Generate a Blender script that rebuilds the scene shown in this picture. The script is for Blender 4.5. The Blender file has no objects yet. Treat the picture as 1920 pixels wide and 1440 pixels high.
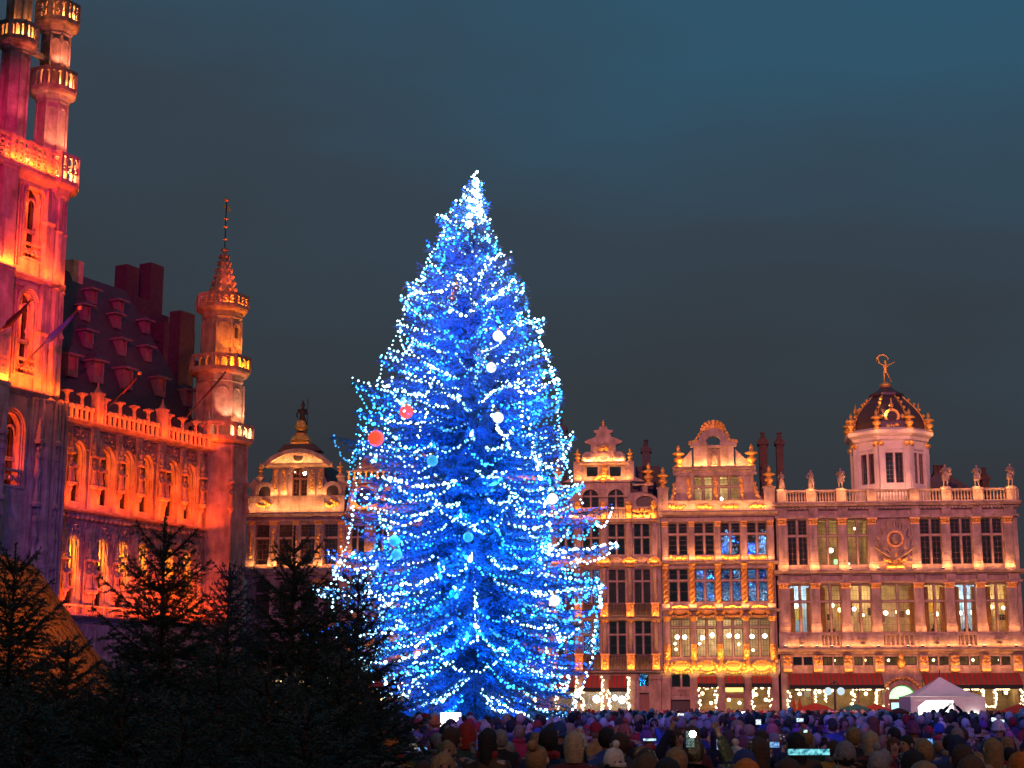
import bpy, bmesh, math, random
import numpy as np
from mathutils import Vector, Matrix
random.seed(7)
SC = bpy.context.scene
COL = SC.collection
R = math.radians
PI = math.pi
# ------------------------------------------------------------------ camera
FPX = 3000.0                         # focal length in pixels of a 1920 px wide picture
PITCH = math.atan(605.0 / FPX)
CAMZ = 2.05
cam_d = bpy.data.cameras.new('camera')
cam_d.sensor_width = 36.0
cam_d.lens = FPX / 1920.0 * 36.0
cam_d.clip_start = 0.2
cam_d.clip_end = 3000.0
cam = bpy.data.objects.new('camera', cam_d)
COL.objects.link(cam)
cam.location = (0, 0, CAMZ)
cam.rotation_euler = (PI / 2 + PITCH, 0, 0)
SC.camera = cam
# ------------------------------------------------------------------ dusk sky
world = bpy.data.worlds.new('World')
SC.world = world
world.use_nodes = True
wn, wl = world.node_tree.nodes, world.node_tree.links
wn.clear()
w_out = wn.new('ShaderNodeOutputWorld')
w_bg = wn.new('ShaderNodeBackground')
w_tc = wn.new('ShaderNodeTexCoord')
w_sep = wn.new('ShaderNodeSeparateXYZ')
w_ramp = wn.new('ShaderNodeValToRGB')
w_noise = wn.new('ShaderNodeTexNoise')
w_map = wn.new('ShaderNodeMapping')
w_mix = wn.new('ShaderNodeMath')
w_mix.operation = 'MULTIPLY_ADD'
w_map.inputs['Scale'].default_value = (2.2, 2.2, 7.0)
w_noise.inputs['Scale'].default_value = 1.6
w_noise.inputs['Detail'].default_value = 3.0
wl.new(w_tc.outputs['Generated'], w_sep.inputs[0])
wl.new(w_tc.outputs['Generated'], w_map.inputs['Vector'])
wl.new(w_map.outputs[0], w_noise.inputs['Vector'])
wl.new(w_noise.outputs['Fac'], w_mix.inputs[0])
w_mix.inputs[1].default_value = 0.21
wl.new(w_sep.outputs['Z'], w_mix.inputs[2])
w_az = wn.new('ShaderNodeMath')                # the last dusk light lies towards +x
w_az.operation = 'MULTIPLY_ADD'
w_az.inputs[1].default_value = 0.16
wl.new(w_sep.outputs['X'], w_az.inputs[0])
wl.new(w_mix.outputs[0], w_az.inputs[2])
wl.new(w_az.outputs[0], w_ramp.inputs['Fac'])
els = w_ramp.color_ramp.elements
els[0].position = 0.0
els[0].color = (0.026, 0.028, 0.030, 1)
els[1].position = 1.0
els[1].color = (0.022, 0.095, 0.19, 1)
for pos, c in ((0.20, (0.029, 0.032, 0.039)), (0.31, (0.034, 0.043, 0.052)), (0.41, (0.036, 0.056, 0.078)), (0.54, (0.029, 0.090, 0.146))):
    e = els.new(pos)
    e.color = (*c, 1)
wl.new(w_ramp.outputs['Color'], w_bg.inputs['Color'])
w_bg.inputs['Strength'].default_value = 1.0
wl.new(w_bg.outputs[0], w_out.inputs['Surface'])
# ------------------------------------------------------------------ exposure
SC.render.engine = 'CYCLES'
SC.view_settings.view_transform = 'Standard'
SC.view_settings.look = 'None'
SC.view_settings.exposure = 0.0
SC.view_settings.gamma = 1.0
SC.view_settings.use_curve_mapping = False
SC.cycles.use_denoising = True
SC.cycles.max_bounces = 5
SC.cycles.diffuse_bounces = 2
SC.cycles.glossy_bounces = 2
SC.cycles.transmission_bounces = 3
SC.cycles.transparent_max_bounces = 8
SC.cycles.sample_clamp_indirect = 3.0
SC.cycles.caustics_reflective = False
SC.cycles.caustics_refractive = False

# ------------------------------------------------------------------ helpers
def ray(px, py):
    a, v = (px - 960.0) / FPX, (720.0 - py) / FPX
    return Vector((a, math.cos(PITCH) - v * math.sin(PITCH), math.sin(PITCH) + v * math.cos(PITCH)))

EYE = Vector((0, 0, CAMZ))

def at(px, py, Y):
    d = ray(px, py)
    return EYE + d * (Y / d.y)

class Frame:
    """A facade's own axes: x along it, y into the building, z up."""
    def __init__(s, origin, rz):
        s.o, s.rz = Vector(origin), rz
        s.ex = Vector((math.cos(rz), math.sin(rz), 0))
        s.ey = Vector((-math.sin(rz), math.cos(rz), 0))
    def hit(s, px, py, depth=0.0):
        d = ray(px, py)
        t = ((s.o - EYE).dot(s.ey) + depth) / d.dot(s.ey)
        return EYE + d * t
    def X(s, px, py, depth=0.0):
        return (s.hit(px, py, depth) - s.o).dot(s.ex)
    def Z(s, px, py, depth=0.0):
        return s.hit(px, py, depth).z
    def world(s, x, y, z):
        return s.o + s.ex * x + s.ey * y + Vector((0, 0, z))

def link(o):
    COL.objects.link(o)
    return o

def tag(o, label=None, cat=None, group=None, kind=None):
    for k, v in (('label', label), ('category', cat), ('group', group), ('kind', kind)):
        if v:
            o[k] = v
    return o

def empty(name, loc, rz=0.0, label=None, cat=None, group=None):
    o = link(bpy.data.objects.new(name, None))
    o.location = loc
    o.rotation_euler = (0, 0, rz)
    o.empty_display_size = 0.3
    return tag(o, label, cat, group)

class MB:
    def __init__(s):
        s.v, s.f = [], []
    def add(s, vs, fs):
        b = len(s.v)
        s.v += [tuple(v) for v in vs]
        s.f += [tuple(i + b for i in f) for f in fs]
        return s
    def box(s, x0, x1, y0, y1, z0, z1):
        vs = [(x, y, z) for z in (z0, z1) for y in (y0, y1) for x in (x0, x1)]
        return s.add(vs, [(0, 2, 3, 1), (4, 5, 7, 6), (0, 1, 5, 4), (2, 6, 7, 3), (0, 4, 6, 2), (1, 3, 7, 5)])
    def prism(s, poly, y0, y1):           # polygon in x,z (counter-clockwise from the front), extruded in y
        n = len(poly)
        vs = [(x, y0, z) for x, z in poly] + [(x, y1, z) for x, z in poly]
        fs = [tuple(range(n)), tuple(range(2 * n - 1, n - 1, -1))]
        fs += [(i, i + n, (i + 1) % n + n, (i + 1) % n) for i in range(n)]
        return s.add(vs, fs)
    def sweepx(s, poly, x0, x1):          # polygon in y,z extruded along x
        n = len(poly)
        vs = [(x0, y, z) for y, z in poly] + [(x1, y, z) for y, z in poly]
        fs = [tuple(range(n - 1, -1, -1)), tuple(range(n, 2 * n))]
        fs += [(i, (i + 1) % n, (i + 1) % n + n, i + n) for i in range(n)]
        return s.add(vs, fs)
    def cornice(s, x0, x1, z0, z1, p, y=0.03):
        h = z1 - z0
        return s.sweepx([(y, z0), (-.25 * p, z0), (-.35 * p, z0 + .3 * h), (-.75 * p, z0 + .42 * h), (-.8 * p, z0 + .6 * h),
                         (-p, z0 + .7 * h), (-p, z1 - .04 * h), (-.9 * p, z1), (y, z1)], x0, x1)
    def lathe(s, prof, c=(0, 0, 0), n=10, a0=0.0, sx=1.0, sy=1.0):
        cx, cy, cz = c
        vs, fs = [], []
        for r, z in prof:
            for k in range(n):
                a = a0 + 2 * PI * k / n
                vs.append((cx + r * sx * math.cos(a), cy + r * sy * math.sin(a), cz + z))
        for j in range(len(prof) - 1):
            for k in range(n):
                k2 = (k + 1) % n
                fs.append((j * n + k, j * n + k2, (j + 1) * n + k2, (j + 1) * n + k))
        fs.append(tuple(range(n - 1, -1, -1)))
        fs.append(tuple((len(prof) - 1) * n + k for k in range(n)))
        return s.add(vs, fs)
    def tube(s, pts, rad, n=5):
        pts = [Vector(p) for p in pts]
        if not hasattr(rad, '__len__'):
            rad = [rad] * len(pts)
        vs, fs = [], []
        for i, p in enumerate(pts):
            d = (pts[min(i + 1, len(pts) - 1)] - pts[max(i - 1, 0)]).normalized()
            u = d.cross(Vector((0, 0, 1)) if abs(d.z) < .9 else Vector((1, 0, 0))).normalized()
            w = d.cross(u)
            for k in range(n):
                a = 2 * PI * k / n
                vs.append(p + (u * math.cos(a) + w * math.sin(a)) * rad[i])
        for j in range(len(pts) - 1):
            for k in range(n):
                k2 = (k + 1) % n
                fs.append((j * n + k, j * n + k2, (j + 1) * n + k2, (j + 1) * n + k))
        fs.append(tuple(range(n - 1, -1, -1)))
        fs.append(tuple((len(pts) - 1) * n + k for k in range(n)))
        return s.add(vs, fs)
    def ball(s, c, r, n=6, m=4, sx=1, sy=1, sz=1):
        return s.lathe([(max(r * math.sin(PI * (j + .02) / (m + .04)), .001), -r * sz * math.cos(PI * (j + .02) / (m + .04))) for j in range(m + 1)],
                       c, n, sx=sx, sy=sy)
    def arch(s, cx, zs, ri, ro, y0, y1, a0=0.0, a1=PI, n=12, sz=1.0):   # ring segment in the facade's plane
        vs, fs = [], []
        for k in range(n + 1):
            a = a0 + (a1 - a0) * k / n
            c, q = math.cos(a), math.sin(a) * sz
            vs += [(cx + ri * c, y0, zs + ri * q), (cx + ro * c, y0, zs + ro * q), (cx + ro * c, y1, zs + ro * q), (cx + ri * c, y1, zs + ri * q)]
        for k in range(n):
            b = 4 * k
            for i in range(4):
                j = (i + 1) % 4
                fs.append((b + i, b + 4 + i, b + 4 + j, b + j))
        fs += [(0, 1, 2, 3), (4 * n + 3, 4 * n + 2, 4 * n + 1, 4 * n)]
        return s.add(vs, fs)
    def spandrel(s, x0, x1, zs, zt, y0, y1, pointed=0.0, n=10):          # fills a rectangle above an arch
        cx, r = (x0 + x1) / 2, (x1 - x0) / 2
        h = r * (1 + pointed)
        pts = [(cx + r * math.cos(PI * k / n), zs + h * math.sin(PI * k / n) ** (1 - .25 * bool(pointed))) for k in range(n + 1)]
        for k in range(n):
            (xa, za), (xb, zb) = pts[k], pts[k + 1]
            s.prism([(xb, zb), (xa, za), (xa, zt), (xb, zt)], y0, y1)
        return s
    def wall(s, x0, x1, z0, z1, y0, y1, holes):
        xs = sorted({x0, x1, *[h[0] for h in holes], *[h[1] for h in holes]})
        zs = sorted({z0, z1, *[h[2] for h in holes], *[h[3] for h in holes]})
        xs = [x for x in xs if x0 <= x <= x1]
        zs = [z for z in zs if z0 <= z <= z1]
        def solid(i, j):
            if i < 0 or j < 0 or i >= len(xs) - 1 or j >= len(zs) - 1:
                return False
            cx, cz = (xs[i] + xs[i + 1]) / 2, (zs[j] + zs[j + 1]) / 2
            return not any(h[0] < cx < h[1] and h[2] < cz < h[3] for h in holes)
        for i in range(len(xs) - 1):
            for j in range(len(zs) - 1):
                if not solid(i, j):
                    continue
                a, b, c, d = xs[i], xs[i + 1], zs[j], zs[j + 1]
                s.add([(a, y0, c), (b, y0, c), (b, y0, d), (a, y0, d)], [(0, 1, 2, 3)])
                s.add([(a, y1, c), (b, y1, c), (b, y1, d), (a, y1, d)], [(3, 2, 1, 0)])
                if not solid(i - 1, j): s.add([(a, y0, c), (a, y0, d), (a, y1, d), (a, y1, c)], [(0, 1, 2, 3)])
                if not solid(i + 1, j): s.add([(b, y0, c), (b, y0, d), (b, y1, d), (b, y1, c)], [(3, 2, 1, 0)])
                if not solid(i, j - 1): s.add([(a, y0, c), (b, y0, c), (b, y1, c), (a, y1, c)], [(3, 2, 1, 0)])
                if not solid(i, j + 1): s.add([(a, y0, d), (b, y0, d), (b, y1, d), (a, y1, d)], [(0, 1, 2, 3)])
        return s
    def mesh(s, name, m=None, smooth=False):
        me = bpy.data.meshes.new(name)
        me.from_pydata(s.v, [], s.f)
        if m:
            me.materials.append(m)
        if smooth:
            me.shade_smooth()
        me.update()
        return me
    def build(s, name, m, parent=None, loc=(0, 0, 0), smooth=False, kind=None):
        return put(name, s.mesh(name, m, smooth), parent, loc, kind)

def put(name, me, parent=None, loc=(0, 0, 0), kind=None, rz=0.0):
    o = link(bpy.data.objects.new(name, me))
    o.location = loc
    if rz:
        o.rotation_euler = (0, 0, rz)
    if parent is not None:
        o.parent = parent
    if kind:
        o['kind'] = kind
    return o

def quads_mesh(name, V, m=None):          # V: (n,4,3)
    n = len(V)
    me = bpy.data.meshes.new(name)
    me.vertices.add(4 * n)
    me.vertices.foreach_set('co', np.ascontiguousarray(V, dtype=np.float32).ravel())
    me.loops.add(4 * n)
    me.loops.foreach_set('vertex_index', np.arange(4 * n, dtype=np.int32))
    me.polygons.add(n)
    me.polygons.foreach_set('loop_start', np.arange(0, 4 * n, 4, dtype=np.int32))
    me.update(calc_edges=True)
    if m:
        me.materials.append(m)
    return me

def soup_mesh(name, verts, faces, m=None):   # verts (n,3), faces (k,3|4) arrays
    k, c = faces.shape
    me = bpy.data.meshes.new(name)
    me.vertices.add(len(verts))
    me.vertices.foreach_set('co', np.ascontiguousarray(verts, dtype=np.float32).ravel())
    me.loops.add(k * c)
    me.loops.foreach_set('vertex_index', np.ascontiguousarray(faces, dtype=np.int32).ravel())
    me.polygons.add(k)
    me.polygons.foreach_set('loop_start', np.arange(0, k * c, c, dtype=np.int32))
    me.update(calc_edges=True)
    if m:
        me.materials.append(m)
    return me

def copy_tree(o, parent=None):
    c = link(o.copy())
    if parent is not None:
        c.parent = parent
    for ch in list(o.children):
        copy_tree(ch, c)
    return c

# ------------------------------------------------------------------ materials
def mat(name, col, rough=0.75, metal=0.0, var=0.25, scale=1.5, bump=0.0, bscale=None, coat=0.0, stripes=None, streak=0.0):
    m = bpy.data.materials.new(name)
    m.use_nodes = True
    nt = m.node_tree
    b = nt.nodes['Principled BSDF']
    b.inputs['Roughness'].default_value = rough
    b.inputs['Metallic'].default_value = metal
    b.inputs['Base Color'].default_value = (*col, 1)
    if coat:
        b.inputs['Coat Weight'].default_value = coat
    tc = nt.nodes.new('ShaderNodeTexCoord')
    if var:
        ns = nt.nodes.new('ShaderNodeTexNoise')
        ns.inputs['Scale'].default_value = scale
        ns.inputs['Detail'].default_value = 6.0
        ns.inputs['Roughness'].default_value = 0.65
        rp = nt.nodes.new('ShaderNodeValToRGB')
        rp.color_ramp.elements[0].position = .3
        rp.color_ramp.elements[1].position = .7
        rp.color_ramp.elements[0].color = (*[c * (1 - var) for c in col], 1)
        rp.color_ramp.elements[1].color = (*[min(c * (1 + var * .6), 1) for c in col], 1)
        nt.links.new(tc.outputs['Object'], ns.inputs['Vector'])
        nt.links.new(ns.outputs['Fac'], rp.inputs['Fac'])
        nt.links.new(rp.outputs['Color'], b.inputs['Base Color'])
    if streak:                                    # soot and rain streaks running down the stone
        mp = nt.nodes.new('ShaderNodeMapping'); mp.inputs['Scale'].default_value = (1.7, 1.7, .34)
        n3 = nt.nodes.new('ShaderNodeTexNoise'); n3.inputs['Scale'].default_value = 1.6; n3.inputs['Detail'].default_value = 5
        r3 = nt.nodes.new('ShaderNodeValToRGB')
        r3.color_ramp.elements[0].position = .32; r3.color_ramp.elements[0].color = (1 - streak, 1 - streak, 1 - streak, 1)
        r3.color_ramp.elements[1].position = .66; r3.color_ramp.elements[1].color = (1, 1, 1, 1)
        mx3 = nt.nodes.new('ShaderNodeMix'); mx3.data_type = 'RGBA'; mx3.blend_type = 'MULTIPLY'; mx3.inputs[0].default_value = 1
        nt.links.new(tc.outputs['Object'], mp.inputs['Vector']); nt.links.new(mp.outputs[0], n3.inputs['Vector']); nt.links.new(n3.outputs['Fac'], r3.inputs['Fac'])
        nt.links.new(rp.outputs['Color'], mx3.inputs[6]); nt.links.new(r3.outputs['Color'], mx3.inputs[7]); nt.links.new(mx3.outputs[2], b.inputs['Base Color'])
    if bump:
        n2 = nt.nodes.new('ShaderNodeTexNoise')
        n2.inputs['Scale'].default_value = bscale or scale * 6
        n2.inputs['Detail'].default_value = 4.0
        bp = nt.nodes.new('ShaderNodeBump')
        bp.inputs['Strength'].default_value = bump
        bp.inputs['Distance'].default_value = 0.1
        nt.links.new(tc.outputs['Object'], n2.inputs['Vector'])
        nt.links.new(n2.outputs['Fac'], bp.inputs['Height'])
        nt.links.new(bp.outputs['Normal'], b.inputs['Normal'])
    if stripes:                                   # (second colour, stripes per metre) along x
        sp = nt.nodes.new('ShaderNodeSeparateXYZ')
        mu = nt.nodes.new('ShaderNodeMath'); mu.operation = 'MULTIPLY'; mu.inputs[1].default_value = stripes[1]
        fr = nt.nodes.new('ShaderNodeMath'); fr.operation = 'FRACT'
        gt = nt.nodes.new('ShaderNodeMath'); gt.operation = 'GREATER_THAN'; gt.inputs[1].default_value = .5
        mx = nt.nodes.new('ShaderNodeMix'); mx.data_type = 'RGBA'
        mx.inputs[6].default_value = (*col, 1); mx.inputs[7].default_value = (*stripes[0], 1)
        nt.links.new(tc.outputs['Object'], sp.inputs[0])
        nt.links.new(sp.outputs['X'], mu.inputs[0]); nt.links.new(mu.outputs[0], fr.inputs[0]); nt.links.new(fr.outputs[0], gt.inputs[0])
        nt.links.new(gt.outputs[0], mx.inputs[0]); nt.links.new(mx.outputs[2], b.inputs['Base Color'])
    return m

def glow(name, col, strength, light=False):
    m = bpy.data.materials.new(name)
    m.use_nodes = True
    nt = m.node_tree
    nt.nodes.clear()
    e = nt.nodes.new('ShaderNodeEmission')
    e.inputs['Color'].default_value = (*col, 1)
    e.inputs['Strength'].default_value = strength
    o = nt.nodes.new('ShaderNodeOutputMaterial')
    nt.links.new(e.outputs[0], o.inputs['Surface'])
    m.cycles.emission_sampling = 'AUTO' if light else 'NONE'
    return m

def glass_mat(name, tint, refl, wob=0.02):
    m = bpy.data.materials.new(name)
    m.use_nodes = True
    nt = m.node_tree
    nt.nodes.clear()
    o = nt.nodes.new('ShaderNodeOutputMaterial')
    mx = nt.nodes.new('ShaderNodeMixShader')
    tr = nt.nodes.new('ShaderNodeBsdfTransparent')
    gl = nt.nodes.new('ShaderNodeBsdfGlossy')
    tr.inputs['Color'].default_value = (*tint, 1)
    gl.inputs['Roughness'].default_value = 0.0
    gl.inputs['Color'].default_value = (.9, .92, .95, 1)
    mx.inputs[0].default_value = refl
    ns = nt.nodes.new('ShaderNodeTexNoise')
    ns.inputs['Scale'].default_value = 2.5
    bp = nt.nodes.new('ShaderNodeBump')
    bp.inputs['Strength'].default_value = .5
    bp.inputs['Distance'].default_value = wob
    tc = nt.nodes.new('ShaderNodeTexCoord')
    nt.links.new(tc.outputs['Object'], ns.inputs['Vector'])
    nt.links.new(ns.outputs['Fac'], bp.inputs['Height'])
    nt.links.new(bp.outputs['Normal'], gl.inputs['Normal'])
    nt.links.new(tr.outputs[0], mx.inputs[1])
    nt.links.new(gl.outputs[0], mx.inputs[2])
    nt.links.new(mx.outputs[0], o.inputs['Surface'])
    return m

M = {
    'stone': mat('pale_limestone', (.48, .40, .31), .8, var=.4, scale=1.1, bump=.45, bscale=9, streak=.38),
    'stone2': mat('grey_sandstone', (.45, .36, .25), .85, var=.45, scale=1.0, bump=.6, bscale=6, streak=.34),
    'white': mat('whitewashed_stone', (.62, .58, .54), .75, var=.15, scale=1.2, bump=.2, bscale=10),
    'gold': mat('gilding', (.95, .55, .12), .35, metal=.45, var=.25, scale=6, bump=.5, bscale=14),
    'slate': mat('roof_slate', (.045, .043, .05), .6, var=.35, scale=2.2, bump=.4, bscale=16),
    'lead': mat('dark_dome_lead', (.07, .05, .045), .45, var=.3, scale=2),
    'dormer': mat('weathered_dormer_lead', (.13, .115, .12), .7, var=.3, scale=3),
    'dim_brick': mat('dimmed_chimney_brick', (.045, .035, .045), .9, var=.4, scale=3, bump=.6, bscale=14),  # brick darkened towards purple to counter the magenta wash on the stacks
    'brick': mat('chimney_brick', (.10, .06, .05), .9, var=.35, scale=3, bump=.5, bscale=20),
    'frame': mat('window_joinery', (.20, .10, .075), .55, var=.2, scale=4),
    'iron': mat('black_iron', (.02, .02, .022), .5, var=.2, scale=4),
    'dark': mat('dim_interior', (.035, .03, .028), .9, var=.2),
    'awning': mat('striped_awning', (.42, .03, .02), .8, var=0, stripes=((.16, .10, .06), 2.6)),
    'valance': mat('dark_green_valance', (.012, .03, .025), .8),
    'glass': glass_mat('old_window_glass', (.75, .78, .8), .24, .006),
    'glass_dark': glass_mat('leaded_gothic_glass', (.12, .12, .14), .14, .02),
    'glass_lit': glass_mat('clear_window_glass', (.92, .92, .9), .10, .015),
    'room': mat('warm_plaster', (.62, .48, .28), .9, var=.5, scale=1.3),
    'room_cool': mat('cool_plaster', (.42, .55, .62), .9, var=.5, scale=1.3),
    'curtain': mat('ochre_curtain', (.55, .34, .04), .9, var=.3, scale=3),
    'lamp_warm': glow('warm_bulb', (1, .72, .36), 14),
    'lamp_white': glow('white_bulb', (1, .93, .82), 18),
    'lamp_flood': glow('flood_lens', (1, .70, .35), 10),
    'fairy_warm': glow('warm_fairy_bulb', (1, .74, .42), 7),
    'green_glow': glow('green_fanlight', (.30, 1.0, .28), 3.2),
    'cyan_glow': glow('cyan_door_light', (.45, .95, 1.0), 1.6),
}

def globe_glow(name, col, strength, base=(.8, .8, .8)):
    m = mat(name, base, .25, var=0, coat=.6)
    b = m.node_tree.nodes['Principled BSDF']
    b.inputs['Emission Color'].default_value = (*col, 1)
    b.inputs['Emission Strength'].default_value = strength
    m.cycles.emission_sampling = 'NONE'
    return m

def lamp(kind, name, loc, color, watts, parent=None, rot=None, target=None, size=.3, size_y=None, spot=None, blend=.4):
    d = bpy.data.lights.new(name, kind)
    d.color = color
    d.energy = watts
    if kind == 'AREA':
        d.shape = 'RECTANGLE' if size_y else 'SQUARE'
        d.size = size
        if size_y:
            d.size_y = size_y
    elif kind == 'SPOT':
        d.spot_size = spot or R(50)
        d.spot_blend = blend
        d.shadow_soft_size = size
    else:
        d.shadow_soft_size = size
    o = link(bpy.data.objects.new(name, d))
    o.location = loc
    if rot:
        o.rotation_euler = rot
    if target is not None:
        o.rotation_euler = (Vector(target) - Vector(loc)).to_track_quat('-Z', 'Y').to_euler()
    if parent is not None:
        o.parent = parent
    return o

ROW_GAIN, HALL_GAIN = 4.5, 4.3
def strip(parent, x0, x1, y, z, color, watts, tilt=25):   # a run of small floods on a ledge, shining up the wall
    watts *= HALL_GAIN if parent.name.startswith('town_hall') else ROW_GAIN
    return lamp('AREA', 'ledge_floodlight', ((x0 + x1) / 2, y, z), color, watts, parent, rot=(PI - R(tilt), 0, 0), size=abs(x1 - x0), size_y=.12)

WARM = (1.0, .33, .10)
PINK = (.85, .22, .42)
PURPLE = (.42, .16, .75)
ORANGE = (1.0, .065, .002)
MAGENTA = (1.0, .035, .22)
BLUE = (.06, .10, 1.0)
TREE_W = 90
# ================================================================== the row of guild houses across the square
ROW_A = R(5.4)
ROW = Frame((0, 127.0, 0), -ROW_A)

def house_frame(pxc):
    x = ROW.X(pxc, 1330)
    return Frame(ROW.world(x, 0, 0), -ROW_A)

_wc = {}
def win(parent, a, b, c, d, y, tz=None, nm=1, glass='glass', munt=(2, 3), yaw=0.0, fm='frame', bar='stone', name='window', bw=.13):
    w, h = b - a, d - c
    tzr = None if tz is None else tz - c
    key = (round(w, 2), round(h, 2), None if tzr is None else round(tzr, 2), nm, glass, munt, fm, bar, name)
    if key not in _wc:
        xs = [-w / 2 + w * i / (nm + 1) for i in range(nm + 2)]
        zs = [0, h] if tzr is None else [0, tzr, h]
        f = MB()
        for i in range(1, nm + 1):
            f.box(xs[i] - bw / 2, xs[i] + bw / 2, -.10, .10, 0, h)
        if tzr is not None:
            for i in range(nm + 1):
                xa, xb = xs[i] + (bw / 2 if i else 0), xs[i + 1] - (bw / 2 if i < nm else 0)
                f.box(xa, xb, -.085, .085, tzr - bw / 2, tzr + bw / 2)
        cells = []
        mu = MB()
        for i in range(nm + 1):
            for j in range(len(zs) - 1):
                xa, xb = xs[i] + (bw / 2 if i else 0), xs[i + 1] - (bw / 2 if i < nm else 0)
                za, zb = zs[j] + (bw / 2 if j else 0), zs[j + 1] - (bw / 2 if j < len(zs) - 2 else 0)
                t = .055                                   # sash
                mu.box(xa, xa + t, .02, .08, za, zb)
                mu.box(xb - t, xb, .02, .08, za, zb)
                mu.box(xa + t, xb - t, .02, .08, za, za + t)
                mu.box(xa + t, xb - t, .02, .08, zb - t, zb)
                nx, nz = munt[0], munt[1] if j == 0 else max(2, munt[1] - 1)
                for q in range(1, nx):
                    xm = xa + (xb - xa) * q / nx
                    mu.box(xm - .012, xm + .012, .035, .06, za + t, zb - t)
                for q in range(1, nz):
                    zm = za + (zb - za) * q / nz
                    mu.box(xa + t, xb - t, .037, .058, zm - .012, zm + .012)
                g = MB().box(-(xb - xa) / 2 + t, (xb - xa) / 2 - t, -.006, .006, 0, zb - za - 2 * t)
                cells.append(((xa + xb) / 2, za + t, g.mesh('pane', M[glass])))
        if not f.v:
            f.box(-w / 2, w / 2, -.05, .10, -.08, 0)
        _wc[key] = (f.mesh(name, M[bar]), mu.mesh('sash', M[fm]), cells)
    fme, mme, cells = _wc[key]
    o = put(name, fme, parent, ((a + b) / 2, y, c))
    put('sash', mme, o)
    for x, z, g in cells:
        put('pane', g, o, (x, .075, z), rz=yaw)
    return o

def garland(mb, pts, r, n, seed=1):
    rnd = random.Random(seed)
    pts = [Vector(p) for p in pts]
    seg = [(pts[i + 1] - pts[i]).length for i in range(len(pts) - 1)]
    tot = sum(seg)
    for k in range(n):
        s = tot * (k + .5) / n
        i = 0
        while i < len(seg) - 1 and s > seg[i]:
            s -= seg[i]; i += 1
        p = pts[i].lerp(pts[i + 1], min(1, s / max(seg[i], 1e-4)))
        q = r * rnd.uniform(.7, 1.25)
        mb.ball(p + Vector((rnd.uniform(-.5, .5) * r, rnd.uniform(-.3, .1) * r, rnd.uniform(-.5, .5) * r)), q, 6, 4)
    return mb

def cartouche(mb, cx, z, w, h, y, seed=0):                 # carved shield among scrolls
    mb.ball((cx, y, z), 1, 12, 6, sx=w * .30, sy=.14, sz=h * .34)
    mb.arch(cx, z, 1 * h * .38, h * .46, y - .12, y + .1, n=14, sz=1)
    for s in (-1, 1):
        garland(mb, [(cx + s * w * (.24 + .06 * k), y, z + h * (.25 * math.sin(k * 1.3))) for k in range(5)], h * .15, 9, seed + 3 + s)
        mb.lathe([(.02, -.05), (h * .2, -.04), (h * .22, .02), (.03, .07)], (cx + s * w * .46, y, z - h * .12), 8)
        garland(mb, [(cx, y, z + h * .42), (cx + s * w * .22, y, z + h * .36), (cx + s * w * .42, y, z + h * .1)], h * .1, 7, seed + 9 + s)
    garland(mb, [(cx - w * .4, y, z - h * .36), (cx, y - .05, z - h * .46), (cx + w * .4, y, z - h * .36)], h * .1, 11, seed + 1)
    return mb

def urn(parent, x, y, z, h, m='gold'):
    r = h * .24
    b = MB().lathe([(r * .75, 0), (r * .8, .06 * h), (r * .45, .12 * h), (r * .38, .16 * h), (r * .8, .24 * h), (r * .95, .32 * h), (r * .8, .38 * h), (r * .35, .45 * h),
                    (r * .5, .49 * h), (r * 1.1, .54 * h), (r * 1.25, .58 * h), (r * .9, .63 * h), (r * .35, .68 * h), (r * .3, .74 * h), (r * .42, .80 * h), (r * .3, .88 * h), (.02, h)], n=10)
    return b.build('finial_urn', M[m], parent, (x, y, z), smooth=True)

_bal = {}
def baluster(parent, x, y, z, h, r=.075, m='stone'):
    k = (round(h, 2), r, m)
    if k not in _bal:
        _bal[k] = MB().lathe([(r, 0), (r, .08 * h), (r * .55, .12 * h), (r * .95, .3 * h), (r * .9, .42 * h), (r * .45, .72 * h), (r * .45, .85 * h), (r * .85, .9 * h), (r * .85, h)], n=6).mesh('baluster', M[m], True)
    return put('baluster', _bal[k], parent, (x, y, z))

def pilaster(parent, x, w, z0, z1, y=-.26, base=.5, cap=.5, m='stone', capm='gold'):
    b = MB()
    b.box(x - w / 2, x + w / 2, y, .02, z0 + base, z1 - cap)
    b.box(x - w * .62, x + w * .62, y - .08, .021, z0, z0 + base * .7)
    b.box(x - w * .56, x + w * .56, y - .04, .0205, z0 + base * .7, z0 + base)
    o = b.build('pilaster', M[m], parent)
    c = MB()
    c.box(x - w * .52, x + w * .52, y - .02, .0215, z1 - cap, z1 - cap * .75)
    for k in (-1, 0, 1):
        c.ball((x + k * w * .36, y - .03, z1 - cap * .48), w * .22, 6, 4)
    c.box(x - w * .64, x + w * .64, y - .10, .022, z1 - cap * .25, z1)
    c.build('capital', M[capm], o)
    return o

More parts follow.
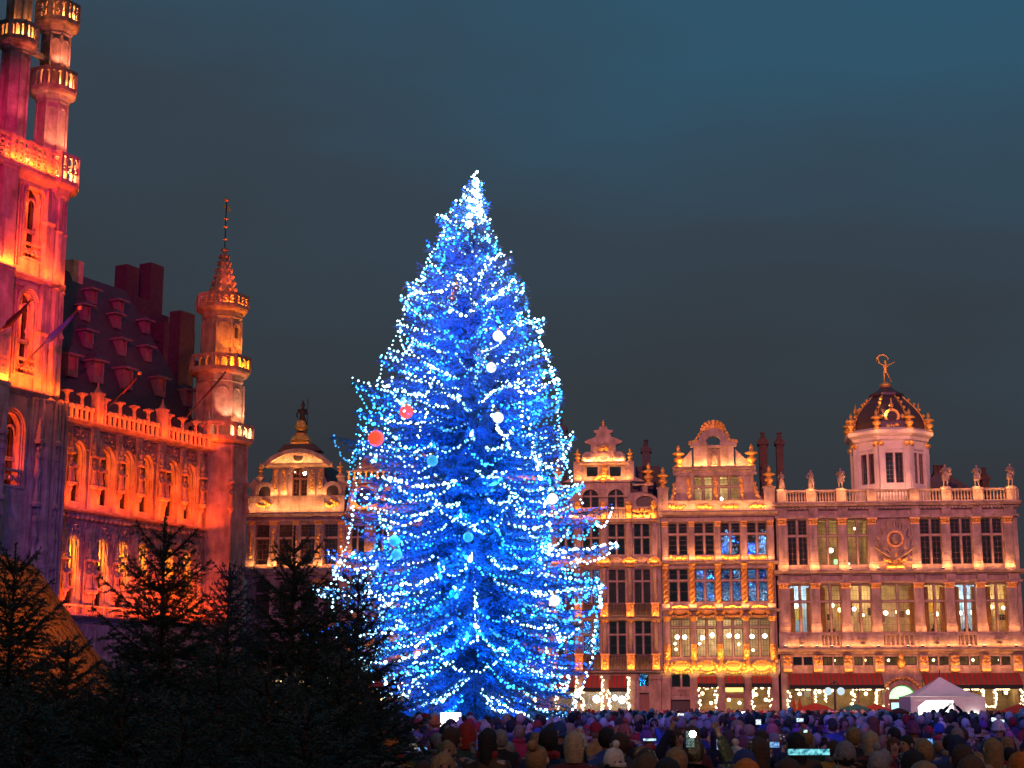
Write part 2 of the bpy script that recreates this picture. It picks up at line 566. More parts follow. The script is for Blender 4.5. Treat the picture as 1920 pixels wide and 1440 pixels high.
def room(parent, x0, x1, z0, z1, y0=.55, y1=3.2, m='room', lamps=(), watts=60, col=(1, .75, .42), side=True):
    b = MB()
    t = .12
    b.box(x0, x1, y1, y1 + t, z0, z1)
    b.box(x0, x1, y0, y1, z1, z1 + t)
    b.box(x0, x1, y0, y1, z0 - t, z0)
    b.box(x0 - t, x0, y0, y1, z0, z1)
    b.box(x1, x1 + t, y0, y1, z0, z1)
    o = b.build('room', M[m], parent)
    for i, (x, y, z, r, lm) in enumerate(lamps):
        g = MB().ball((0, 0, 0), r, 10, 6)
        put('lamp_globe', g.mesh('lamp_globe', M[lm], True), o, (x, y, z))
    n = max(1, int((x1 - x0) / 4.5))
    for i in range(n):
        lamp('POINT', 'room_light', (x0 + (x1 - x0) * (i + .5) / n, y0 + 1.1, z1 - .7), col, watts, parent, size=.25)
    return o

def fairy(parent, pts, step=.16, r=.05, m='fairy_warm', name='light_garland', jit=.05, seed=3, wire=True):
    rnd = random.Random(seed)
    pts = [Vector(p) for p in pts]
    w = MB().tube(pts, .02, 4)
    o = w.build(name, M['iron'], parent)
    g = MB()
    for i in range(len(pts) - 1):
        n = max(1, int((pts[i + 1] - pts[i]).length / step))
        for k in range(n):
            p = pts[i].lerp(pts[i + 1], k / n) + Vector((rnd.uniform(-jit, jit), rnd.uniform(-jit, jit), rnd.uniform(-jit, jit)))
            g.ball(p, r * rnd.uniform(.7, 1.3), 5, 3)
    g.build('fairy_bulb', M[m], o, kind='stuff')
    return o

def body(parent, x0, x1, z1, depth=9.0, m='stone2', roof=None, y0=.5, ry=.6):
    b = MB()
    b.box(x0 + .02, x0 + .4, y0, depth, 0, z1)
    b.box(x1 - .4, x1 - .02, y0, depth, 0, z1)
    b.box(x0 + .4, x1 - .4, depth - .4, depth - .02, 0, z1)
    b.build('side_wall', M[m], parent)
    if roof:
        MB().prism(roof, ry, depth).build('roof', M['slate'], parent)

def chimney(parent, x0, x1, y0, y1, z0, z1, pots=1, m='brick'):
    b = MB()
    b.box(x0, x1, y0, y1, z0, z1 - .5)
    b.box(x0 - .12, x1 + .12, y0 - .12, y1 + .12, z1 - .5, z1 - .2)
    b.box(x0 + .02, x1 - .02, y0 + .02, y1 - .02, z1 - .2, z1)
    o = b.build('chimney', M[m], parent)
    for i in range(pots):
        x = x0 + (x1 - x0) * (i + .5) / pots
        MB().lathe([(.2, 0), (.16, .5), (.22, .55), (.2, .62)], (x, (y0 + y1) / 2, z1 - .05), 8).build('chimney_pot', M[m], o)
    return o

def flood_spots(parent, xs, y, z):                          # the lamps one sees as bright dots along a ledge
    for x in xs:
        o = MB().box(-.10, .10, -.07, .07, 0, .12).build('floodlight', M['iron'], parent, (x, y, z))
        MB().box(-.08, .08, -.05, .05, .121, .135).build('lens', M['lamp_flood'], o)

def awning(parent, x0, x1, z0, z1, y0=-.05, out=1.3, slant=True):
    h = z1 - z0
    b = MB()
    b.sweepx([(y0, z1), (y0 - .04, z1), (y0 - out, z0 + .02), (y0 - out, z0 - .02), (y0 - out + .05, z0), (y0, z1 - .06)], x0, x1)
    o = b.build('awning', M['awning'], parent)
    v = MB().box(x0 + .01, x1 - .01, y0 - out - .012, y0 - out + .01, z0 - .34, z0 - .021)
    v.build('valance', M['valance'], o)
    return o
# ------------------------------------------------------------------ the broad house with the dome
F = house_frame(1686)
king = empty('guild_house', F.o, F.rz, 'broad pale guild house with balustrade, row of statues and a dark gilded dome', 'guild house', 'gabled houses along the far side of the square')
X = lambda px, py: F.X(px, py)
Z = lambda py: F.Z(1686, py)
xl, xr = X(1456, 1010), X(1909, 1010)
# storeys --- holes in the wall
top_w = [(1477, 1514), (1533, 1571), (1589, 1627), (1726, 1765), (1783, 1822), (1841, 1880)]
mid_w = [(1482, 1520), (1539, 1577), (1595, 1634), (1653, 1715), (1734, 1773), (1792, 1831), (1850, 1890)]
mez_w = [(1487, 1524), (1543, 1582), (1602, 1637), (1659, 1719), (1741, 1779), (1800, 1837), (1858, 1895)]
H2 = [(X(a, 1015), X(b, 1015), Z(1058), Z(973)) for a, b in top_w]
H1 = [(X(a, 1140), X(b, 1140), Z(1185), Z(1096)) for a, b in mid_w]
H0 = [(X(a, 1238), X(b, 1238), Z(1247), Z(1231)) for a, b in mez_w]
shop = [(X(1478, 1300), X(1655, 1300), .0, Z(1262)), (X(1730, 1300), X(1913, 1300), .0, Z(1262))]
door = (X(1667, 1300), X(1717, 1300), .0, Z(1285))
ztop = Z(953)
w = MB().wall(xl, xr, 0, ztop, 0, .5, H2 + H1 + H0 + shop + [door])
w.build('facade_wall', M['stone'], king)
body(king, xl, xr, Z(917), 10)
MB().box(xl + .4, xr - .4, .52, 9.5, Z(950), Z(948)).build('roof_deck', M['slate'], king)
MB().box(xl + .41, xr - .41, .53, 9.49, Z(1226), Z(1222)).build('floor_slab', M['dark'], king)
for i, (a, b, c, d) in enumerate(H2):
    win(king, a, b, c, d, .16, Z(1003), 1, 'glass_lit' if i in (1, 2) else 'glass', (2, 5), yaw=R(-7) if i > 2 else 0)
for i, (a, b, c, d) in enumerate(H1):
    win(king, a, b, c, d, .16, Z(1127), 1, 'glass_lit', (3, 4))
for i, (a, b, c, d) in enumerate(H0):
    win(king, a, b, c, d, .16, None, 1, 'glass_lit' if i != 0 else 'glass', (2, 1), fm='iron')
# rooms seen through the lit windows
rnd = random.Random(4)
zc, zf = Z(1096) - .15, Z(1188)
segs = [(xl + .5, X(1530, 1140)), (X(1531, 1140), X(1724, 1140)), (X(1725, 1140), X(1782, 1140)), (X(1783, 1140), X(1841, 1140)), (X(1842, 1140), xr - .5)]
for i, (a, b) in enumerate(segs):
    cool = i in (0, 3)
    ls = []
    n = max(3, int((b - a) / .8))
    for k in range(n):
        ls.append((a + (b - a) * (k + .5) / n + rnd.uniform(-.3, .3), rnd.uniform(1.0, 2.4), zf + rnd.uniform(1.5, 2.3), rnd.uniform(.10, .20), 'lamp_white' if cool or rnd.random() < .4 else 'lamp_warm'))
    r_ = room(king, a + .05, b - .05, zf, zc + .3, m='room_cool' if cool else 'room', lamps=ls, watts=300 if cool else 210, col=(.75, .9, 1) if cool else (1, .74, .38))
    for k in range(int((b - a) / .9)):                     # curtains and seated heads along the window
        x = a + .4 + k * .9 + rnd.uniform(-.2, .2)
        if rnd.random() < .6:
            MB().lathe([(.28, 0), (.26, .35), (.1, .5), (.12, .6), (.11, .75), (.02, .82)], (x, .9, zf), 7).build('diner_silhouette', M['dark'], king)
    for k in range(int((b - a) / .8)):                     # pictures and panels on the back wall
        x, z = a + .5 + k * .8, zf + rnd.uniform(.9, 2.0)
        MB().box(x - rnd.uniform(.15, .32), x + rnd.uniform(.15, .32), 3.12, 3.18, z, z + rnd.uniform(.35, 1.1)).build('wall_picture', rnd.choice([M['dark'], M['frame'], M['curtain'], M['white']]), king)
    for x in (a + .3, b - .6):
        c = MB()
        for q in range(4):
            c.lathe([(.09, 0), (.09, zc - zf)], (x + q * .13, .62, zf), 6)
        c.build('curtain', M['curtain'], king)
room(king, X(1534, 1010), X(1626, 1010), Z(1060), Z(970), lamps=[(X(1560, 1010), 1.2, Z(1028), .2, 'lamp_warm'), (X(1610, 1010), 2, Z(985), .12, 'lamp_warm'), (X(1592, 1010), 1, Z(1055), .1, 'lamp_white')], watts=45, col=(.9, .8, .3))
zs0, zs1 = Z(1247) - .2, Z(1229)
room(king, X(1540, 1238), xr - .5, zs0, zs1, m='room', lamps=[(X(p, 1238), 1.2, zs0 + .6, .1, 'lamp_warm') for p in (1567, 1625, 1670, 1755, 1830, 1880)], watts=14, col=(1, .8, .5))
MB().box(X(1565, 1050), X(1572, 1050), .7, .75, Z(1057), Z(1046)).build('green_notice', M['green_glow'], king)
# piers, entablatures
pil2 = [1467, 1525, 1580, 1636, 1716, 1773, 1831, 1890]
pil1 = [1470, 1530, 1587, 1643, 1724, 1782, 1840, 1899]
pw = .62
for p in pil2:
    pilaster(king, X(p, 1015), pw, Z(1069), Z(971), base=.65, cap=.52)
for p in pil1:
    pilaster(king, X(p, 1140), pw + .04, Z(1187), Z(1093), base=.75, cap=.42)
e = MB()
e.cornice(xl - .28, xr + .28, Z(953), Z(942), .75)
for k in range(62):
    x = xl + (xr - xl) * (k + .5) / 62
    e.box(x - .09, x + .09, -.42, -.16, Z(954.5), Z(950.5))
e.box(xl - .1, xr + .1, -.30, -.001, Z(971), Z(966))
for p in pil2:
    e.box(X(p, 960) - .36, X(p, 960) + .36, -.36, .0, Z(966), Z(953.5))
e.build('top_cornice', M['stone'], king)
e = MB()
e.cornice(xl - .28, xr + .28, Z(1078), Z(1069), .7)
e.box(xl - .1, xr + .1, -.30, -.001, Z(1093), Z(1088))
for p in pil1:
    e.box(X(p, 1085) - .38, X(p, 1085) + .38, -.37, .0, Z(1088), Z(1078.2))
e.build('middle_cornice', M['stone'], king)
for a, b in top_w:
    MB().sweepx([(.0, Z(970.5)), (-.2, Z(970.5)), (-.34, Z(967)), (-.34, Z(965)), (0, Z(965))], X(a, 967) - .12, X(b, 967) + .12).build('window_hood', M['stone'], king)
for a, b in mid_w:
    MB().sweepx([(.0, Z(1093.5)), (-.24, Z(1093.5)), (-.40, Z(1090)), (-.40, Z(1087.5)), (0, Z(1087.5))], X(a, 1090) - .12, X(b, 1090) + .12).build('window_hood', M['stone'], king)
# pedestal zone with busts and balusters
zb0, zb1 = Z(1214), Z(1188.5)
pz = MB().wall(xl, xr, zb0, zb1, -.45, -.02, [(X(1541, 1200), X(1579, 1200), zb0 + .15, zb1 - .12), (X(1656, 1200), X(1718, 1200), zb0 + .15, zb1 - .12), (X(1796, 1200), X(1836, 1200), zb0 + .15, zb1 - .12)])
pz.box(xl - .06, xr + .06, -.52, -.01, zb1, zb1 + .1)
for p in pil1:
    pz.box(X(p, 1200) - .4, X(p, 1200) + .4, -.56, -.44, zb0, zb1 - .001)
pz.build('pedestal_course', M['stone'], king)
for a, b, n in ((1541, 1579, 5), (1656, 1718, 7), (1796, 1836, 5)):
    for k in range(n):
        baluster(king, X(a, 1200) + (X(b, 1200) - X(a, 1200)) * (k + .5) / n, -.25, zb0 + .15, zb1 - zb0 - .27, .13)
for p in (1501, 1616, 1754, 1871):
    x = X(p, 1200)
    MB().box(x - .82, x + .82, -.5, -.449, zb0 + .12, zb1 - .12).build('panel', M['stone'], king)
    b = MB().arch(x, zb0 + .55, .22, .34, -.62, -.5, n=12)
    b.ball((x, -.6, zb0 + .6), .17, 8, 5, sz=1.25)
    b.lathe([(.22, 0), (.2, .12), (.06, .2)], (x, -.58, zb0 + .2), 8)
    b.build('bust_medallion', M['stone'], king, smooth=True)
e = MB()
e.cornice(xl - .2, xr + .2, Z(1226), Z(1214.3), .85)
e.build('lower_cornice', M['stone'], king)
# gilded brackets of the mezzanine
for p in (1476, 1533, 1590, 1648, 1731, 1789, 1847, 1907):
    x = X(p, 1245)
    b = MB().box(x - .34, x + .34, -.5, .02, Z(1259), Z(1228))
    o = b.build('bracket', M['stone'], king)
    c = MB()
    for q in range(3):
        garland(c, [(x - .26, -.54, Z(1232 + 6 * q)), (x + .26, -.54, Z(1232 + 6 * q))], .11, 4, p + q)
    c.box(x - .3, x + .3, -.56, -.5, Z(1259), Z(1254))
    c.build('carving', M['gold'], o)
for a, b in mez_w:
    MB().box(X(a, 1250), X(b, 1250), -.12, -.001, Z(1253.5), Z(1249.5)).build('sill', M['stone'], king)
# shops below: awnings, café behind glass, garlands
for (a, b, c, d), hooks in ((shop[0], [(1475, 1), (1525, 0), (1543, 0), (1595, 1), (1650, 2)]), (shop[1], [(1736, 0), (1852, 2), (1912, 1)])):
    awning(king, a, b, Z(1284), Z(1262), out=1.2)
    for k in range(int((b - a) / 1.5) + 1):
        x = a + .05 + (b - a - .1) * k / int((b - a) / 1.5)
        MB().box(x - .06, x + .06, .15, .3, 0, d - .02).build('shopfront_post', M['frame'], king)
    n = int((b - a) / 1.5)
    for k in range(n):
        MB().box(a + .12 + (b - a - .1) * k / n, a + (b - a - .1) * (k + 1) / n - .02, .21, .222, .5, Z(1292)).build('shop_pane', M['glass_lit'], king)
    room(king, a + .1, b - .1, 0.02, d - .3, y0=.4, y1=4, m='room', lamps=[(a + (b - a) * (k + .5) / 5 + rnd.uniform(-.4, .4), 1.5 + rnd.random(), Z(1300) + rnd.uniform(-.2, .3), .14, 'lamp_warm') for k in range(5)], watts=55, col=(1, .70, .32))
    for px, kind in hooks:
        x, y = X(px + 4, 1310), -.12
        if kind == 1:
            fairy(king, [(x + .1 * math.sin(k * 1.4), y, Z(1338 - k * 6)) for k in range(9)], .1, .075, jit=.12, seed=px)
        elif kind == 0:
            fairy(king, [(x, y, Z(1294)), (x + .04, y, Z(1318))], .1, .065, jit=.07, seed=px)
        else:
            q = [(x - .42, y, Z(1292)), (x - .46, y, Z(1318)), (x - .3, y, Z(1325)), (x + .3, y, Z(1325)), (x + .46, y, Z(1318)), (x + .42, y, Z(1292))]
            fairy(king, q + ([q[0]] if px < 1700 else []), .1, .07, jit=.05, seed=px)
for p in (1508, 1622, 1826, 1884):                          # chandeliers just inside
    o = MB().lathe([(.02, 0), (.05, .4), (.5, .42), (.52, .47), (.05, .5)], (X(p, 1300), .9, Z(1306)), 10).build('chandelier', M['iron'], king)
    g = MB()
    for k in range(8):
        g.ball((X(p, 1300) + .5 * math.cos(k * PI / 4), .9 + .5 * math.sin(k * PI / 4), Z(1306) + .58), .1, 6, 4)
    g.build('bulb', M['lamp_warm'], o, kind='stuff')
# arched entrance
dx = (door[0] + door[1]) / 2
dr = (door[1] - door[0]) / 2
b = MB()
b.spandrel(door[0], door[1], door[3] - dr, door[3] + .02, .02, .48)
b.arch(dx, door[3] - dr, dr + .02, dr + .38, -.22, .03, n=16)
b.box(door[0] - .4, door[0], -.22, .02, 0, door[3] - dr)
b.box(door[1], door[1] + .4, -.22, .02, 0, door[3] - dr)
b.box(door[0] - .55, door[1] + .55, -.12, -.001, door[3] + .35, Z(1251))
b.build('portal', M['stone2'], king)
c = garland(MB(), [(dx + (dr + .55) * math.cos(PI * k / 10), -.24, door[3] - dr + (dr + .55) * math.sin(PI * k / 10)) for k in range(1, 10)], .12, 22, 5)
c.build('gilded_garland', M['gold'], king)
c = MB().ball((dx, -.3, Z(1243)), .3, 8, 6, sz=1.3)
c.ball((dx, -.32, Z(1232)), .2, 8, 6, sz=1.6)
c.build('gilded_bust', M['gold'], king, smooth=True)
fan = MB().prism([(dx + (dr - .05) * math.cos(PI * k / 14), door[3] - dr + (dr - .05) * math.sin(PI * k / 14)) for k in range(15)], .3, .34)
fan.build('fanlight', M['green_glow'], king)
MB().box(dx - .9, dx + .9, .24, .3, door[3] - dr - .12, door[3] - dr).build('door_transom', M['frame'], king)
for s in (-1, 1):
    o = MB().box(dx + s * .5 - .42, dx + s * .5 + .42, .3, .36, 0.02, door[3] - dr - .14).build('door_leaf', M['frame'], king)
    MB().box(dx + s * .5 - .32, dx + s * .5 + .32, .285, .299, .9, door[3] - dr - .3).build('pane', M['cyan_glow'], o)
# trophy relief between the top windows
tx = (X(1643, 1015) + X(1710, 1015)) / 2
hw = (X(1710, 1015) - X(1643, 1015)) / 2
rel = MB().box(tx - hw, tx + hw, -.06, .02, Z(1062), Z(972))
for k in range(9):                                          # fanned banners and lances
    a = R(20 + 17.5 * k)
    x1, z1 = tx + hw * 1.25 * math.cos(a), Z(1050) + (Z(976) - Z(1050)) * math.sin(a)
    rel.tube([(tx, -.35, Z(1050)), (x1, -.5, z1)], [.15, .09], 5)
    if 1 <= k <= 7:
        q = .62
        rel.ball((tx + (x1 - tx) * q, -.30, Z(1050) + (z1 - Z(1050)) * q), .46, 7, 5, sy=.7, sz=1.6)
for s in (-1, 1):
    for k in range(4):
        rel.prism([(tx, Z(1046) - .1 * k), (tx + s * (hw + .75 - .2 * k), Z(1066 - 4 * k)), (tx + s * (hw + .5 - .2 * k), Z(1058 - 5 * k))][::1 if s < 0 else -1], -.3 + .05 * k, -.05)
rel.build('trophy_relief', M['stone2'], king)
g = MB().arch(tx, Z(1012), .5, .64, -.75, -.5, 0, 2 * PI, 20)
garland(g, [(tx - .9, -.34, Z(1049)), (tx - .4, -.36, Z(1052)), (tx, -.4, Z(1040)), (tx + .4, -.36, Z(1052)), (tx + .9, -.34, Z(1049))], .12, 20, 2)
g.build('gilded_wreath', M['gold'], king)
g = MB().ball((tx, -.6, Z(1012)), .34, 8, 6, sz=1.3)
g.build('relief_bust', M['stone2'], king, smooth=True)
g = MB().lathe([(.75, 0), (.7, .3), (.35, .42), (.18, .75), (.1, 1.0)], (tx, -.3, Z(1069)), 8, sx=1, sy=.5)
g.build('gilded_pedestal', M['gold'], king)
# roof balustrade
zr0, zr1 = Z(942), Z(917)
ped = [1465, 1520, 1576, 1633, 1713, 1773, 1832, 1895]
for p in ped:
    x = X(p, 930)
    MB().box(x - .36, x + .36, -.4, .32, zr0, zr1 - .12).box(x - .42, x + .42, -.46, .38, zr1 - .12, zr1).build('pedestal', M['stone'], king)
for i in range(7):
    a, b = X(ped[i], 930) + .36, X(ped[i + 1], 930) - .36
    MB().box(a, b, -.24, .16, zr1 - .17, zr1 - .02).box(a, b, -.24, .16, zr0, zr0 + .12).build('handrail', M['stone'], king)
    n = 7 if i != 3 else 11
    for k in range(n):
        baluster(king, a + (b - a) * (k + .5) / n, -.04, zr0 + .12, zr1 - zr0 - .29, .085)
MB().box(X(1895, 930) + .36, xr + .2, -.3, .3, zr0, zr1 - .1).build('corner_pier', M['stone'], king)
# octagonal drum and dome
DD = 5.2
dxc, dyc = F.X(1669, 900, DD), DD
dz = lambda py: F.Z(1669, py, DD)
r8 = (F.X(1738, 870, DD) - F.X(1602, 870, DD)) / 2
a8 = PI / 8
ap = r8 * math.cos(a8) + .18
zd0, zd1 = Z(950), dz(828)
b = MB()
for k in range(8):
    am = k * PI / 4 - PI / 2
    ca, sa = math.cos(am), math.sin(am)
    hwid = r8 * math.sin(a8)
    wb, wt = dz(914) , dz(858)
    panel = MB().wall(-hwid, hwid, zd0, zd1, -ap + .0, -ap + .3, [(-hwid * .62, hwid * .62, wb, wt)])
    for vx, vy, vz in [(0, 0, 0)]:
        pass
    cs, sn = math.cos(k * PI / 4), math.sin(k * PI / 4)
    b.add([(dxc + x * cs - y * sn, dyc + x * sn + y * cs, z) for x, y, z in panel.v], panel.f)
    col = MB().box(-hwid * 1.06, -hwid * .70, -ap - .16, -ap + .01, zd0, dz(838))
    col.box(hwid * .70, hwid * 1.06, -ap - .161, -ap + .01, zd0, dz(838))
    col.box(-hwid * .7, hwid * .7, -ap - .08, -ap + .01, dz(852), dz(846))
    b.add([(dxc + x * cs - y * sn, dyc + x * sn + y * cs, z) for x, y, z in col.v], col.f)
b.build('dome_drum', M['white'], king)
for k in (0, 1, 2, 6, 7):
    ang = k * PI / 4
    cs, sn = math.cos(ang), math.sin(ang)
    hwid = r8 * math.sin(a8)
    y = -ap + .1
    o = win(king, -hwid * .62, hwid * .62, dz(914), dz(858), 0, None, 1, 'glass', (2, 7), bar='white', name='drum_window')
    o.location = (dxc - y * sn, dyc + y * cs, dz(914))
    o.rotation_euler = (0, 0, ang)
b = MB().lathe([(r8 + .1, dz(846)), (r8 + .12, dz(838)), (r8 + .35, dz(834)), (r8 + .42, dz(829)), (r8 + .75, dz(824)), (r8 + .8, dz(818)), (r8 + .3, dz(812)), (r8 - .2, dz(811))], (dxc, dyc, 0), 8, a0=a8)
b.build('drum_cornice', M['white'], king)
for k in range(8):
    for s in (-1, 1):
        am = k * PI / 4 - PI / 2 + s * a8 * .82
        c = MB().ball((0, 0, 0), .24, 6, 4)
        put('gilded_capital', c.mesh('gilded_capital', M['gold']), king, (dxc + (ap + .3) * math.cos(am), dyc + (ap + .3) * math.sin(am), dz(842)))
KNOB = MB().ball((0, 0, 0), .15, 6, 4).mesh('rib_knob', M['gold'], True)
prof = [(1.0, 811), (.985, 800), (.93, 788), (.83, 776), (.70, 765), (.56, 756), (.42, 745)]
rd = r8 + .12
b = MB().lathe([(rd * q, dz(p)) for q, p in prof], (dxc, dyc, 0), 8, a0=a8)
b.build('dome', M['lead'], king)
b = MB().lathe([(rd * .48, dz(745.5)), (rd * .48, dz(741)), (rd * .38, dz(738)), (rd * .25, dz(733)), (rd * .16, dz(727))], (dxc, dyc, 0), 8, a0=a8)
b.build('dome_cap', M['lead'], king)
for k in range(8):
    am = k * PI / 4 + a8
    pts = [(dxc + rd * q * 1.01 * math.cos(am), dyc + rd * q * 1.01 * math.sin(am), dz(p)) for q, p in prof]
    o = MB().tube(pts, .07, 5).build('dome_rib', M['gold'], king)
    for q in (1, 2, 3, 4, 5):
        put('rib_knob', KNOB, o, Vector(pts[q]) + Vector((.12 * math.cos(am), .12 * math.sin(am), .1)))
    urn(king, dxc + (rd + .32) * math.cos(am), dyc + (rd + .32) * math.sin(am), dz(816), dz(775) - dz(812))
for k in (0, 2, 6):
    ang = k * PI / 4
    cs, sn = math.cos(ang), math.sin(ang)
    g = MB().arch(0, 0, .42, .62, -rd * .9, -rd * .72, 0, 2 * PI, 18)
    for s in (-1, 1):
        g.ball((s * .85, -rd * .84, -.02), .24, 6, 4)
        g.ball((s * .6, -rd * .86, -.62), .18, 6, 4)
    g.ball((0, -rd * .84, .9), .22, 6, 4)
    g.lathe([(.1, 0), (.03, .5)], (0, -rd * .84, 1.0), 6)
    garland(g, [(-.5, -rd * .9, -.75), (.5, -rd * .9, -.75)], .14, 6, k)
    o = g.build('round_dormer', M['gold'], king, (dxc, dyc, dz(791)))
    o.rotation_euler = (0, 0, ang)
    s_ = MB()
    for q in range(5):
        s_.box(-.4, .4, -rd * .86, -rd * .83, -.34 + q * .15, -.28 + q * .15)
    s_.build('louvre', M['lead'], o)
g = MB().lathe([(.55, dz(734)), (.5, dz(730)), (.3, dz(728)), (.45, dz(725)), (.5, dz(722)), (.3, dz(719)), (.2, dz(717))], (dxc, dyc, 0), 10)
for k in range(6):
    g.ball((dxc + .42 * math.cos(k * 1.05), dyc + .42 * math.sin(k * 1.05), dz(731)), .16, 6, 4)
g.build('finial_base', M['gold'], king, smooth=True)
KING_TOP = F.world(dxc, dyc, dz(717.5))
KF, KX, KZ = F, F.X, (lambda py, f=F: f.Z(1686, py))
# roofs and stacks behind the balustrade
MB().prism([(X(1740, 890), Z(945)), (X(1862, 890), Z(945)), (X(1835, 890), Z(902)), (X(1800, 890), Z(880)), (X(1768, 890), Z(878)), (X(1748, 890), Z(893))], 4, 9.4).build('hipped_roof', M['slate'], king)
MB().prism([(xl + .5, Z(945)), (X(1600, 890), Z(945)), (X(1600, 890), Z(905)), (X(1500, 890), Z(906)), (xl + .6, Z(918))], 5, 9.4).build('flat_roof', M['slate'], king)
chimney(king, X(1779, 880), X(1803, 880), 6.5, 7.8, Z(900), Z(862), 3)
chimney(king, X(1867, 880), X(1880, 880), 5.5, 6.6, Z(945), Z(872), 1)
# floods of this house
strip(king, xl + .3, xr - .3, -.75, zb1 + .16, WARM, 60, 14)
strip(king, xl + .3, xr - .3, -.62, Z(1068) + .12, WARM, 70, 12)
strip(king, xl + .3, xr - .3, -.75, Z(1213) + .06, WARM, 50, 30)
strip(king, xl + .3, xr - .3, -.75, Z(941) + .1, WARM, 40, 25)
strip(king, xl + .3, xr - .3, -1.0, Z(1262) + .1, WARM, 60, 15)
strip(king, X(1610, 915), X(1728, 915), 1.0, Z(930), (1, .34, .16), 26, 22)
for k in range(4):
    a = R(-150 + 40 * k)
    lamp('POINT', 'dome_floodlight', (dxc + (r8 + 1.5) * math.cos(a), dyc + (r8 + 1.5) * math.sin(a), dz(822)), (1, .33, .10), 55, king, size=.12)
lamp('SPOT', 'figure_fill_spot', (dxc - .6, dyc - r8 - .3, dz(800)), (1, .4, .12), 1400, king, target=(dxc, dyc, dz(700)), size=.1, spot=R(36))  # added spot that brightens the gilded figure
for p in pil2:
    lamp('POINT', 'pier_floodlight', (X(p, 1015), -.75, Z(1064)), WARM, 26, king, size=.1)
for p in (1464, 1520, 1578, 1765, 1829, 1888):
    lamp('POINT', 'statue_floodlight', (X(p, 930), -.7, Z(915)), (1, .34, .10), 30, king, size=.1)
flood_spots(king, [X(p, 1215) for p in (1472, 1501, 1530, 1558, 1588, 1645, 1700, 1727, 1776, 1815, 1842, 1902)], -.72, Z(1214) + .01)
flood_spots(king, [X(p, 1065) for p in (1593, 1645, 1714, 1766, 1895)], -.55, Z(1069) + .01)
# ------------------------------------------------------------------ the gilded gabled house (four bays)
F = house_frame(1347)
brou = empty('guild_house', F.o, F.rz, 'richly gilded guild house with curved scroll gable, gold urns and a saint in a niche', 'guild house', 'gabled houses along the far side of the square')
X = lambda px, py, d=0: F.X(px, py, d)
Z = lambda py: F.Z(1347, py)
xl, xr = X(1241, 1050), X(1453, 1050)
bays = [(1253, 1289), (1302, 1339), (1351, 1388), (1401, 1438)]
HA = [(X(a, 1010), X(b, 1010), Z(1040), Z(980)) for a, b in bays]
HB = [(X(a + 1.5, 1100), X(b + 1.5, 1100), Z(1128), Z(1067)) for a, b in bays]
HC = [(X(a + 4.5, 1195), X(b + 5.5, 1195), Z(1231), Z(1160)) for a, b in bays]
HG = [(X(1301, 915), X(1336, 915), Z(939), Z(893)), (X(1349, 915), X(1386, 915), Z(939), Z(893))]
gx = [(1258, 1297), (1307, 1346), (1358, 1396), (1408, 1447)]
HS = [(X(1259, 1276), X(1296, 1276), Z(1288), Z(1264)), (X(1258, 1320), X(1298, 1320), 0.0, Z(1312))] + [(X(a, 1300), X(b, 1300), 0.0, Z(1266)) for a, b in gx[1:]]
w = MB().wall(xl, xr, 0, Z(958), 0, .5, HA + HB + HC + HS)
w.build('facade_wall', M['stone'], brou)
zg0, zg1 = Z(958) + .002, Z(886)
body(brou, xl, xr, Z(958), 10, roof=[(xl + .2, Z(958)), (xr - .2, Z(958)), (0, Z(842))], ry=3.2)
for b_ in (Z(1250), Z(1147), Z(1055), Z(960)):
    MB().box(xl + .41, xr - .41, .53, 9.5, b_ - .15, b_).build('floor_slab', M['dark'], brou)
# gable wall, one shaped slab with its two windows cut out
gxl, gxr = X(1268, 915), X(1412, 915)
g = MB().wall(gxl, gxr, zg0, zg1, .02, .5, HG)
for s, xe, xo in ((-1, gxl, X(1246, 935)), (1, gxr, X(1441, 935))):
    n = 9
    pts = [(xe + (xo - xe) * (1 - math.cos(PI / 2 * k / n)), zg0 + .45 + (zg1 - zg0 - .5) * (1 - math.sin(PI / 2 * k / n))) for k in range(n + 1)]
    poly = [(xe, zg0)] + pts + [(xo, zg0)]
    g.prism(poly if s < 0 else poly[::-1], .05, .45)
    g2 = MB()
    for k in range(n):
        (xa, za), (xb, zb) = pts[k], pts[k + 1]
        g2.prism([(xa, za), (xb, zb), (xb, zb + .22), (xa, za + .22)], -.22, .5)
    g2.build('scroll_moulding', M['stone'], brou)
    q = MB()
    garland(q, [(xe + (xo - xe) * (.15 + .75 * (1 - math.cos(PI / 2 * k / 7))), -.06, zg0 + .45 + (zg1 - zg0 - 1.1) * (1 - math.sin(PI / 2 * k / 7)) * .9) for k in range(8)], .13, 20, 3)
    q.build('gilded_garland', M['gold'], brou)
g.build('gable_wall', M['stone'], brou)
for i, h in enumerate(HG):
    win(brou, *h, .18, Z(912), 1, 'glass_lit', (2, 4))
room(brou, HG[0][0] - .2, HG[1][1] + .2, HG[0][2] - .1, HG[0][3] + .1, lamps=[(HG[1][0] + .15, .75, HG[0][2] + .25, .13, 'lamp_white'), (HG[0][0] + .4, 1.5, HG[0][3] - .7, .08, 'lamp_warm')], watts=75, col=(.95, .85, .5), y1=2.6)
for p in (1292, 1342, 1391):
    b = garland(MB(), [(X(p, 915), -.06, Z(937)), (X(p, 915), -.06, Z(896))], .15, 11, p)
    b.build('gilded_drop', M['gold'], brou)
    MB().box(X(p, 915) - .26, X(p, 915) + .26, -.05, .021, Z(940), Z(892)).build('pilaster', M['stone'], brou)
e = MB()
e.cornice(gxl - .25, gxr + .25, Z(886), Z(876), .6, y=.4)
e.box(gxl - .05, gxr + .05, -.12, .4, Z(892), Z(886.3))
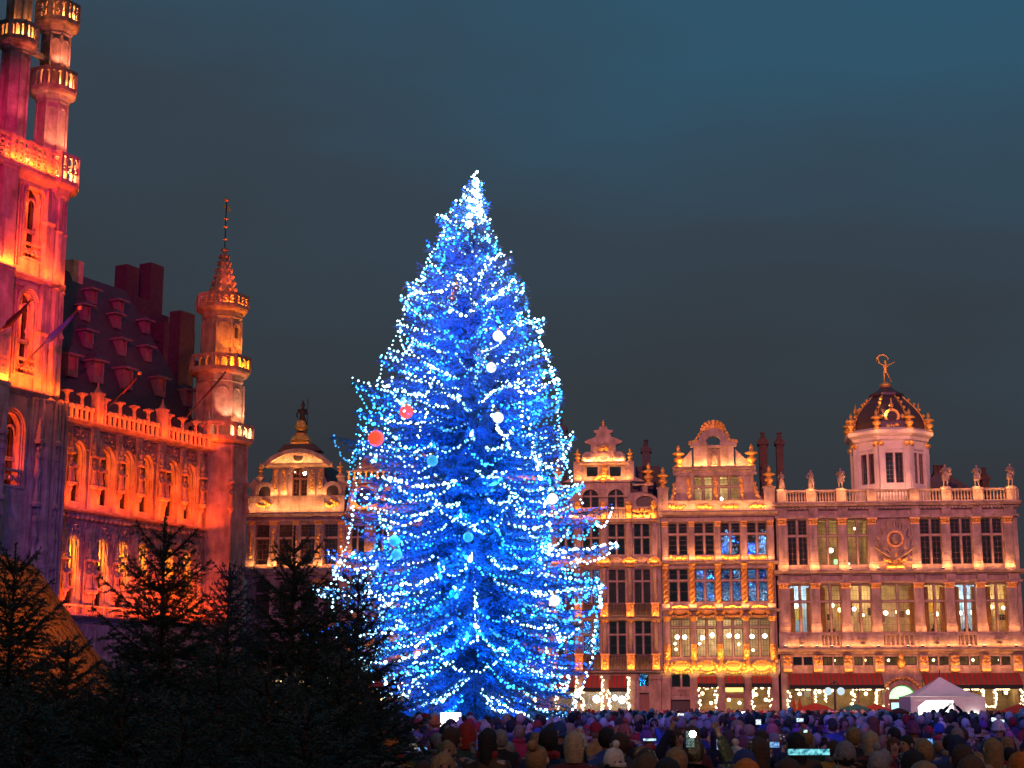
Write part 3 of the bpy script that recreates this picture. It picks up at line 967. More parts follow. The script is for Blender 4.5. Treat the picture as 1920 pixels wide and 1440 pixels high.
for p in (1266, 1305, 1340, 1376, 1414):
    e.box(X(p, 885) - .18, X(p, 885) + .18, -.3, .1, Z(891), Z(886.5))
e.build('gable_cornice', M['stone'], brou)
# crowning aedicule
cx = X(1338, 850)
hw = X(1372, 850) - cx
b = MB()
b.wall(cx - hw, cx + hw, Z(876), Z(834), .05, .5, [(cx - .52, cx + .52, Z(874), Z(840))])
b.spandrel(cx - .52, cx + .52, Z(846), Z(834) - .01, .06, .49)
b.box(cx - .52, cx + .52, .42, .5, Z(874), Z(838))
b.box(cx - hw - .15, cx - .55, -.2, .051, Z(874.5), Z(838)).box(cx + .55, cx + hw + .15, -.2, .051, Z(874.5), Z(838))
b.box(cx - hw - .4, cx - .5, -.4, .3, Z(838), Z(830)).box(cx + .5, cx + hw + .4, -.4, .3, Z(838), Z(830))
b.arch(cx, Z(832), .62, 1.2, -.35, .4, 0, PI, 16, sz=1.0)
for s in (-1, 1):
    p0, p1 = cx + s * (hw + .3), cx + s * (hw + 1.9)
    pl = [(p0, Z(875.7)), (p1, Z(875.7)), (p1 - s * .2, Z(872)), (p0 + s * .55, Z(856)), (p0 + s * .12, Z(845)), (p0, Z(842))]
    b.prism(pl if s > 0 else pl[::-1], .08, .42)
b.build('gable_top', M['stone'], brou)
c = MB()
for k in range(9):
    a = PI * (k + .0) / 8
    c.tube([(cx, -.1, Z(808)), (cx + 1.0 * math.cos(a), -.2, Z(806) + .75 * math.sin(a))], [.1, .17], 5)
garland(c, [(cx + 1.35 * math.cos(PI * k / 12), -.15, Z(832) + 1.35 * math.sin(PI * k / 12)) for k in range(1, 12)], .14, 26, 4)
for s in (-1, 1):
    garland(c, [(cx + s * 1.2, -.2, Z(826)), (cx + s * 1.7, -.2, Z(829)), (cx + s * 1.8, -.2, Z(833))], .17, 7, 8 + s)
c.build('gilded_shell', M['gold'], brou)
BROU_NICHE = F.world(cx, .12, Z(874))
for p, y0, y1 in ((1272, 875, 832), (1409, 875, 832)):
    urn(brou, X(p, 855), .1, Z(y0), Z(y1) - Z(y0))
for p in (1243, 1442):
    MB().box(X(p, 935) - .42, X(p, 935) + .42, -.35, .4, zg0, Z(917)).box(X(p, 935) - .5, X(p, 935) + .5, -.43, .48, Z(917), Z(914)).build('pedestal', M['stone'], brou)
    urn(brou, X(p, 900), 0, Z(914), Z(874) - Z(914))
# belt of gilded panels
e = MB()
e.box(xl, xr, -.22, -.001, Z(958), Z(941))
for p in (1246, 1296, 1344, 1393, 1444):
    e.box(X(p, 950) - .22, X(p, 950) + .22, -.30, -.21, Z(958), Z(941.2))
e.box(xl - .1, xr + .1, -.34, -.0, Z(941), Z(939))
e.build('panel_belt', M['stone'], brou)
for p in (1270, 1320, 1368, 1419):
    x = X(p, 950)
    garland(MB(), [(x - .6, -.23, Z(950)), (x, -.25, Z(951)), (x + .6, -.23, Z(950))], .16, 14, p).build('gilded_panel', M['gold'], brou)
e = MB()
e.cornice(xl - .15, xr + .3, Z(969), Z(959), .75)
e.box(xl, xr, -.28, -.002, Z(978), Z(973))
e.build('upper_cornice', M['stone'], brou)
MB().cornice(xl - .1, xr + .25, Z(1060), Z(1052), .6).box(xl, xr, -.24, -.002, Z(1066), Z(1061)).build('middle_cornice', M['stone'], brou)
MB().cornice(xl - .1, xr + .25, Z(1148), Z(1142), .55).box(xl, xr, -.2, -.002, Z(1159), Z(1155)).build('lower_cornice', M['stone'], brou)
for i, h in enumerate(HA):
    win(brou, *h, .18, Z(1001), 1, 'glass', (1, 4) , yaw=R((0, 0, -6.3, -8.0)[i]))
for i, h in enumerate(HB):
    win(brou, *h, .18, Z(1088), 1, 'glass', (1, 2), yaw=R((0, -4.4, -6.3, -8.0)[i]))
for i, h in enumerate(HC):
    win(brou, *h, .18, Z(1176), 1, 'glass_lit', (3, 5), fm='iron')
ls = [(X(p, 1193), rnd.uniform(.8, 1.6), Z(1192) + rnd.uniform(-.1, .1), .17, 'lamp_white') for p in (1270, 1284, 1318, 1336, 1368, 1384, 1412, 1436)]
ls += [(X(p, 1210), rnd.uniform(1.2, 2.6), Z(q), .11, 'lamp_warm') for p, q in ((1266, 1205), (1268, 1216), (1313, 1205), (1388, 1206), (1414, 1218))]
room(brou, xl + .5, xr - .5, Z(1233), Z(1158), lamps=ls, watts=150, col=(1, .84, .55))
for p, q in ((1272, 1040.5), (1321, 1040.5), (1370, 1040.5), (1420, 1040.5)):
    x = X(p, q)
    c = MB().box(x - .75, x + .75, -.12, .0, Z(1051), Z(1041))
    o = c.build('apron', M['stone'], brou)
    garland(MB(), [(x - .62, -.16, Z(1044)), (x - .3, -.18, Z(1047)), (x + .3, -.18, Z(1047)), (x + .62, -.16, Z(1044))], .14, 16, p).build('gilded_swag', M['gold'], o)
for p, q in ((1275, 1146), (1325, 1146), (1373, 1146), (1423, 1146)):
    cartouche(MB(), X(p, q), Z(q), 1.65, .95, -.34, p).build('gilded_cartouche', M['gold'], brou)
for p in (1247, 1297, 1346, 1395, 1445):
    pilaster(brou, X(p, 1010), .40, Z(1052), Z(978), base=.5, cap=.42)
    x = X(p + 1, 1100)                                      # twisted column
    o = MB().box(x - .3, x + .3, -.36, .02, Z(1142), Z(1132)).build('column_base', M['stone'], brou)
    c = MB()
    n = 26
    zA, zB = Z(1132), Z(1068)
    for s in (0, PI):
        c.tube([(x + .13 * math.cos(s + k * .75), -.2 + .1 * math.sin(s + k * .75), zA + (zB - zA) * k / n) for k in range(n + 1)], .12, 5)
    c.build('twisted_column', M['gold'], brou)
    MB().lathe([(.2, 0), (.26, .12), (.22, .3), (.36, .42)], (x, -.2, zB), 8).build('gilded_capital', M['gold'], brou)
    x = X(p + 4, 1195)
    c = MB().lathe([(.2, Z(1210)), (.19, Z(1164))], (x, -.18, 0), 10)
    o = c.build('column', M['stone'], brou)
    c = MB().lathe([(.26, Z(1238)), (.3, Z(1234)), (.22, Z(1230)), (.27, Z(1220)), (.22, Z(1210)), (.26, Z(1208))], (x, -.18, 0), 8)
    garland(c, [(x, -.42, Z(1232)), (x, -.42, Z(1210))], .12, 8, p)
    c.build('gilded_drum', M['gold'], o)
    MB().lathe([(.2, Z(1165)), (.28, Z(1162)), (.36, Z(1156))], (x, -.18, 0), 8).build('gilded_capital', M['gold'], o)
# gilded frieze over the shops
fb = MB().box(xl, xr + .1, -.3, -.003, Z(1261), Z(1236))
fb.build('frieze', M['stone'], brou)
for k, p in enumerate((1275, 1326, 1376, 1428)):
    cartouche(MB(), X(p, 1250), Z(1250), 1.9, 1.0, -.36, 40 + k).build('gilded_cartouche', M['gold'], brou)
for p in (1249, 1300, 1351, 1402, 1452):
    x = X(p, 1250)
    garland(MB().ball((x, -.5, Z(1249)), .2, 6, 4, sz=1.5), [(x - .12, -.42, Z(1259)), (x + .1, -.42, Z(1239))], .16, 7, p).build('gilded_mask', M['gold'], brou)
# ground floor
for p in (1249, 1302, 1352, 1402, 1452):
    x = X(p, 1300)
    MB().box(x - .33, x + .33, -.22, .021, 0, Z(1266)).box(x - .42, x + .42, -.3, .022, Z(1266), Z(1261.2)).build('pier', M['stone2'], brou)
win(brou, *HS[0], .2, None, 1, 'glass', (1, 1), fm='iron', yaw=R(-8.5))
MB().box(X(1260, 1300), X(1296, 1300), -.08, -.001, Z(1303), Z(1292)).build('carved_plaque', M['stone2'], brou)
MB().box(HS[1][0], HS[1][1], .3, .36, 0, HS[1][3]).build('dark_door', M['iron'], brou)
for i, h in enumerate(HS[2:]):
    awning(brou, h[0] + .02, h[1] - .02, Z(1281), Z(1267), out=.8)
    MB().box(h[0] + .06, h[1] - .06, .2, .215, .6, h[3] - .8).build('shop_pane', M['glass_lit'], brou)
    MB().box(h[0], h[1], .18, .3, 0, .6).build('stall_riser', M['frame'], brou)
    if i == 1:
        MB().box(h[0] + .1, h[1] - .1, -.2, -.1, Z(1297), Z(1285)).build('lit_shop_sign', glow('shop_sign_light', (1, .72, .2), 1.6), brou)
        MB().box(h[0] + .05, h[1] - .05, .05, .17, Z(1309), Z(1300)).build('door_head', M['frame'], brou)
    else:
        q = [(h[0] + .1, -.1, Z(1338)), (h[0] + .15, -.15, Z(1320)), (h[0] + .05, -.15, Z(1300)), (h[0] + .35, -.15, Z(1288)), (h[0] + .8, -.2, Z(1291)), (h[1] - .1, -.15, Z(1286)), (h[1] - .15, -.15, Z(1305)), (h[1] - .05, -.1, Z(1330))]
        fairy(brou, q, .13, .075, jit=.12, seed=i)
room(brou, HS[2][0] - .2, xr - .5, .02, Z(1268), lamps=[(X(p, 1310), 1.4, Z(q), .13, 'lamp_warm') for p, q in ((1318, 1300), (1334, 1318), (1368, 1312), (1388, 1318), (1420, 1302), (1438, 1312))], watts=60, col=(1, .74, .38))
chimney(brou, X(1424, 850, 4), X(1439, 850, 4), 4, 5, F.Z(1430, 940, 4), F.Z(1430, 822, 4), 1)
chimney(brou, X(1456, 850, 4.5), X(1469, 850, 4.5), 4.5, 5.4, F.Z(1460, 940, 4.5), F.Z(1460, 822, 4.5), 1)
strip(brou, gxl + .2, gxr - .2, -.5, Z(876) + .05, WARM, 40, 30)
strip(brou, xl + .2, xr - .2, -.7, Z(958) + .1, WARM, 40, 22)
strip(brou, xl + .2, xr - .2, -.6, Z(1052) + .1, WARM, 45, 16)
strip(brou, xl + .2, xr - .2, -.55, Z(1142) + .1, WARM, 40, 14)
strip(brou, xl + .2, xr - .2, -.75, Z(1237) + .12, WARM, 32, 14)
strip(brou, xl + .2, xr - .2, -1.0, Z(1264), (1, .5, .14), 40, 25)
flood_spots(brou, [X(1316, 872), X(1365, 872)], -.42, Z(876) + .01)

# ------------------------------------------------------------------ house with two arched attic windows and balconies, partly behind the tree
F = house_frame(1132)
sac = empty('guild_house', F.o, F.rz, 'guild house with twin arched attic windows and iron balconies next to the blue tree', 'guild house', 'gabled houses along the far side of the square')
Z = lambda py: F.Z(1132, py)
xl, xr = X(1026, 1050), X(1239.5, 1050)
c0 = (xl + xr) / 2
pit = X(1185, 1050) - X(1137, 1050)
pil = [c0 - 2 * pit + .02, c0 - pit, c0, c0 + pit, c0 + 2 * pit - .05]
cols = [(pil[i] + .36, pil[i + 1] - .36) for i in range(4)]
HA = [(a, b, Z(1040), Z(983)) for a, b in cols]
HB = [(a, b, Z(1131), Z(1068)) for a, b in cols]
HC = [(a, b, Z(1229), Z(1164)) for a, b in cols]
HG = [(a - .0, b, Z(950), Z(912)) for a, b in cols[1:3]]
zb = Z(957)
HS = [(a - .1, b + .1, 0.0, Z(1266)) for a, b in cols[:3]] + [(cols[3][0] + .25, cols[3][1] - .25, Z(1286), Z(1262)), (cols[3][0] + .25, cols[3][1] - .25, 0, Z(1300))]
MB().wall(xl, xr - .01, 0, zb, 0, .5, HA + HB + HC + HS).build('facade_wall', M['stone'], sac)
body(sac, xl, xr - .01, zb, 10, roof=[(xl + .2, zb), (xr - .2, zb), (c0, Z(850))])
for b_ in (Z(1250), Z(1147), Z(1055), Z(960)):
    MB().box(xl + .41, xr - .42, .53, 9.5, b_ - .15, b_).build('floor_slab', M['dark'], sac)
# attic: two arched windows, oval bull's-eyes at the sides
ax0, ax1 = cols[1][0] - .5, cols[2][1] + .5
za = Z(903)
g = MB().wall(ax0, ax1, zb, za, .03, .5, [(a, b, Z(953), Z(918)) for a, b in cols[1:3]])
for a, b in cols[1:3]:
    rr = (b - a) / 2
    g.spandrel(a, b, Z(918) - rr, Z(918) + .01, .035, .48)
    g.arch((a + b) / 2, Z(918) - rr, rr, rr + .32, -.2, .031, n=14)
g.build('attic_wall', M['stone'], sac)
for a, b in cols[1:3]:
    win(sac, a, b, Z(953), Z(918), .2, Z(930), 1, 'glass', (1, 3), fm='iron', bw=.1)
for s in (-1, 1):
    x0, x1 = (xl, ax0) if s < 0 else (ax1, xr)
    xm = (x0 + x1) / 2
    q = MB().prism([(x0, zb), (x1, zb), (x1, Z(925) if s < 0 else Z(940)), (xm, Z(922)), (x0, Z(940) if s < 0 else Z(925))], .06, .5)
    q.build('attic_wing', M['stone'], sac)
    q = MB()
    n = 18
    q.arch(xm, Z(944), .75, 1.05, -.22, .05, 0, 2 * PI, n, sz=.72)
    q.build('oval_surround', M['stone'], sac)
    MB().prism([(xm + .74 * math.cos(2 * PI * k / n), Z(944) + .53 * math.sin(2 * PI * k / n)) for k in range(n)], .0, .058).build('oval_pane', M['iron'], sac)
    MB().sweepx([(.5, Z(912)), (-.3, Z(912)), (-.36, Z(909)), (.5, Z(909))], x0 + .2, x1 - .5).build('wing_cornice', M['stone'], sac)
    MB().box(xm - .2, xm + .2, -.1, .4, Z(925), Z(912.2)).build('pedestal', M['stone'], sac)
    urn(sac, xm + s * .3, .1, Z(909), Z(868) - Z(909))
# upper gable tier
u0, u1 = X(1092, 890), X(1172, 890)
m0 = (u0 + u1) / 2
uw = (u1 - u0) / 2
HU = [(m0 - uw * .80, m0 - uw * .28, Z(893), Z(874)), (m0 + uw * .28, m0 + uw * .80, Z(893), Z(874))]
g = MB().wall(u0, u1, za - .001, Z(871), .06, .5, HU)
for s in (-1, 1):
    xe = u0 if s < 0 else u1
    pl = [(xe, za), (xe + s * 1.6, za), (xe + s * .9, Z(896)), (xe + s * .35, Z(885)), (xe + s * .15, Z(871.5)), (xe, Z(871.5))]
    g.prism(pl if s > 0 else pl[::-1], .08, .48)
g.build('gable_tier', M['stone'], sac)
for h in HU:
    MB().box(h[0], h[1], .3, .34, h[2], h[3]).build('gable_pane', M['glass'], sac)
e = MB().sweepx([(.5, Z(872)), (-.2, Z(872)), (-.4, Z(869)), (-.4, Z(867)), (.5, Z(866))], u0 - .3, u1 + .3)
e.box(ax0 - .1, ax1 + .1, -.2, .5, Z(904.5), Z(901))
e.build('gable_cornice', M['stone'], sac)
b = MB()
pr = [(1.72, 866), (1.78, 862), (1.66, 855), (1.25, 850.5), (1.02, 849), (1.0, 834), (1.45, 831), (1.5, 827), (1.0, 822), (.62, 819), (.55, 812), (.75, 811), (.78, 807), (.35, 805.5), (.3, 800)]
pl = [(m0 + q, Z(p)) for q, p in pr] + [(m0 - q, Z(p)) for q, p in pr[::-1]]
b.prism(pl, -.05, .5)
b.arch(m0, Z(858), .3, .52, -.2, -.04, 0, 2 * PI, 16, sz=.75)
b.arch(m0, Z(848), .75, .95, -.22, -.04, n=12, sz=.9)
for s in (-1, 1):
    b.ball((m0 + s * 1.2, -.1, Z(858)), .55, 10, 6, sy=.5, sz=.9)
    b.sweepx([(0, 0)] * 3, 0, 0) if False else None
b.build('gable_crown', M['stone'], sac)
garland(MB(), [(m0 - .3, -.1, Z(840)), (m0 + .3, -.1, Z(840))], .18, 5, 2).build('gilded_mask', M['gold'], sac)
urn(sac, m0, .2, Z(801), Z(786) - Z(801))
for p in (1083, 1181):
    MB().box(X(p, 870) - .32, X(p, 870) + .32, -.15, .45, za, Z(866)).build('pedestal', M['stone'], sac)
    urn(sac, X(p, 855), .1, Z(866), Z(840) - Z(866), 'gold')
garland(MB(), [(m0, -.1, Z(872)), (m0, -.12, Z(905))], .2, 7, 5).build('gilded_drop', M['gold'], sac)
for s in (-1, 1):
    garland(MB(), [(m0, -.1, Z(890)), (m0 + s * .8, -.1, Z(900))], .16, 7, 6).build('gilded_swag', M['gold'], sac)
    garland(MB(), [(m0 + s * (uw + .3), -.02, Z(878)), (m0 + s * (uw + .5), -.02, Z(900))], .14, 7, 7).build('gilded_swag', M['gold'], sac)
# balustrade under the attic
y0, y1 = Z(975), Z(952)
for i in range(4):
    a, b = pil[i] + .25, pil[i + 1] - .25
    MB().box(a, b, -.4, -.1, y1 - .12, y1).box(a, b, -.4, -.1, y0, y0 + .1).build('handrail', M['stone'], sac)
    if i in (1, 2):
        for k in range(8):
            baluster(sac, a + (b - a) * (k + .5) / 8, -.25, y0 + .1, y1 - y0 - .22, .075)
    else:
        garland(MB(), [(a + .1, -.3, (y0 + y1) / 2 - .2), (b - .1, -.3, (y0 + y1) / 2 - .2), (b - .1, -.3, (y0 + y1) / 2 + .2), (a + .1, -.3, (y0 + y1) / 2 + .2)], .16, 26, i).build('gilded_panel', M['gold'], sac)
for x in pil:
    MB().lathe([(.22, y0 - .2), (.26, y0), (.2, y0 + .2), (.25, y0 + .5), (.18, y1 - .2), (.27, y1), (.3, y1 + .1), (.2, y1 + .2), (.22, y1 + .4), (.05, y1 + .5)], (x, -.3, 0), 8).build('gilded_post', M['gold'], sac)
MB().cornice(xl - .05, xr + .0, Z(983), Z(975.2), .6).build('upper_cornice', M['stone'], sac)
MB().cornice(xl - .05, xr + .0, Z(1066), Z(1058), .5).build('middle_cornice', M['stone'], sac)
for hs, tz in ((HA, 1008), (HB, 1090), (HC, 1190)):
    for i, h in enumerate(hs):
        win(sac, *h, .2, Z(tz), 1, 'glass', (3, 4) if hs is HB else (1, 2), fm='iron', bar='stone', bw=.12, yaw=R(-5) if i > 1 else 0)
for i, x in enumerate(pil):
    MB().lathe([(.3, Z(1063)), (.17, Z(1050)), (.24, Z(1035)), (.32, Z(1010)), (.28, Z(1000)), (.34, Z(992)), (.2, Z(988)), (.24, Z(981))], (x, -.2, 0), 8).build('herm_pillar', M['stone'], sac, smooth=True)
    cartouche(MB(), x, Z(1054), 1.0, .75, -.4, i).build('gilded_cartouche', M['gold'], sac)
    MB().lathe([(.2, Z(1131)), (.17, Z(1072)), (.28, Z(1066))], (x, -.2, 0), 10).build('column', M['stone'], sac, smooth=True)
    MB().lathe([(.2, Z(1228)), (.17, Z(1170)), (.28, Z(1163))], (x, -.2, 0), 10).build('column', M['stone'], sac, smooth=True)
    for q0, q1 in ((1157, 1131), (1257, 1226)):
        c = MB().box(x - .28, x + .28, -.5, -.05, Z(q0), Z(q1 + 3))
        garland(c, [(x - .1, -.52, Z(q0 - 3)), (x + .1, -.52, Z(q1 + 5))], .15, 8, i)
        c.box(x - .36, x + .36, -.56, -.04, Z(q1 + 3), Z(q1))
        c.build('gilded_pedestal', M['gold'], sac)
    c = MB()
    garland(c, [(x - .2, -.3, Z(1163)), (x + .2, -.3, Z(1163))], .16, 5, i)
    c.build('gilded_capital', M['gold'], sac)
    if i < 4:
        a, b = pil[i] + .36, pil[i + 1] - .36
        cartouche(MB(), (a + b) / 2, Z(1053), 1.2, .7, -.2, 9 + i).build('carved_panel', M['stone2'], sac)
        for q0, q1 in ((1157, 1133), (1257, 1229)):
            r_ = MB().box(a, b, -.44, -.36, Z(q1), Z(q1) + .08).box(a, b, -.44, -.36, Z(q0) + .05, Z(q0) + .13)
            for k in range(11):
                r_.lathe([(.035, Z(q0) + .1), (.05, Z((q0 + q1) / 2)), (.03, Z(q1))], (a + (b - a) * (k + .5) / 11, -.4, 0), 5)
            r_.build('balcony_railing', M['iron'], sac, kind='stuff')
for q in (1159, 1258):
    MB().cornice(xl - .02, xr, Z(q + 6), Z(q), .6).build('balcony_slab', M['stone'], sac)
for x in pil:
    MB().box(x - .34, x + .34, -.3, .021, 0, Z(1274)).box(x - .45, x + .45, -.42, .022, Z(1274), Z(1264.5)).build('pier', M['stone2'], sac)
for i, h in enumerate(HS[:3]):
    awning(sac, h[0] + .02, h[1] - .02, Z(1289), Z(1266), out=1.0)
    MB().box(h[0] + .06, h[1] - .06, .2, .215, .6, h[3] - .9).build('shop_pane', M['glass_lit'], sac)
    MB().box(h[0], h[1], .18, .3, 0, .6).build('stall_riser', M['frame'], sac)
    fairy(sac, [(h[0] + .05, -.35, Z(1290)), (h[0] - .08, -.35, Z(1305)), (h[0] + .05, -.35, Z(1332))], .1, .08, jit=.12, seed=i)
    fairy(sac, [(h[1] + .1, -.4, Z(1270)), (h[1] + .0, -.38, Z(1296)), (h[1] + .05, -.35, Z(1332))], .1, .08, jit=.12, seed=i + 7)
room(sac, xl + .5, HS[2][1] + .1, .02, Z(1268), lamps=[(X(1118, 1311), .6, Z(1311), .28, 'lamp_white'), (X(1166, 1311), .6, Z(1312), .28, 'lamp_white'), (X(1152, 1311), .9, Z(1308), .2, 'lamp_white'), (X(1075, 1311), 1, Z(1310), .15, 'lamp_warm')], watts=70, col=(1, .8, .5))
MB().box(HS[3][0], HS[3][1], .25, .3, HS[3][2], HS[3][3]).build('dark_transom_pane', M['glass'], sac)
MB().box(HS[4][0], HS[4][1], .25, .3, 0, HS[4][3]).build('door', M['frame'], sac)
MB().box(HS[3][0], HS[3][1], -.1, -.001, Z(1299), Z(1291)).build('carved_plaque', M['stone2'], sac)
chimney(sac, X(1204, 860, 5), X(1219, 860, 5), 5, 6, F.Z(1210, 930, 5), F.Z(1210, 836, 5), 1, 'slate')
MB().box(X(1192, 900, 5), X(1238, 900, 5), 5, 9, F.Z(1210, 960, 5), F.Z(1210, 874, 5)).build('rear_roof', M['slate'], sac)
chimney(sac, X(1040, 860, 5), X(1061, 860, 5), 5, 6, F.Z(1050, 930, 5), F.Z(1050, 797, 5), 1, 'slate')
strip(sac, xl + .2, xr - .2, -.6, Z(975) + .1, WARM, 40, 22)
strip(sac, u0, u1, -.35, Z(866) + .05, WARM, 22, 30)
strip(sac, ax0, ax1, -.4, Z(901) + .05, WARM, 22, 25)
strip(sac, xl + .2, xr - .2, -.75, Z(1158) + .1, WARM, 22, 14)
strip(sac, xl + .2, xr - .2, -.75, Z(1257) + .1, WARM, 34, 12)
strip(sac, xl + .2, xr - .2, -.7, Z(1058) + .1, WARM, 22, 16)

# ------------------------------------------------------------------ two houses mostly hidden behind the big tree
def hidden_house(pl, pr, label, top_py, gable):
    pc = (pl + pr) / 2
    F = house_frame(pc)
    h = empty('guild_house', F.o, F.rz, label, 'guild house', 'gabled houses along the far side of the square')
    Z = lambda py: F.Z(pc, py)
    xl, xr = F.X(pl, 1050), F.X(pr, 1050)
    pit = (xr - xl) / 4
    cols = [(xl + pit * i + .45, xl + pit * (i + 1) - .45) for i in range(4)]
    HA = [(a, b, Z(1045), Z(985)) for a, b in cols]
    HB = [(a, b, Z(1135), Z(1072)) for a, b in cols]
    HC = [(a, b, Z(1229), Z(1166)) for a, b in cols]
    HS = [(a - .2, b + .2, 0.0, Z(1268)) for a, b in cols]
    zt = Z(958)
    MB().wall(xl, xr - .01, 0, zt, 0, .5, HA + HB + HC + HS).build('facade_wall', M['stone'], h)
    body(h, xl, xr - .01, zt, 10, roof=[(xl + .2, zt), (xr - .2, zt), ((xl + xr) / 2, Z(top_py + 30))])
    for q in (Z(1250), Z(1147), Z(1055), Z(960)):
        MB().box(xl + .41, xr - .42, .53, 9.5, q - .15, q).build('floor_slab', M['dark'], h)
    for hs, tz in ((HA, 1006), (HB, 1094), (HC, 1188)):
        for w_ in hs:
            win(h, *w_, .2, Z(tz), 1, 'glass', (1, 2), fm='iron')
    for i in range(5):
        x = min(max(xl + pit * i, xl + .35), xr - .4)
        for q0, q1 in ((1052, 978), (1142, 1066), (1238, 1160)):
            pilaster(h, x, .5, Z(q0), Z(q1), cap=.5)
        MB().box(x - .4, x + .4, -.26, .021, 0, Z(1262)).build('pier', M['stone2'], h)
    for i, (a, b) in enumerate(cols):
        cartouche(MB(), (a + b) / 2, Z(1058), 1.3, .6, -.16, i).build('gilded_cartouche', M['gold'], h)
        cartouche(MB(), (a + b) / 2, Z(1150), 1.3, .6, -.16, i + 5).build('gilded_cartouche', M['gold'], h)
        cartouche(MB(), (a + b) / 2, Z(1248), 1.5, .8, -.34, i + 9).build('gilded_cartouche', M['gold'], h)
        awning(h, a - .1, b + .1, Z(1288), Z(1268), out=.9)
    for q0, q1 in ((972, 958), (1064, 1052), (1160, 1142), (1262, 1238)):
        MB().cornice(xl, xr - .02, Z(q0), Z(q1), .5).build('cornice', M['stone'], h)
    room(h, xl + .5, xr - .5, .02, Z(1270), lamps=[(xl + pit * (i + .5), 1.2, Z(1312), .16, 'lamp_warm') for i in range(4)], watts=22)
    gable(h, F, Z, xl, xr, zt)
    for q in (957, 1050, 1140, 1236):
        strip(h, xl + .2, xr - .2, -.65, Z(q) + .15, WARM, 30, 16)
    return h

def gable_stern(h, F, Z, xl, xr, zt):                      # a gable like the stern of a ship
    xm = (xl + xr) / 2
    b = MB().prism([(xl, zt), (xr, zt), (xr - .3, Z(920)), (xr + .1, Z(905)), (xl - .1, Z(905)), (xl + .3, Z(920))], .05, .5)
    b.prism([(xl + .7, Z(880)), (xr - .7, Z(880)), (xr - 1.6, Z(852)), (xm, Z(838)), (xl + 1.6, Z(852))], .05, .5)
    b.box(xl + .5, xr - .5, -.1, .5, Z(884), Z(880.2))
    b.build('gable_wall', M['stone'], h)
    b = MB().box(xl, xr, -.55, .5, Z(905), Z(902)).box(xl + .1, xr - .1, -.5, -.4, Z(885), Z(882.5))
    b.build('gallery', M['stone'], h)
    for k in range(17):
        baluster(h, xl + .3 + (xr - xl - .6) * k / 16, -.45, Z(902), Z(885) - Z(902), .13, 'gold')
    for x in (xl + 1.6, xm, xr - 1.6):
        b = MB().arch(x, Z(933), .85, 1.15, -.2, .06, 0, 2 * PI, 18, sz=.9)
        garland(b, [(x - .9, -.2, Z(952)), (x + .9, -.2, Z(952))], .16, 10, 4)
        b.build('gilded_oval', M['gold'], h)
        MB().prism([(x + .84 * math.cos(2 * PI * k / 18), Z(933) + .76 * math.sin(2 * PI * k / 18)) for k in range(18)], .0, .045).build('oval_pane', M['iron'], h)
    strip(h, xl + .2, xr - .2, -.9, Z(902) + .1, WARM, 30, 20)

def gable_pediment(h, F, Z, xl, xr, zt):
    xm = (xl + xr) / 2
    MB().wall(xl + .2, xr - .2, zt, Z(905), .04, .5, [(xm - 2.4, xm - 1.4, Z(950), Z(915)), (xm - .5, xm + .5, Z(950), Z(915)), (xm + 1.4, xm + 2.4, Z(950), Z(915))]).build('gable_wall', M['stone'], h)
    for x in (xm - 1.9, xm, xm + 1.9):
        win(h, x - .5, x + .5, Z(950), Z(915), .2, None, 1, 'glass', (1, 3), fm='iron')
    MB().prism([(xl - .1, Z(904)), (xr + .1, Z(904)), (xm, Z(868))], -.25, .5).build('pediment', M['stone'], h)
    garland(MB(), [(xm - 1.6, -.3, Z(897)), (xm, -.35, Z(888)), (xm + 1.6, -.3, Z(897))], .25, 16, 4).build('gilded_relief', M['gold'], h)
    MB().cornice(xl - .2, xr + .2, Z(909), Z(904.3), .5).build('pediment_cornice', M['stone'], h)
    strip(h, xl + .2, xr - .2, -.6, Z(903) + .1, WARM, 22, 20)

hidden_house(646, 834, 'guild house with a ship-stern gable glimpsed through the blue lit tree', 838, gable_stern)
hidden_house(836, 1024, 'guild house with a triangular pediment standing wholly behind the blue lit tree', 868, gable_pediment)

# ------------------------------------------------------------------ the house with a segmental pediment and a statue
F = house_frame(556)
ren = empty('guild_house', F.o, F.rz, 'small guild house with rounded pediment and dark bishop statue next to the town hall', 'guild house', 'gabled houses along the far side of the square')
Z = lambda py: F.Z(556, py)
xl, xr = X(467, 1000), X(644, 1000)
wins = [(478, 505), (522, 547), (563, 590), (607, 635)]
HA = [(X(a, 1020), X(b, 1020), Z(1058), Z(983)) for a, b in wins]
HB = [(X(a, 1120), X(b, 1120), Z(1160), Z(1090)) for a, b in wins]
HC = [(X(a, 1200), X(b, 1200), Z(1240), Z(1180)) for a, b in wins]
HS = [(X(a - 3, 1300), X(b + 3, 1300), 0.0, Z(1268)) for a, b in wins]
zt = Z(962)
MB().wall(xl, xr, 0, zt, 0, .5, HA + HB + HC + HS).build('facade_wall', M['stone'], ren)
body(ren, xl, xr, zt, 10, roof=[(xl + .2, zt), (xr - .2, zt), (X(600, 900), Z(862)), (X(520, 900), Z(862))])
for q in (Z(1258), Z(1170), Z(1072), Z(964)):
    MB().box(xl + .41, xr - .41, .53, 9.5, q - .15, q).build('floor_slab', M['dark'], ren)
for hs, tz in ((HA, 1008), (HB, 1112), (HC, 1200)):
    for h in hs:
        win(ren, *h, .2, Z(tz), 0, 'glass', (4, 5), fm='frame')
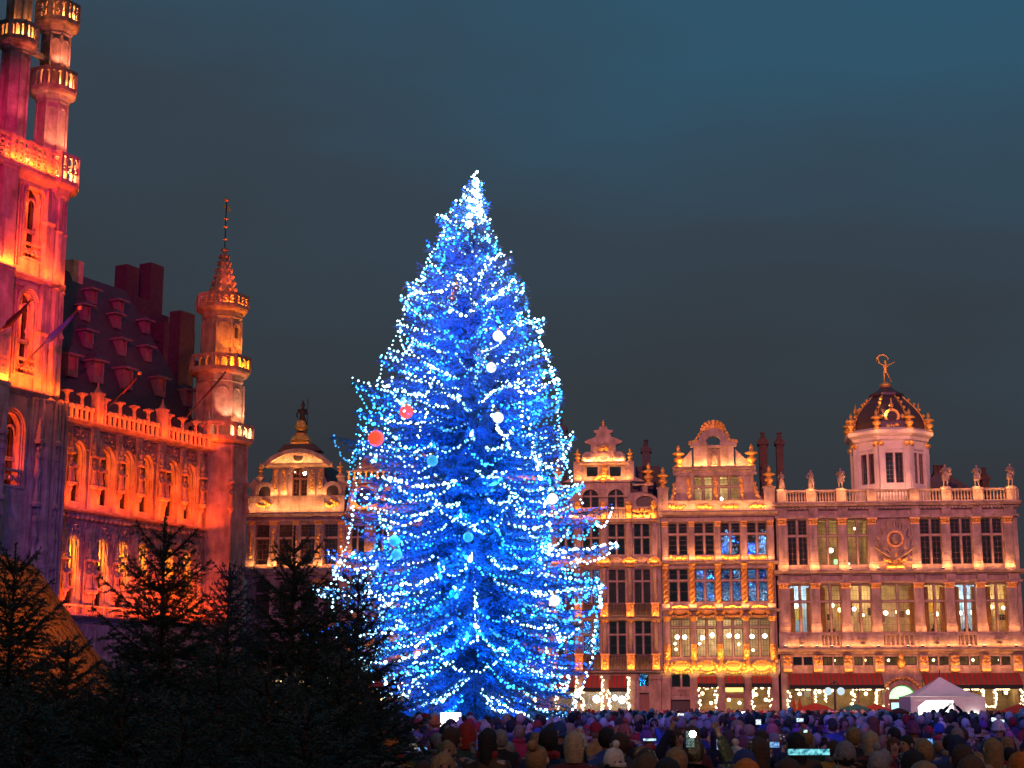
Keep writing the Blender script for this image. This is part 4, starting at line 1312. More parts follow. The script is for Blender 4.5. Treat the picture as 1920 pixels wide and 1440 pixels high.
for p in (471, 513, 555, 598, 641):
    o = pilaster(ren, X(p, 1020), .6 if p != 555 else .45, Z(1062), Z(977), y=-.3, base=.7, cap=.35)
    garland(MB(), [(X(p, 1020), -.34, Z(1045)), (X(p, 1020), -.34, Z(992))], .13, 12, p).build('gilded_drop', M['gold'], o)
    pilaster(ren, X(p, 1120), .5, Z(1165), Z(1086), cap=.3, capm='stone')
    pilaster(ren, X(p, 1210), .5, Z(1244), Z(1176), cap=.3, capm='stone')
    MB().box(X(p, 1300) - .4, X(p, 1300) + .4, -.24, .021, 0, Z(1264)).build('pier', M['stone2'], ren)
MB().cornice(xl - .2, xr + .1, Z(973), Z(962), .7).box(xl, xr, -.3, -.002, Z(978), Z(974)).build('upper_cornice', M['stone'], ren)
MB().cornice(xl - .2, xr + .1, Z(1086), Z(1066), .6).build('middle_cornice', M['stone'], ren)
MB().cornice(xl - .2, xr + .1, Z(1175), Z(1166), .4).build('lower_cornice', M['stone'], ren)
MB().cornice(xl - .2, xr + .1, Z(1264), Z(1246), .5).build('shop_cornice', M['stone'], ren)
for p in (500, 590):
    cartouche(MB(), X(p, 1252), Z(1252), 1.7, .8, -.55, p).build('gilded_cartouche', M['gold'], ren)
cartouche(MB(), X(598, 1092), Z(1092), 1.2, .6, -.3, 3).build('gilded_cartouche', M['gold'], ren)
# attic belt
b = MB().box(xl, xr, -.12, .5, zt + .002, Z(932))
b.box(xl - .1, xr + .1, -.2, .5, Z(932), Z(930))
for p in (472, 516, 555, 602, 640):
    b.box(X(p, 945) - .28, X(p, 945) + .28, -.2, -.11, zt + .003, Z(932.2))
b.build('attic_belt', M['stone'], ren)
for p in (494, 622):
    garland(MB(), [(X(p, 945) - .55, -.2, Z(945)), (X(p, 945), -.2, Z(950)), (X(p, 945) + .55, -.2, Z(945)), (X(p, 945), -.2, Z(939))], .13, 16, p).build('scroll_panel', M['gold'], ren)
# gable with one tall window
g0, g1 = X(512, 900), X(606, 900)
gm = X(561, 900)
HG = (X(548, 900), X(576, 900), Z(930), Z(884))
g = MB().wall(g0, g1, Z(930), Z(872), .04, .5, [HG[:2] + (HG[2], Z(874.5))])
rr = (HG[1] - HG[0]) / 2
g.spandrel(HG[0], HG[1], Z(874) - rr, Z(874.5) + .01, .045, .48)
g.arch(gm, Z(874) - rr, rr, rr + .3, -.22, .041, n=14)
for p in (517, 534, 586, 601):
    g.box(X(p, 900) - .26, X(p, 900) + .26, -.14, .041, Z(929.8), Z(876))
g.build('gable_wall', M['stone'], ren)
win(ren, HG[0], HG[1], HG[2], Z(874.5), .22, Z(897), 1, 'glass', (2, 4), fm='frame', bar='frame', bw=.08)
for p in (517, 534, 586, 601):
    garland(MB(), [(X(p, 900), -.18, Z(920)), (X(p, 900), -.18, Z(882))], .13, 9, p).build('gilded_drop', M['gold'], ren)
pm = X(560, 860)
phw = X(625, 870) - pm
rad = (phw * phw + (Z(843) - Z(872)) ** 2) / (2 * (Z(843) - Z(872)))
a0 = math.asin(min(1, phw / rad))
zc_ = Z(843) - rad
b = MB().arch(pm, zc_, rad - .35, rad, -.6, .4, PI / 2 - a0, PI / 2 + a0, 20)
b.sweepx([(.4, Z(877)), (-.2, Z(877)), (-.55, Z(873)), (-.6, Z(870)), (.4, Z(870))], pm - phw, pm + phw)
n = 16
pl = [(pm - phw + .2, Z(871)), (pm + phw - .2, Z(871))] + [(pm + (rad - .3) * math.sin(a0 * (1 - 2 * k / n)), zc_ + (rad - .3) * math.cos(a0 * (1 - 2 * k / n))) for k in range(n + 1)]
b.prism(pl, -.1, .45)
b.build('segmental_pediment', M['stone'], ren)
b = MB().arch(pm, Z(857), .42, .62, -.25, -.08, 0, 2 * PI, 16, sz=.9)
garland(b, [(pm - 1.3, -.16, Z(860)), (pm - .6, -.2, Z(851)), (pm + .6, -.2, Z(851)), (pm + 1.3, -.16, Z(860))], .14, 16, 1)
b.build('pediment_carving', M['stone'], ren)
MB().ball((pm, -.12, Z(857)), .42, 10, 6, sy=.2).build('round_opening', M['iron'], ren)
for s, pc_, pe in ((-1, 497, 475), (1, 624, 642)):         # scrolls with oval openings
    x = X(pc_, 920)
    b = MB().arch(x, Z(922), .5, .8, -.16, .3, n=12)
    b.box(x - .8, x - .5, -.16, .3, Z(930), Z(922)).box(x + .5, x + .8, -.16, .3, Z(930), Z(922))
    b.build('bulls_eye_surround', M['stone'], ren)
    MB().box(x - .5, x + .5, .0, .2, Z(930), Z(912)).build('bulls_eye_pane', M['iron'], ren)
    xo = X(pe, 920)
    xg = g0 if s < 0 else g1
    pts = [(xg, Z(890)), (xg + (x - xg) * .35, Z(905)), (x, Z(909)), (x + (xo - x) * .6, Z(905)), (xo, Z(896)), (xo + s * .3, Z(906)), (xo + s * .1, Z(930)), (xg, Z(930))]
    MB().prism(pts if s > 0 else pts[::-1], .06, .42).build('scroll_wing', M['stone'], ren)
    px_ = 488 if s < 0 else 638
    MB().lathe([(.32, Z(908)), (.24, Z(904)), (.3, Z(897)), (.4, Z(894)), (.3, Z(890.5))], (X(px_, 895), .1, 0), 10).build('pedestal', M['stone'], ren)
    urn(ren, X(px_, 880), .1, Z(891), Z(866) - Z(891))
MB().prism([(pm - 1.8, Z(845)), (pm + 1.8, Z(845)), (pm + 1.2, Z(832)), (pm - 1.2, Z(832))], .1, 1.6).build('roof_pedestal', M['slate'], ren)
c = MB().box(pm - .75, pm + .75, .2, 1.4, Z(832), Z(828))
for k in (-1, 1):
    c.lathe([(.15, 0), (.4, .12), (.35, .3), (.2, .5)], (pm + k * .45, .5, Z(828)), 8)
c.lathe([(.55, 0), (.7, .2), (.45, .55), (.5, .75)], (pm, .7, Z(828)), 8)
c.lathe([(.35, 0), (.55, .3), (.4, .8), (.2, .9)], (pm, .6, Z(806)), 8)
c.build('gilded_pedestal', M['gold'], ren)
REN_TOP = F.world(pm, .7, Z(812))
room(ren, xl + .5, xr - .5, .02, Z(1270), lamps=[(X(p, 1310), 1.2, Z(q), .12, 'lamp_white') for p, q in ((480, 1280), (492, 1275), (500, 1283), (535, 1285), (570, 1275), (618, 1286))], watts=25)
fairy(ren, [(xl + .2, -.6, Z(1279)), (X(520, 1280), -.7, Z(1283)), (X(560, 1280), -.6, Z(1276)), (xr - .2, -.6, Z(1284))], .16, .08, jit=.18)
strip(ren, xl + .2, xr - .2, -.7, Z(962) + .1, WARM, 46, 20)
strip(ren, g0, g1, -.5, Z(870) + .05, WARM, 18, 30)
strip(ren, g0 - .6, g1 + .6, -.35, Z(930) + .05, WARM, 20, 15)
strip(ren, xl + .2, xr - .2, -.65, Z(1066) + .1, WARM, 46, 14)
# ================================================================== the town hall on the side of the square
_o = at(385, 1000, 117.3)
TF = Frame((_o.x, _o.y, 0), R(62.5))
hall = empty('town_hall', TF.o, TF.rz, 'gothic town hall lit orange and magenta, with arcades, steep dormered roof and tall tower', 'town hall')
X, Z = TF.X, TF.Z
ST = 'stone2'
UL, UR = -34.0, 1.0
cen = [-17.9, -15.85, -13.8, -11.0, -9.0, -6.95, -4.15, -2.25]
hw = .72
zP, zS, zB = 20.6, 14.75, 7.85
up = [(c - hw, c + hw, 15.35, 19.45) for c in cen]
lo = [(c - hw, c + hw, 8.5, 13.2) for c in cen]
w = MB().wall(UL, UR - .01, 0, zP, 0, 1.15, up + lo)
for c in cen:
    w.spandrel(c - hw, c + hw, 18.35, 19.46, .01, 1.14, .35)
    w.spandrel(c - hw, c + hw, 12.1, 13.21, .01, 1.14, .35)
w.build('facade_wall', M[ST], hall)
b = MB()
b.box(UL, UL + .4, 1.15, 14, 0, 21.4).box(UR - .4, UR - .02, 1.15, 14, 0, 21.4).box(UL, UR, 14, 14.4, 0, 21.4).box(UL + .41, UR - .41, 1.16, 13.9, 14.3, 14.6)
b.build('side_wall', M[ST], hall)
for c in cen:
    for z0, z1, zs in ((15.35, 19.45, 18.35), (8.5, 13.2, 12.1)):
        f = MB()                                            # stepped arch mouldings and jamb shafts
        for k, (rr, y) in enumerate(((hw + .14, -.14), (hw + .015, .12))):
            f.arch(c, zs, rr - .1, rr + .02, y, y + .16, 0, PI, 12, 1.35)
            f.box(c - rr - .02, c - rr + .1, y, y + .16, z0, zs)
            f.box(c + rr - .1, c + rr + .02, y, y + .16, z0, zs)
        o = f.build('arched_window', M[ST], hall)
        MB().box(c - .05, c + .05, .42, .52, z0, z1 - .1).build('mullion', M[ST], o)
        for zt in (z0 + 1.2, z0 + 2.35):
            MB().box(c - hw, c + hw, .34, .53, zt, zt + .13).build('transom', M[ST], o)
        for s in (-1, 1):
            MB().box(c + s * .36 - .3, c + s * .36 + .3, .56, .572, z0, z1 - .02).build('pane', M['glass_dark'], o)
        g = MB()                                            # crocketed gable and finial over the arch
        for s in (-1, 1):
            for k in range(5):
                q = k / 4
                g.ball((c + s * (hw + .12) * (1 - q) ** .8, -.2, zs + .55 + q * 1.15), .10, 5, 3)
        g.lathe([(.05, 0), (.07, .25), (.16, .32), (.06, .42), (.12, .5), (.02, .62)], (c, -.2, z1 + .28), 6)
        g.build('crocket', M[ST], o)
# figures under canopies between the windows
def carved_saint():
    b = MB().lathe([(.2, 0), (.23, .1), (.17, .5), (.15, .8), (.2, 1.0), (.21, 1.18), (.11, 1.32), (.06, 1.36)], n=9)
    b.ball((0, 0, 1.5), .125, 8, 6, sz=1.2)
    b.tube([(-.2, 0, 1.2), (-.26, -.06, .95), (-.08, -.24, .9)], [.07, .06, .05], 6)
    b.tube([(.2, 0, 1.2), (.27, -.04, .95), (.14, -.22, 1.08)], [.07, .06, .05], 6)
    b.tube([(.16, -.24, .4), (.16, -.24, 1.5)], .02, 4)
    return b.mesh('niche_figure', M[ST], True)
saint = carved_saint()
piers = [(-16.9, 0), (-14.85, 0), (-12.4, 1), (-10.0, 0), (-8.0, 0), (-5.55, 1), (-3.2, 0), (-1.2, 0)]
for u, wide in piers:
    for z0, zf in ((14.9, 1.0), (8.0, 1.0)):
        q = MB()
        ww = .34 if wide else .2
        q.box(u - ww, u + ww, -.36, .02, z0, z0 + 5.6)
        for k in range(3):
            q.box(u - ww * .8, u + ww * .8, -.42 + .03 * k, -.355, z0 + 4.7 + .28 * k, z0 + 4.8 + .28 * k)
        q.lathe([(.16, 0), (.18, .1), (.05, .5), (.01, .75)], (u, -.3, z0 + 5.3), 4, a0=PI / 4)
        for s in (-1, 1):
            q.lathe([(.07, 0), (.07, 5.5)], (u + s * (ww + .02), -.24, z0), 6)
        o = q.build('buttress' if wide else 'pier', M[ST], hall)
        for x in ((u - .28, u + .28) if wide else (u,)):
            c = MB().lathe([(.03, -.55), (.12, -.35), (.10, -.2), (.27, -.08), (.30, .08), (.24, .12)], (x, -.58, z0 + 1.5), 8)
            c.build('corbel', M[ST], o)
            put('niche_figure', saint, o, (x, -.60, z0 + 1.62))
            c = MB().lathe([(.30, 0), (.34, .12), (.22, .22), (.26, .4), (.14, .5), (.16, .8), (.06, .95), (.02, 1.35)], (x, -.56, z0 + 3.45), 6)
            for k in range(6):
                c.ball((x + .3 * math.cos(k * 1.047), -.56 + .3 * math.sin(k * 1.047), z0 + 3.5), .08, 5, 3)
            c.build('canopy', M[ST], o)
# bands of blind tracery, string courses and cornice
for z0, z1 in ((13.75, 14.45), (19.85, 20.25)):
    t = MB()
    n = 60
    for k in range(n):
        x = -18.5 + 18.3 * (k + .5) / n
        t.arch(x, z0 + .2, .07, .13, -.1, .01, 0, PI, 6, 1.3)
        t.box(x - .13, x - .08, -.1, .009, z0, z0 + .2)
    t.build('blind_tracery', M[ST], hall, kind='stuff')
for k in range(34):
    pass
t = MB()
for k in range(46):
    t.box(-18.4 + .4 * k, -18.33 + .4 * k, -.12, .008, 10.9 if k % 2 else 11.3, 13.7)
t.build('wall_shafts', M[ST], hall, kind='stuff')
e = MB()
e.cornice(UL, UR - .02, zP - .25, zP + .12, .75)
e.build('parapet_cornice', M[ST], hall)
MB().cornice(UL, UR - .02, zS - .2, zS + .1, .6).build('string_course', M[ST], hall)
c = MB()
for k in range(40):
    c.ball((-18.4 + .46 * k, -.34, zS - .42), .17, 6, 4)
c.build('leaf_carving', M[ST], hall, kind='stuff')
MB().cornice(UL, UR - .02, zB - .22, zB + .1, .7).build('base_ledge', M[ST], hall)
rb = MB().box(UL, UR, -.62, -.52, zB + .62, zB + .72)
for k in range(22):
    rb.box(-18.4 + .9 * k, -18.28 + .9 * k, -.62, -.52, zB + .1, zB + .62)
rb.build('gallery_rail', M[ST], hall)
t = MB()
for k in range(50):
    t.box(-18.5 + .4 * k, -18.4 + .4 * k, -.1, .007, 5.4, 7.3)
t.build('base_ribbing', M[ST], hall, kind='stuff')
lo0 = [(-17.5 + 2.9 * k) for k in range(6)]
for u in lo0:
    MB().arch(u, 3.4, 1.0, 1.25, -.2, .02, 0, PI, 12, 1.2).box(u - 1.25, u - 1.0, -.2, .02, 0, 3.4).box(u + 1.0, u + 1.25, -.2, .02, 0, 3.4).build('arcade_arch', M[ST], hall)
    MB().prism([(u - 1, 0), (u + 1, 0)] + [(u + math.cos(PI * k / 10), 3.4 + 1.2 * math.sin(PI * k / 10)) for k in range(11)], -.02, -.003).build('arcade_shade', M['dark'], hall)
t = MB()
for c in cen:                                               # narrow blind panels either side of each arch head
    for z0 in (18.15, 11.9):
        for s in (-1, 1):
            for k in range(2):
                x = c + s * (hw + .20 + .17 * k)
                t.arch(x, z0 + 1.25, .045, .085, -.10, .012, 0, PI, 6, 1.5)
                t.box(x - .085, x - .045, -.10, .011, z0 - .6, z0 + 1.25).box(x + .045, x + .085, -.10, .011, z0 - .6, z0 + 1.25)
t.build('blind_panel', M[ST], hall, kind='stuff')
t = MB()
for zl_, zh_ in ((z_ + .5, z_ + 6.2) for z_ in (21.55, 28.85)):   # ribbed faces of the tower beside its windows
    for u in (-22.25, -22.0, -21.75, -19.45, -19.2):
        t.box(u - .05, u + .05, -1.68, -1.49, zl_, zh_)
    for k in range(12):
        t.arch(-22.3 + .3 * k, zh_ + .3, .07, .13, -1.62, -1.495, 0, PI, 6, 1.3)
t.build('tower_tracery', M[ST], hall, kind='stuff')
# parapet: tall and short shafts with little caps
posts = [-18.9, -12.3, -5.6, -.35]
tall = MB().lathe([(.16, 0), (.12, .12), (.10, .9), (.17, 1.0), (.13, 1.12), (.12, 1.5), (.2, 1.62), (.2, 1.7)], n=6).box(-.27, .27, -.27, .27, 1.7, 1.82).mesh('merlon', M[ST])
short = MB().lathe([(.16, 0), (.13, .12), (.12, .7), (.2, .82), (.2, .95), (.08, 1.05)], n=6).mesh('merlon', M[ST])
pb = zP + .14
for i in range(3):
    a, b = posts[i] + .4, posts[i + 1] - .4
    n = int((b - a) / .46)
    for k in range(n):
        put('merlon', tall if k % 3 == 0 else short, hall, (a + (b - a) * (k + .5) / n, -.3, pb))
    MB().box(a, b, -.36, -.2, pb + .72, pb + .84).build('parapet_rail', M[ST], hall)
for u in posts:
    MB().box(u - .3, u + .3, -.5, .1, zP + .13, 22.7).box(u - .36, u + .36, -.56, .16, 22.7, 22.85).lathe([(.3, 22.85), (.1, 23.2), (.03, 23.6)], (u, -.2, 0), 4, a0=PI / 4).build('parapet_post', M[ST], hall)
# steep slate roof with dormers
ye, ze, yr, zr = 1.2, 21.4, 7.0, 33.3
hip0, hip1 = -1.9, .8
v = [(UL, ye, ze), (hip1, ye, ze), (hip1, 13.5, ze), (UL, 13.5, ze), (UL, yr, zr), (hip0, yr, zr), (UL, 3.2, 26.1), (.05, 3.2, 26.1)]
MB().add(v, [(0, 1, 7, 6), (6, 7, 5, 4), (1, 2, 5, 7), (2, 3, 4, 5), (3, 0, 6, 4), (0, 3, 2, 1)]).build('slate_roof', M['slate'], hall)
def roof_hit(px, py):
    lo_, hi_ = ye, yr
    for _ in range(40):
        m = (lo_ + hi_) / 2
        zr_ = ze + (m - ye) * (zr - ze) / (yr - ye)
        if Z(px, py, m) > zr_: lo_ = m
        else: hi_ = m
    return X(px, py, m), m, zr_
def dormer(px, py, s):
    u, y, z = roof_hit(px, py)
    s *= .82
    h, wd, dp = 1.25 * s, .5 * s, .62 * s
    f = MB().wall(-wd, wd, -.3 * s, h, -dp, -dp + .12, [(-wd * .66, wd * .66, .15 * s, h - .12 * s)])
    f.box(-wd, -wd + .1, -dp + .12, .5 * s, -.3 * s, h).box(wd - .1, wd, -dp + .12, .5 * s, -.3 * s, h)
    o = f.build('dormer', M['dormer'], hall, (u, y, z))
    MB().box(-wd * .66, wd * .66, -dp + .13, -dp + .16, .15 * s, h - .12 * s).build('shutter', M['frame'], o)
    r_ = MB().add([(-wd - .2, -dp - .25, h), (wd + .2, -dp - .25, h), (wd + .2, 1.1 * s, h), (-wd - .2, 1.1 * s, h), (0, -dp + .3, h + .65 * s), (0, 1.1 * s, h + .65 * s)],
                  [(0, 1, 4), (1, 2, 5, 4), (2, 3, 5), (3, 0, 4, 5), (0, 3, 2, 1)])
    r_.build('dormer_roof', M['slate'], o)
    MB().box(-wd - .24, wd + .24, -dp - .3, -dp - .24, h - .08, h + .06).box(-wd - .24, -wd - .18, -dp - .24, .5 * s, h - .08, h + .05).build('gutter', M['dormer'], o)
for px, py, s in ((168, 566, .85), (154, 597, .9), (219, 585, .8), (213, 612, .85), (268, 622, .8), (157, 648, 1), (221, 662, .95), (270, 674, .9), (172, 712, 1.25), (228, 724, 1.2), (292, 738, 1.1), (124, 700, 1.2), (345, 758, 1.0)):
    dormer(px, py, s)
def stack(pa, pb_, pt, dep, m='brick'):
    x0, x1 = X(pa, pt, dep), X(pb_, pt, dep)
    return x0, x1, Z((pa + pb_) / 2, pt, dep)
x0, x1, zt = stack(235, 305, 560, 9)
b = MB().box(x0, x1, 9, 10.2, 24, zt).box(x0, x0 + (x1 - x0) * .34, 9.001, 10.199, zt, Z(247, 498, 9)).box(x0 + (x1 - x0) * .64, x1, 9.001, 10.199, zt, Z(290, 494, 9))
b.build('chimney', M['dim_brick'], hall)
x0, x1, zt = stack(292, 317, 590, 9.5)
MB().box(x0, x1, 9.5, 10.4, 24, zt).build('chimney', M['dim_brick'], hall)
x0, x1, zt = stack(339, 366, 586, 5)
MB().box(x0, x1, 5, 6.1, 21, zt).build('chimney', M['dim_brick'], hall)
x0, x1, zt = stack(308, 366, 612, 8)
MB().box(x0, x1, 8, 9, 21, zt).build('chimney', M['dim_brick'], hall)
x0, x1, zt = stack(131, 150, 490, 7)
MB().box(x0, x1, 6.6, 7.6, 32, zt).build('chimney', M[ST], hall)

# ------------------------------------------------------------------ octagonal stair turret at the far corner
def oct_shaft(parent, c, r0, r1, z0, z1, name='turret_shaft', blind=True, slit=None):
    b = MB().lathe([(r0, z0), (r1, z1)], c, 8, a0=PI / 8)
    for k in range(8):
        a = PI / 8 + k * PI / 4
        b.lathe([(.11, z0), (.10, z1 - .1)], (c[0] + (r0 + .02) * math.cos(a), c[1] + (r0 + .02) * math.sin(a), c[2]), 5)
    if blind:
        for k in range(8):                                  # blind arch at the head of each face
            a = k * PI / 4
            hwid = r1 * math.sin(PI / 8) * .78
            t = MB().arch(0, 0, hwid - .08, hwid, -.08, .04, 0, PI, 8)
            ap = r1 * math.cos(PI / 8)
            for x, y, z in t.v:
                pass
            ca, sa = math.cos(a), math.sin(a)
            b.add([(c[0] + (ap - y) * ca - x * sa, c[1] + (ap - y) * sa + x * ca, z1 - hwid - .35 + z) for x, y, z in t.v], t.f)
    o = b.build(name, M[ST], parent)
    if slit:
        for k, zz in slit:
            a = k * PI / 4
            ap = (r0 + r1) / 2 * math.cos(PI / 8)
            s_ = MB().box(-.17, .17, -.03, .03, 0, .8)
            q = s_.build('slit_window', M['dark'], o)
            q.location = (c[0] + ap * math.cos(a), c[1] + ap * math.sin(a), zz)
            q.rotation_euler = (0, 0, a + PI / 2)
    return o

def oct_gallery(parent, c, r, rs, z0, h, flare=.9, style='arch', skip=()):
    """corbelled octagonal walkway: mouldings, posts, pierced panels, rail"""
    b = MB().lathe([(rs + .02, z0 - flare), (rs + .12, z0 - flare + .1), (rs + .1, z0 - flare + .2), (r * .82, z0 - .42), (r * .97, z0 - .3), (r + .06, z0 - .16), (r + .08, z0), (rs, z0 + .01)], c, 8, a0=PI / 8)
    o = b.build('gallery_corbel', M[ST], parent)
    p = MB()
    V = [(c[0] + r * math.cos(PI / 8 + k * PI / 4), c[1] + r * math.sin(PI / 8 + k * PI / 4)) for k in range(8)]
    for k in range(8):
        if k in skip:
            continue
        (xa, ya), (xb, yb) = V[k], V[(k + 1) % 8]
        L = math.hypot(xb - xa, yb - ya)
        t = MB().box(-L / 2 - .04, L / 2 + .04, -.09, .09, h - .16, h).box(-L / 2, L / 2, -.08, .08, 0.0, .12)
        t.box(-L / 2 - .09, -L / 2 + .09, -.12, .12, 0, h - .161)
        n = 3
        for q in range(n):
            xc = -L / 2 + L * (q + .5) / n
            rr = L / n / 2 - .05
            t.arch(xc, h - .2 - rr * 1.1, rr - .05, rr + .05, -.07, .07, 0, PI, 8, 1.1)
            if q:
                t.box(xc - L / n / 2 - .055, xc - L / n / 2 + .055, -.075, .075, .12, h - .17)
            if style == 'foil':
                t.arch(xc, h * .42, rr * .55, rr * .95, -.06, .06, 0, 2 * PI, 8)
        a = math.atan2(yb - ya, xb - xa)
        ca, sa = math.cos(a), math.sin(a)
        mx_, my_ = (xa + xb) / 2, (ya + yb) / 2
        p.add([(mx_ + x * ca - y * sa, my_ + x * sa + y * ca, z0 + z) for x, y, z in t.v], t.f)
    p.build('gallery_parapet', M[ST], o)
    return o

def ring_lights(parent, c, r, z, col, watts, angs=(-90, -45, 180, -135, 0)):
    watts *= 1.7
    col = (col[0], col[1] * .6, col[2] * .35)
    for a in angs:
        lamp('POINT', 'gallery_floodlight', (c[0] + r * math.cos(R(a)), c[1] + r * math.sin(R(a)), z), col, watts, parent, size=.12)

tc = (1.75, .55, 0)
zz = lambda py: Z(410, py, .55)
oct_shaft(hall, tc, 2.25, 2.2, 0, zz(842), slit=None)
oct_gallery(hall, tc, 2.65, 2.2, zz(828), zz(800) - zz(828), .7)
oct_shaft(hall, tc, 1.85, 1.72, zz(828) + .02, zz(722), slit=[(7, zz(760))])
oct_gallery(hall, tc, 2.3, 1.72, zz(697), zz(671) - zz(697), 1.0)
oct_shaft(hall, tc, 1.5, 1.48, zz(697) + .02, zz(600), slit=[(6, zz(636))])
oct_gallery(hall, tc, 1.98, 1.48, zz(577), zz(554) - zz(577), .95, 'foil')
sp0, sp1 = zz(577) + .02, zz(465)
b = MB().lathe([(1.0, sp0), (.98, sp0 + .8), (.12, sp1)], tc, 8, a0=PI / 8)
b.build('spire', M[ST], hall)
g = MB()
for j in range(7):
    q = j / 7
    zc_ = sp0 + .9 + (sp1 - sp0 - .9) * q
    rr = .98 * (1 - q) + .12 * q
    for k in range(8):
        a = PI / 8 + k * PI / 4
        g.ball((tc[0] + (rr + .12) * math.cos(a), tc[1] + (rr + .12) * math.sin(a), zc_), .17 - .05 * q, 5, 4, sz=1.2)
g.build('crocket_rows', M[ST], hall, kind='stuff')
MB().lathe([(.1, sp1 - .1), (.35, sp1 + .02), (.12, sp1 + .2)], tc, 8).build('spire_collar', M[ST], hall)
b = MB().tube([(tc[0], tc[1], sp1), (tc[0], tc[1], zz(368))], .045, 6)
o = b.build('finial_pole', M['iron'], hall)
g = MB()
for py in (444, 420, 405):
    g.lathe([(.06, -.1), (.2, 0), (.06, .1)], (tc[0], tc[1], zz(py)), 8)
g.ball((tc[0], tc[1], zz(368)), .17, 8, 6)
g.box(tc[0] + .06, tc[0] + .5, tc[1] - .02, tc[1] + .02, zz(388), zz(379))
g.box(tc[0] - .4, tc[0] - .06, tc[1] - .02, tc[1] + .02, zz(384), zz(380))
g.build('weather_vane', M['gold'], o)
for z in (15.0,):                                           # figures on the turret's lower faces
    for a in (-90, -45, 0):
        x, y = tc[0] + 2.3 * math.cos(R(a - 22)), tc[1] + 2.3 * math.sin(R(a - 22))
        put('niche_figure', saint, hall, (x, y, 16.4))
        MB().lathe([(.03, -.5), (.2, -.2), (.3, 0)], (x, y, 16.38), 7).lathe([(.3, 0), (.34, .15), (.15, .3), (.05, .8)], (x, y, 18.2), 6).build('niche_canopy', M[ST], hall)

# ------------------------------------------------------------------ the tower
TD = -1.5
tx = lambda px, py, d=TD: X(px, py, d)
tz = lambda px, py, d=TD: Z(px, py, d)
TR = -17.55
TL = -33.0
z1, z2, z3 = 21.55, 28.85, 35.45
cu, cd = TR - .95, TD + .95
b = MB()
win_t = [(-21.35, -19.75, 22.4, 27.9), (-21.35, -19.75, 29.9, 34.9), (-22.3, -20.3, 15.3, 20.1), (-26.6, -25.0, 22.4, 27.9), (-26.6, -25.0, 29.9, 34.9), (-27.3, -25.3, 15.3, 20.1)]
b.wall(TL, TR - .5, 0, z3, TD, TD + 1.3, win_t)
for a, c_, z0, zt in win_t:
    r_ = (c_ - a) / 2
    b.spandrel(a, c_, zt - r_ * 1.3, zt + .01, TD + .01, TD + 1.29, .3)
b.box(TR - .52, TR - .1, TD + .3, 12, 0, z3)
b.box(TL, TR - .53, TD + 1.29, TD + 1.4, 0.01, z3 - .01)
b.build('tower_wall', M[ST], hall)
for a, c_, z0, zt in win_t:
    m_, r_ = (a + c_) / 2, (c_ - a) / 2
    zs_ = zt - r_ * 1.3
    f = MB()
    for rr, y in ((r_ + .22, TD - .16), (r_ + .03, TD + .12)):
        f.arch(m_, zs_, rr - .14, rr + .02, y, y + .2, 0, PI, 14, 1.32)
        f.box(m_ - rr - .02, m_ - rr + .14, y, y + .2, z0, zs_).box(m_ + rr - .14, m_ + rr + .02, y, y + .2, z0, zs_)
    o = f.build('tower_window', M[ST], hall)
    MB().box(m_ - .07, m_ + .07, TD + .55, TD + .70, z0, zt - .1).arch(m_ - r_ / 2, zs_ - .1, r_ / 2 - .1, r_ / 2, TD + .56, TD + .69, 0, PI, 8, 1.3).arch(m_ + r_ / 2, zs_ - .1, r_ / 2 - .1, r_ / 2, TD + .56, TD + .69, 0, PI, 8, 1.3).box(a, c_, TD + .54, TD + .71, z0 + (zs_ - z0) * .5, z0 + (zs_ - z0) * .5 + .25).build('tracery', M[ST], o)
    for s in (-1, 1):
        MB().box(m_ + s * r_ / 2 - r_ / 2 + .08, m_ + s * r_ / 2 + r_ / 2 - .08, TD + .74, TD + .76, z0, zt - .03).build('pane', M['glass_dark'], o)
    bl = MB().box(a, c_, TD - .1, TD + .1, z0, z0 + .15).box(a, c_, TD - .1, TD + .1, z0 + 1.0, z0 + 1.15)
    for k in range(4):
        x = a + (c_ - a) * (k + .5) / 4
        bl.arch(x, z0 + .58, .1, .19, TD - .08, TD + .08, 0, 2 * PI, 8)
    bl.build('window_parapet', M[ST], o)
# flat buttress between the windows, its sides in shade
for u in (-23.2, -29.0):
    b = MB()
    for za_, zb_, p in ((0, z1, 1.0), (z1, z2, .8), (z2, z3, .65)):
        b.box(u - .75, u + .55, TD - p, TD + .01, za_, zb_ - .25)
        b.box(u - .8, u + .6, TD - p - .06, TD + .012, zb_ - .25, zb_)
        b.box(u - .45, u + .25, TD - p - .12, TD - p + .01, za_ + .4, za_ + (zb_ - za_) * .45)
    b.build('tower_buttress', M[ST], hall)
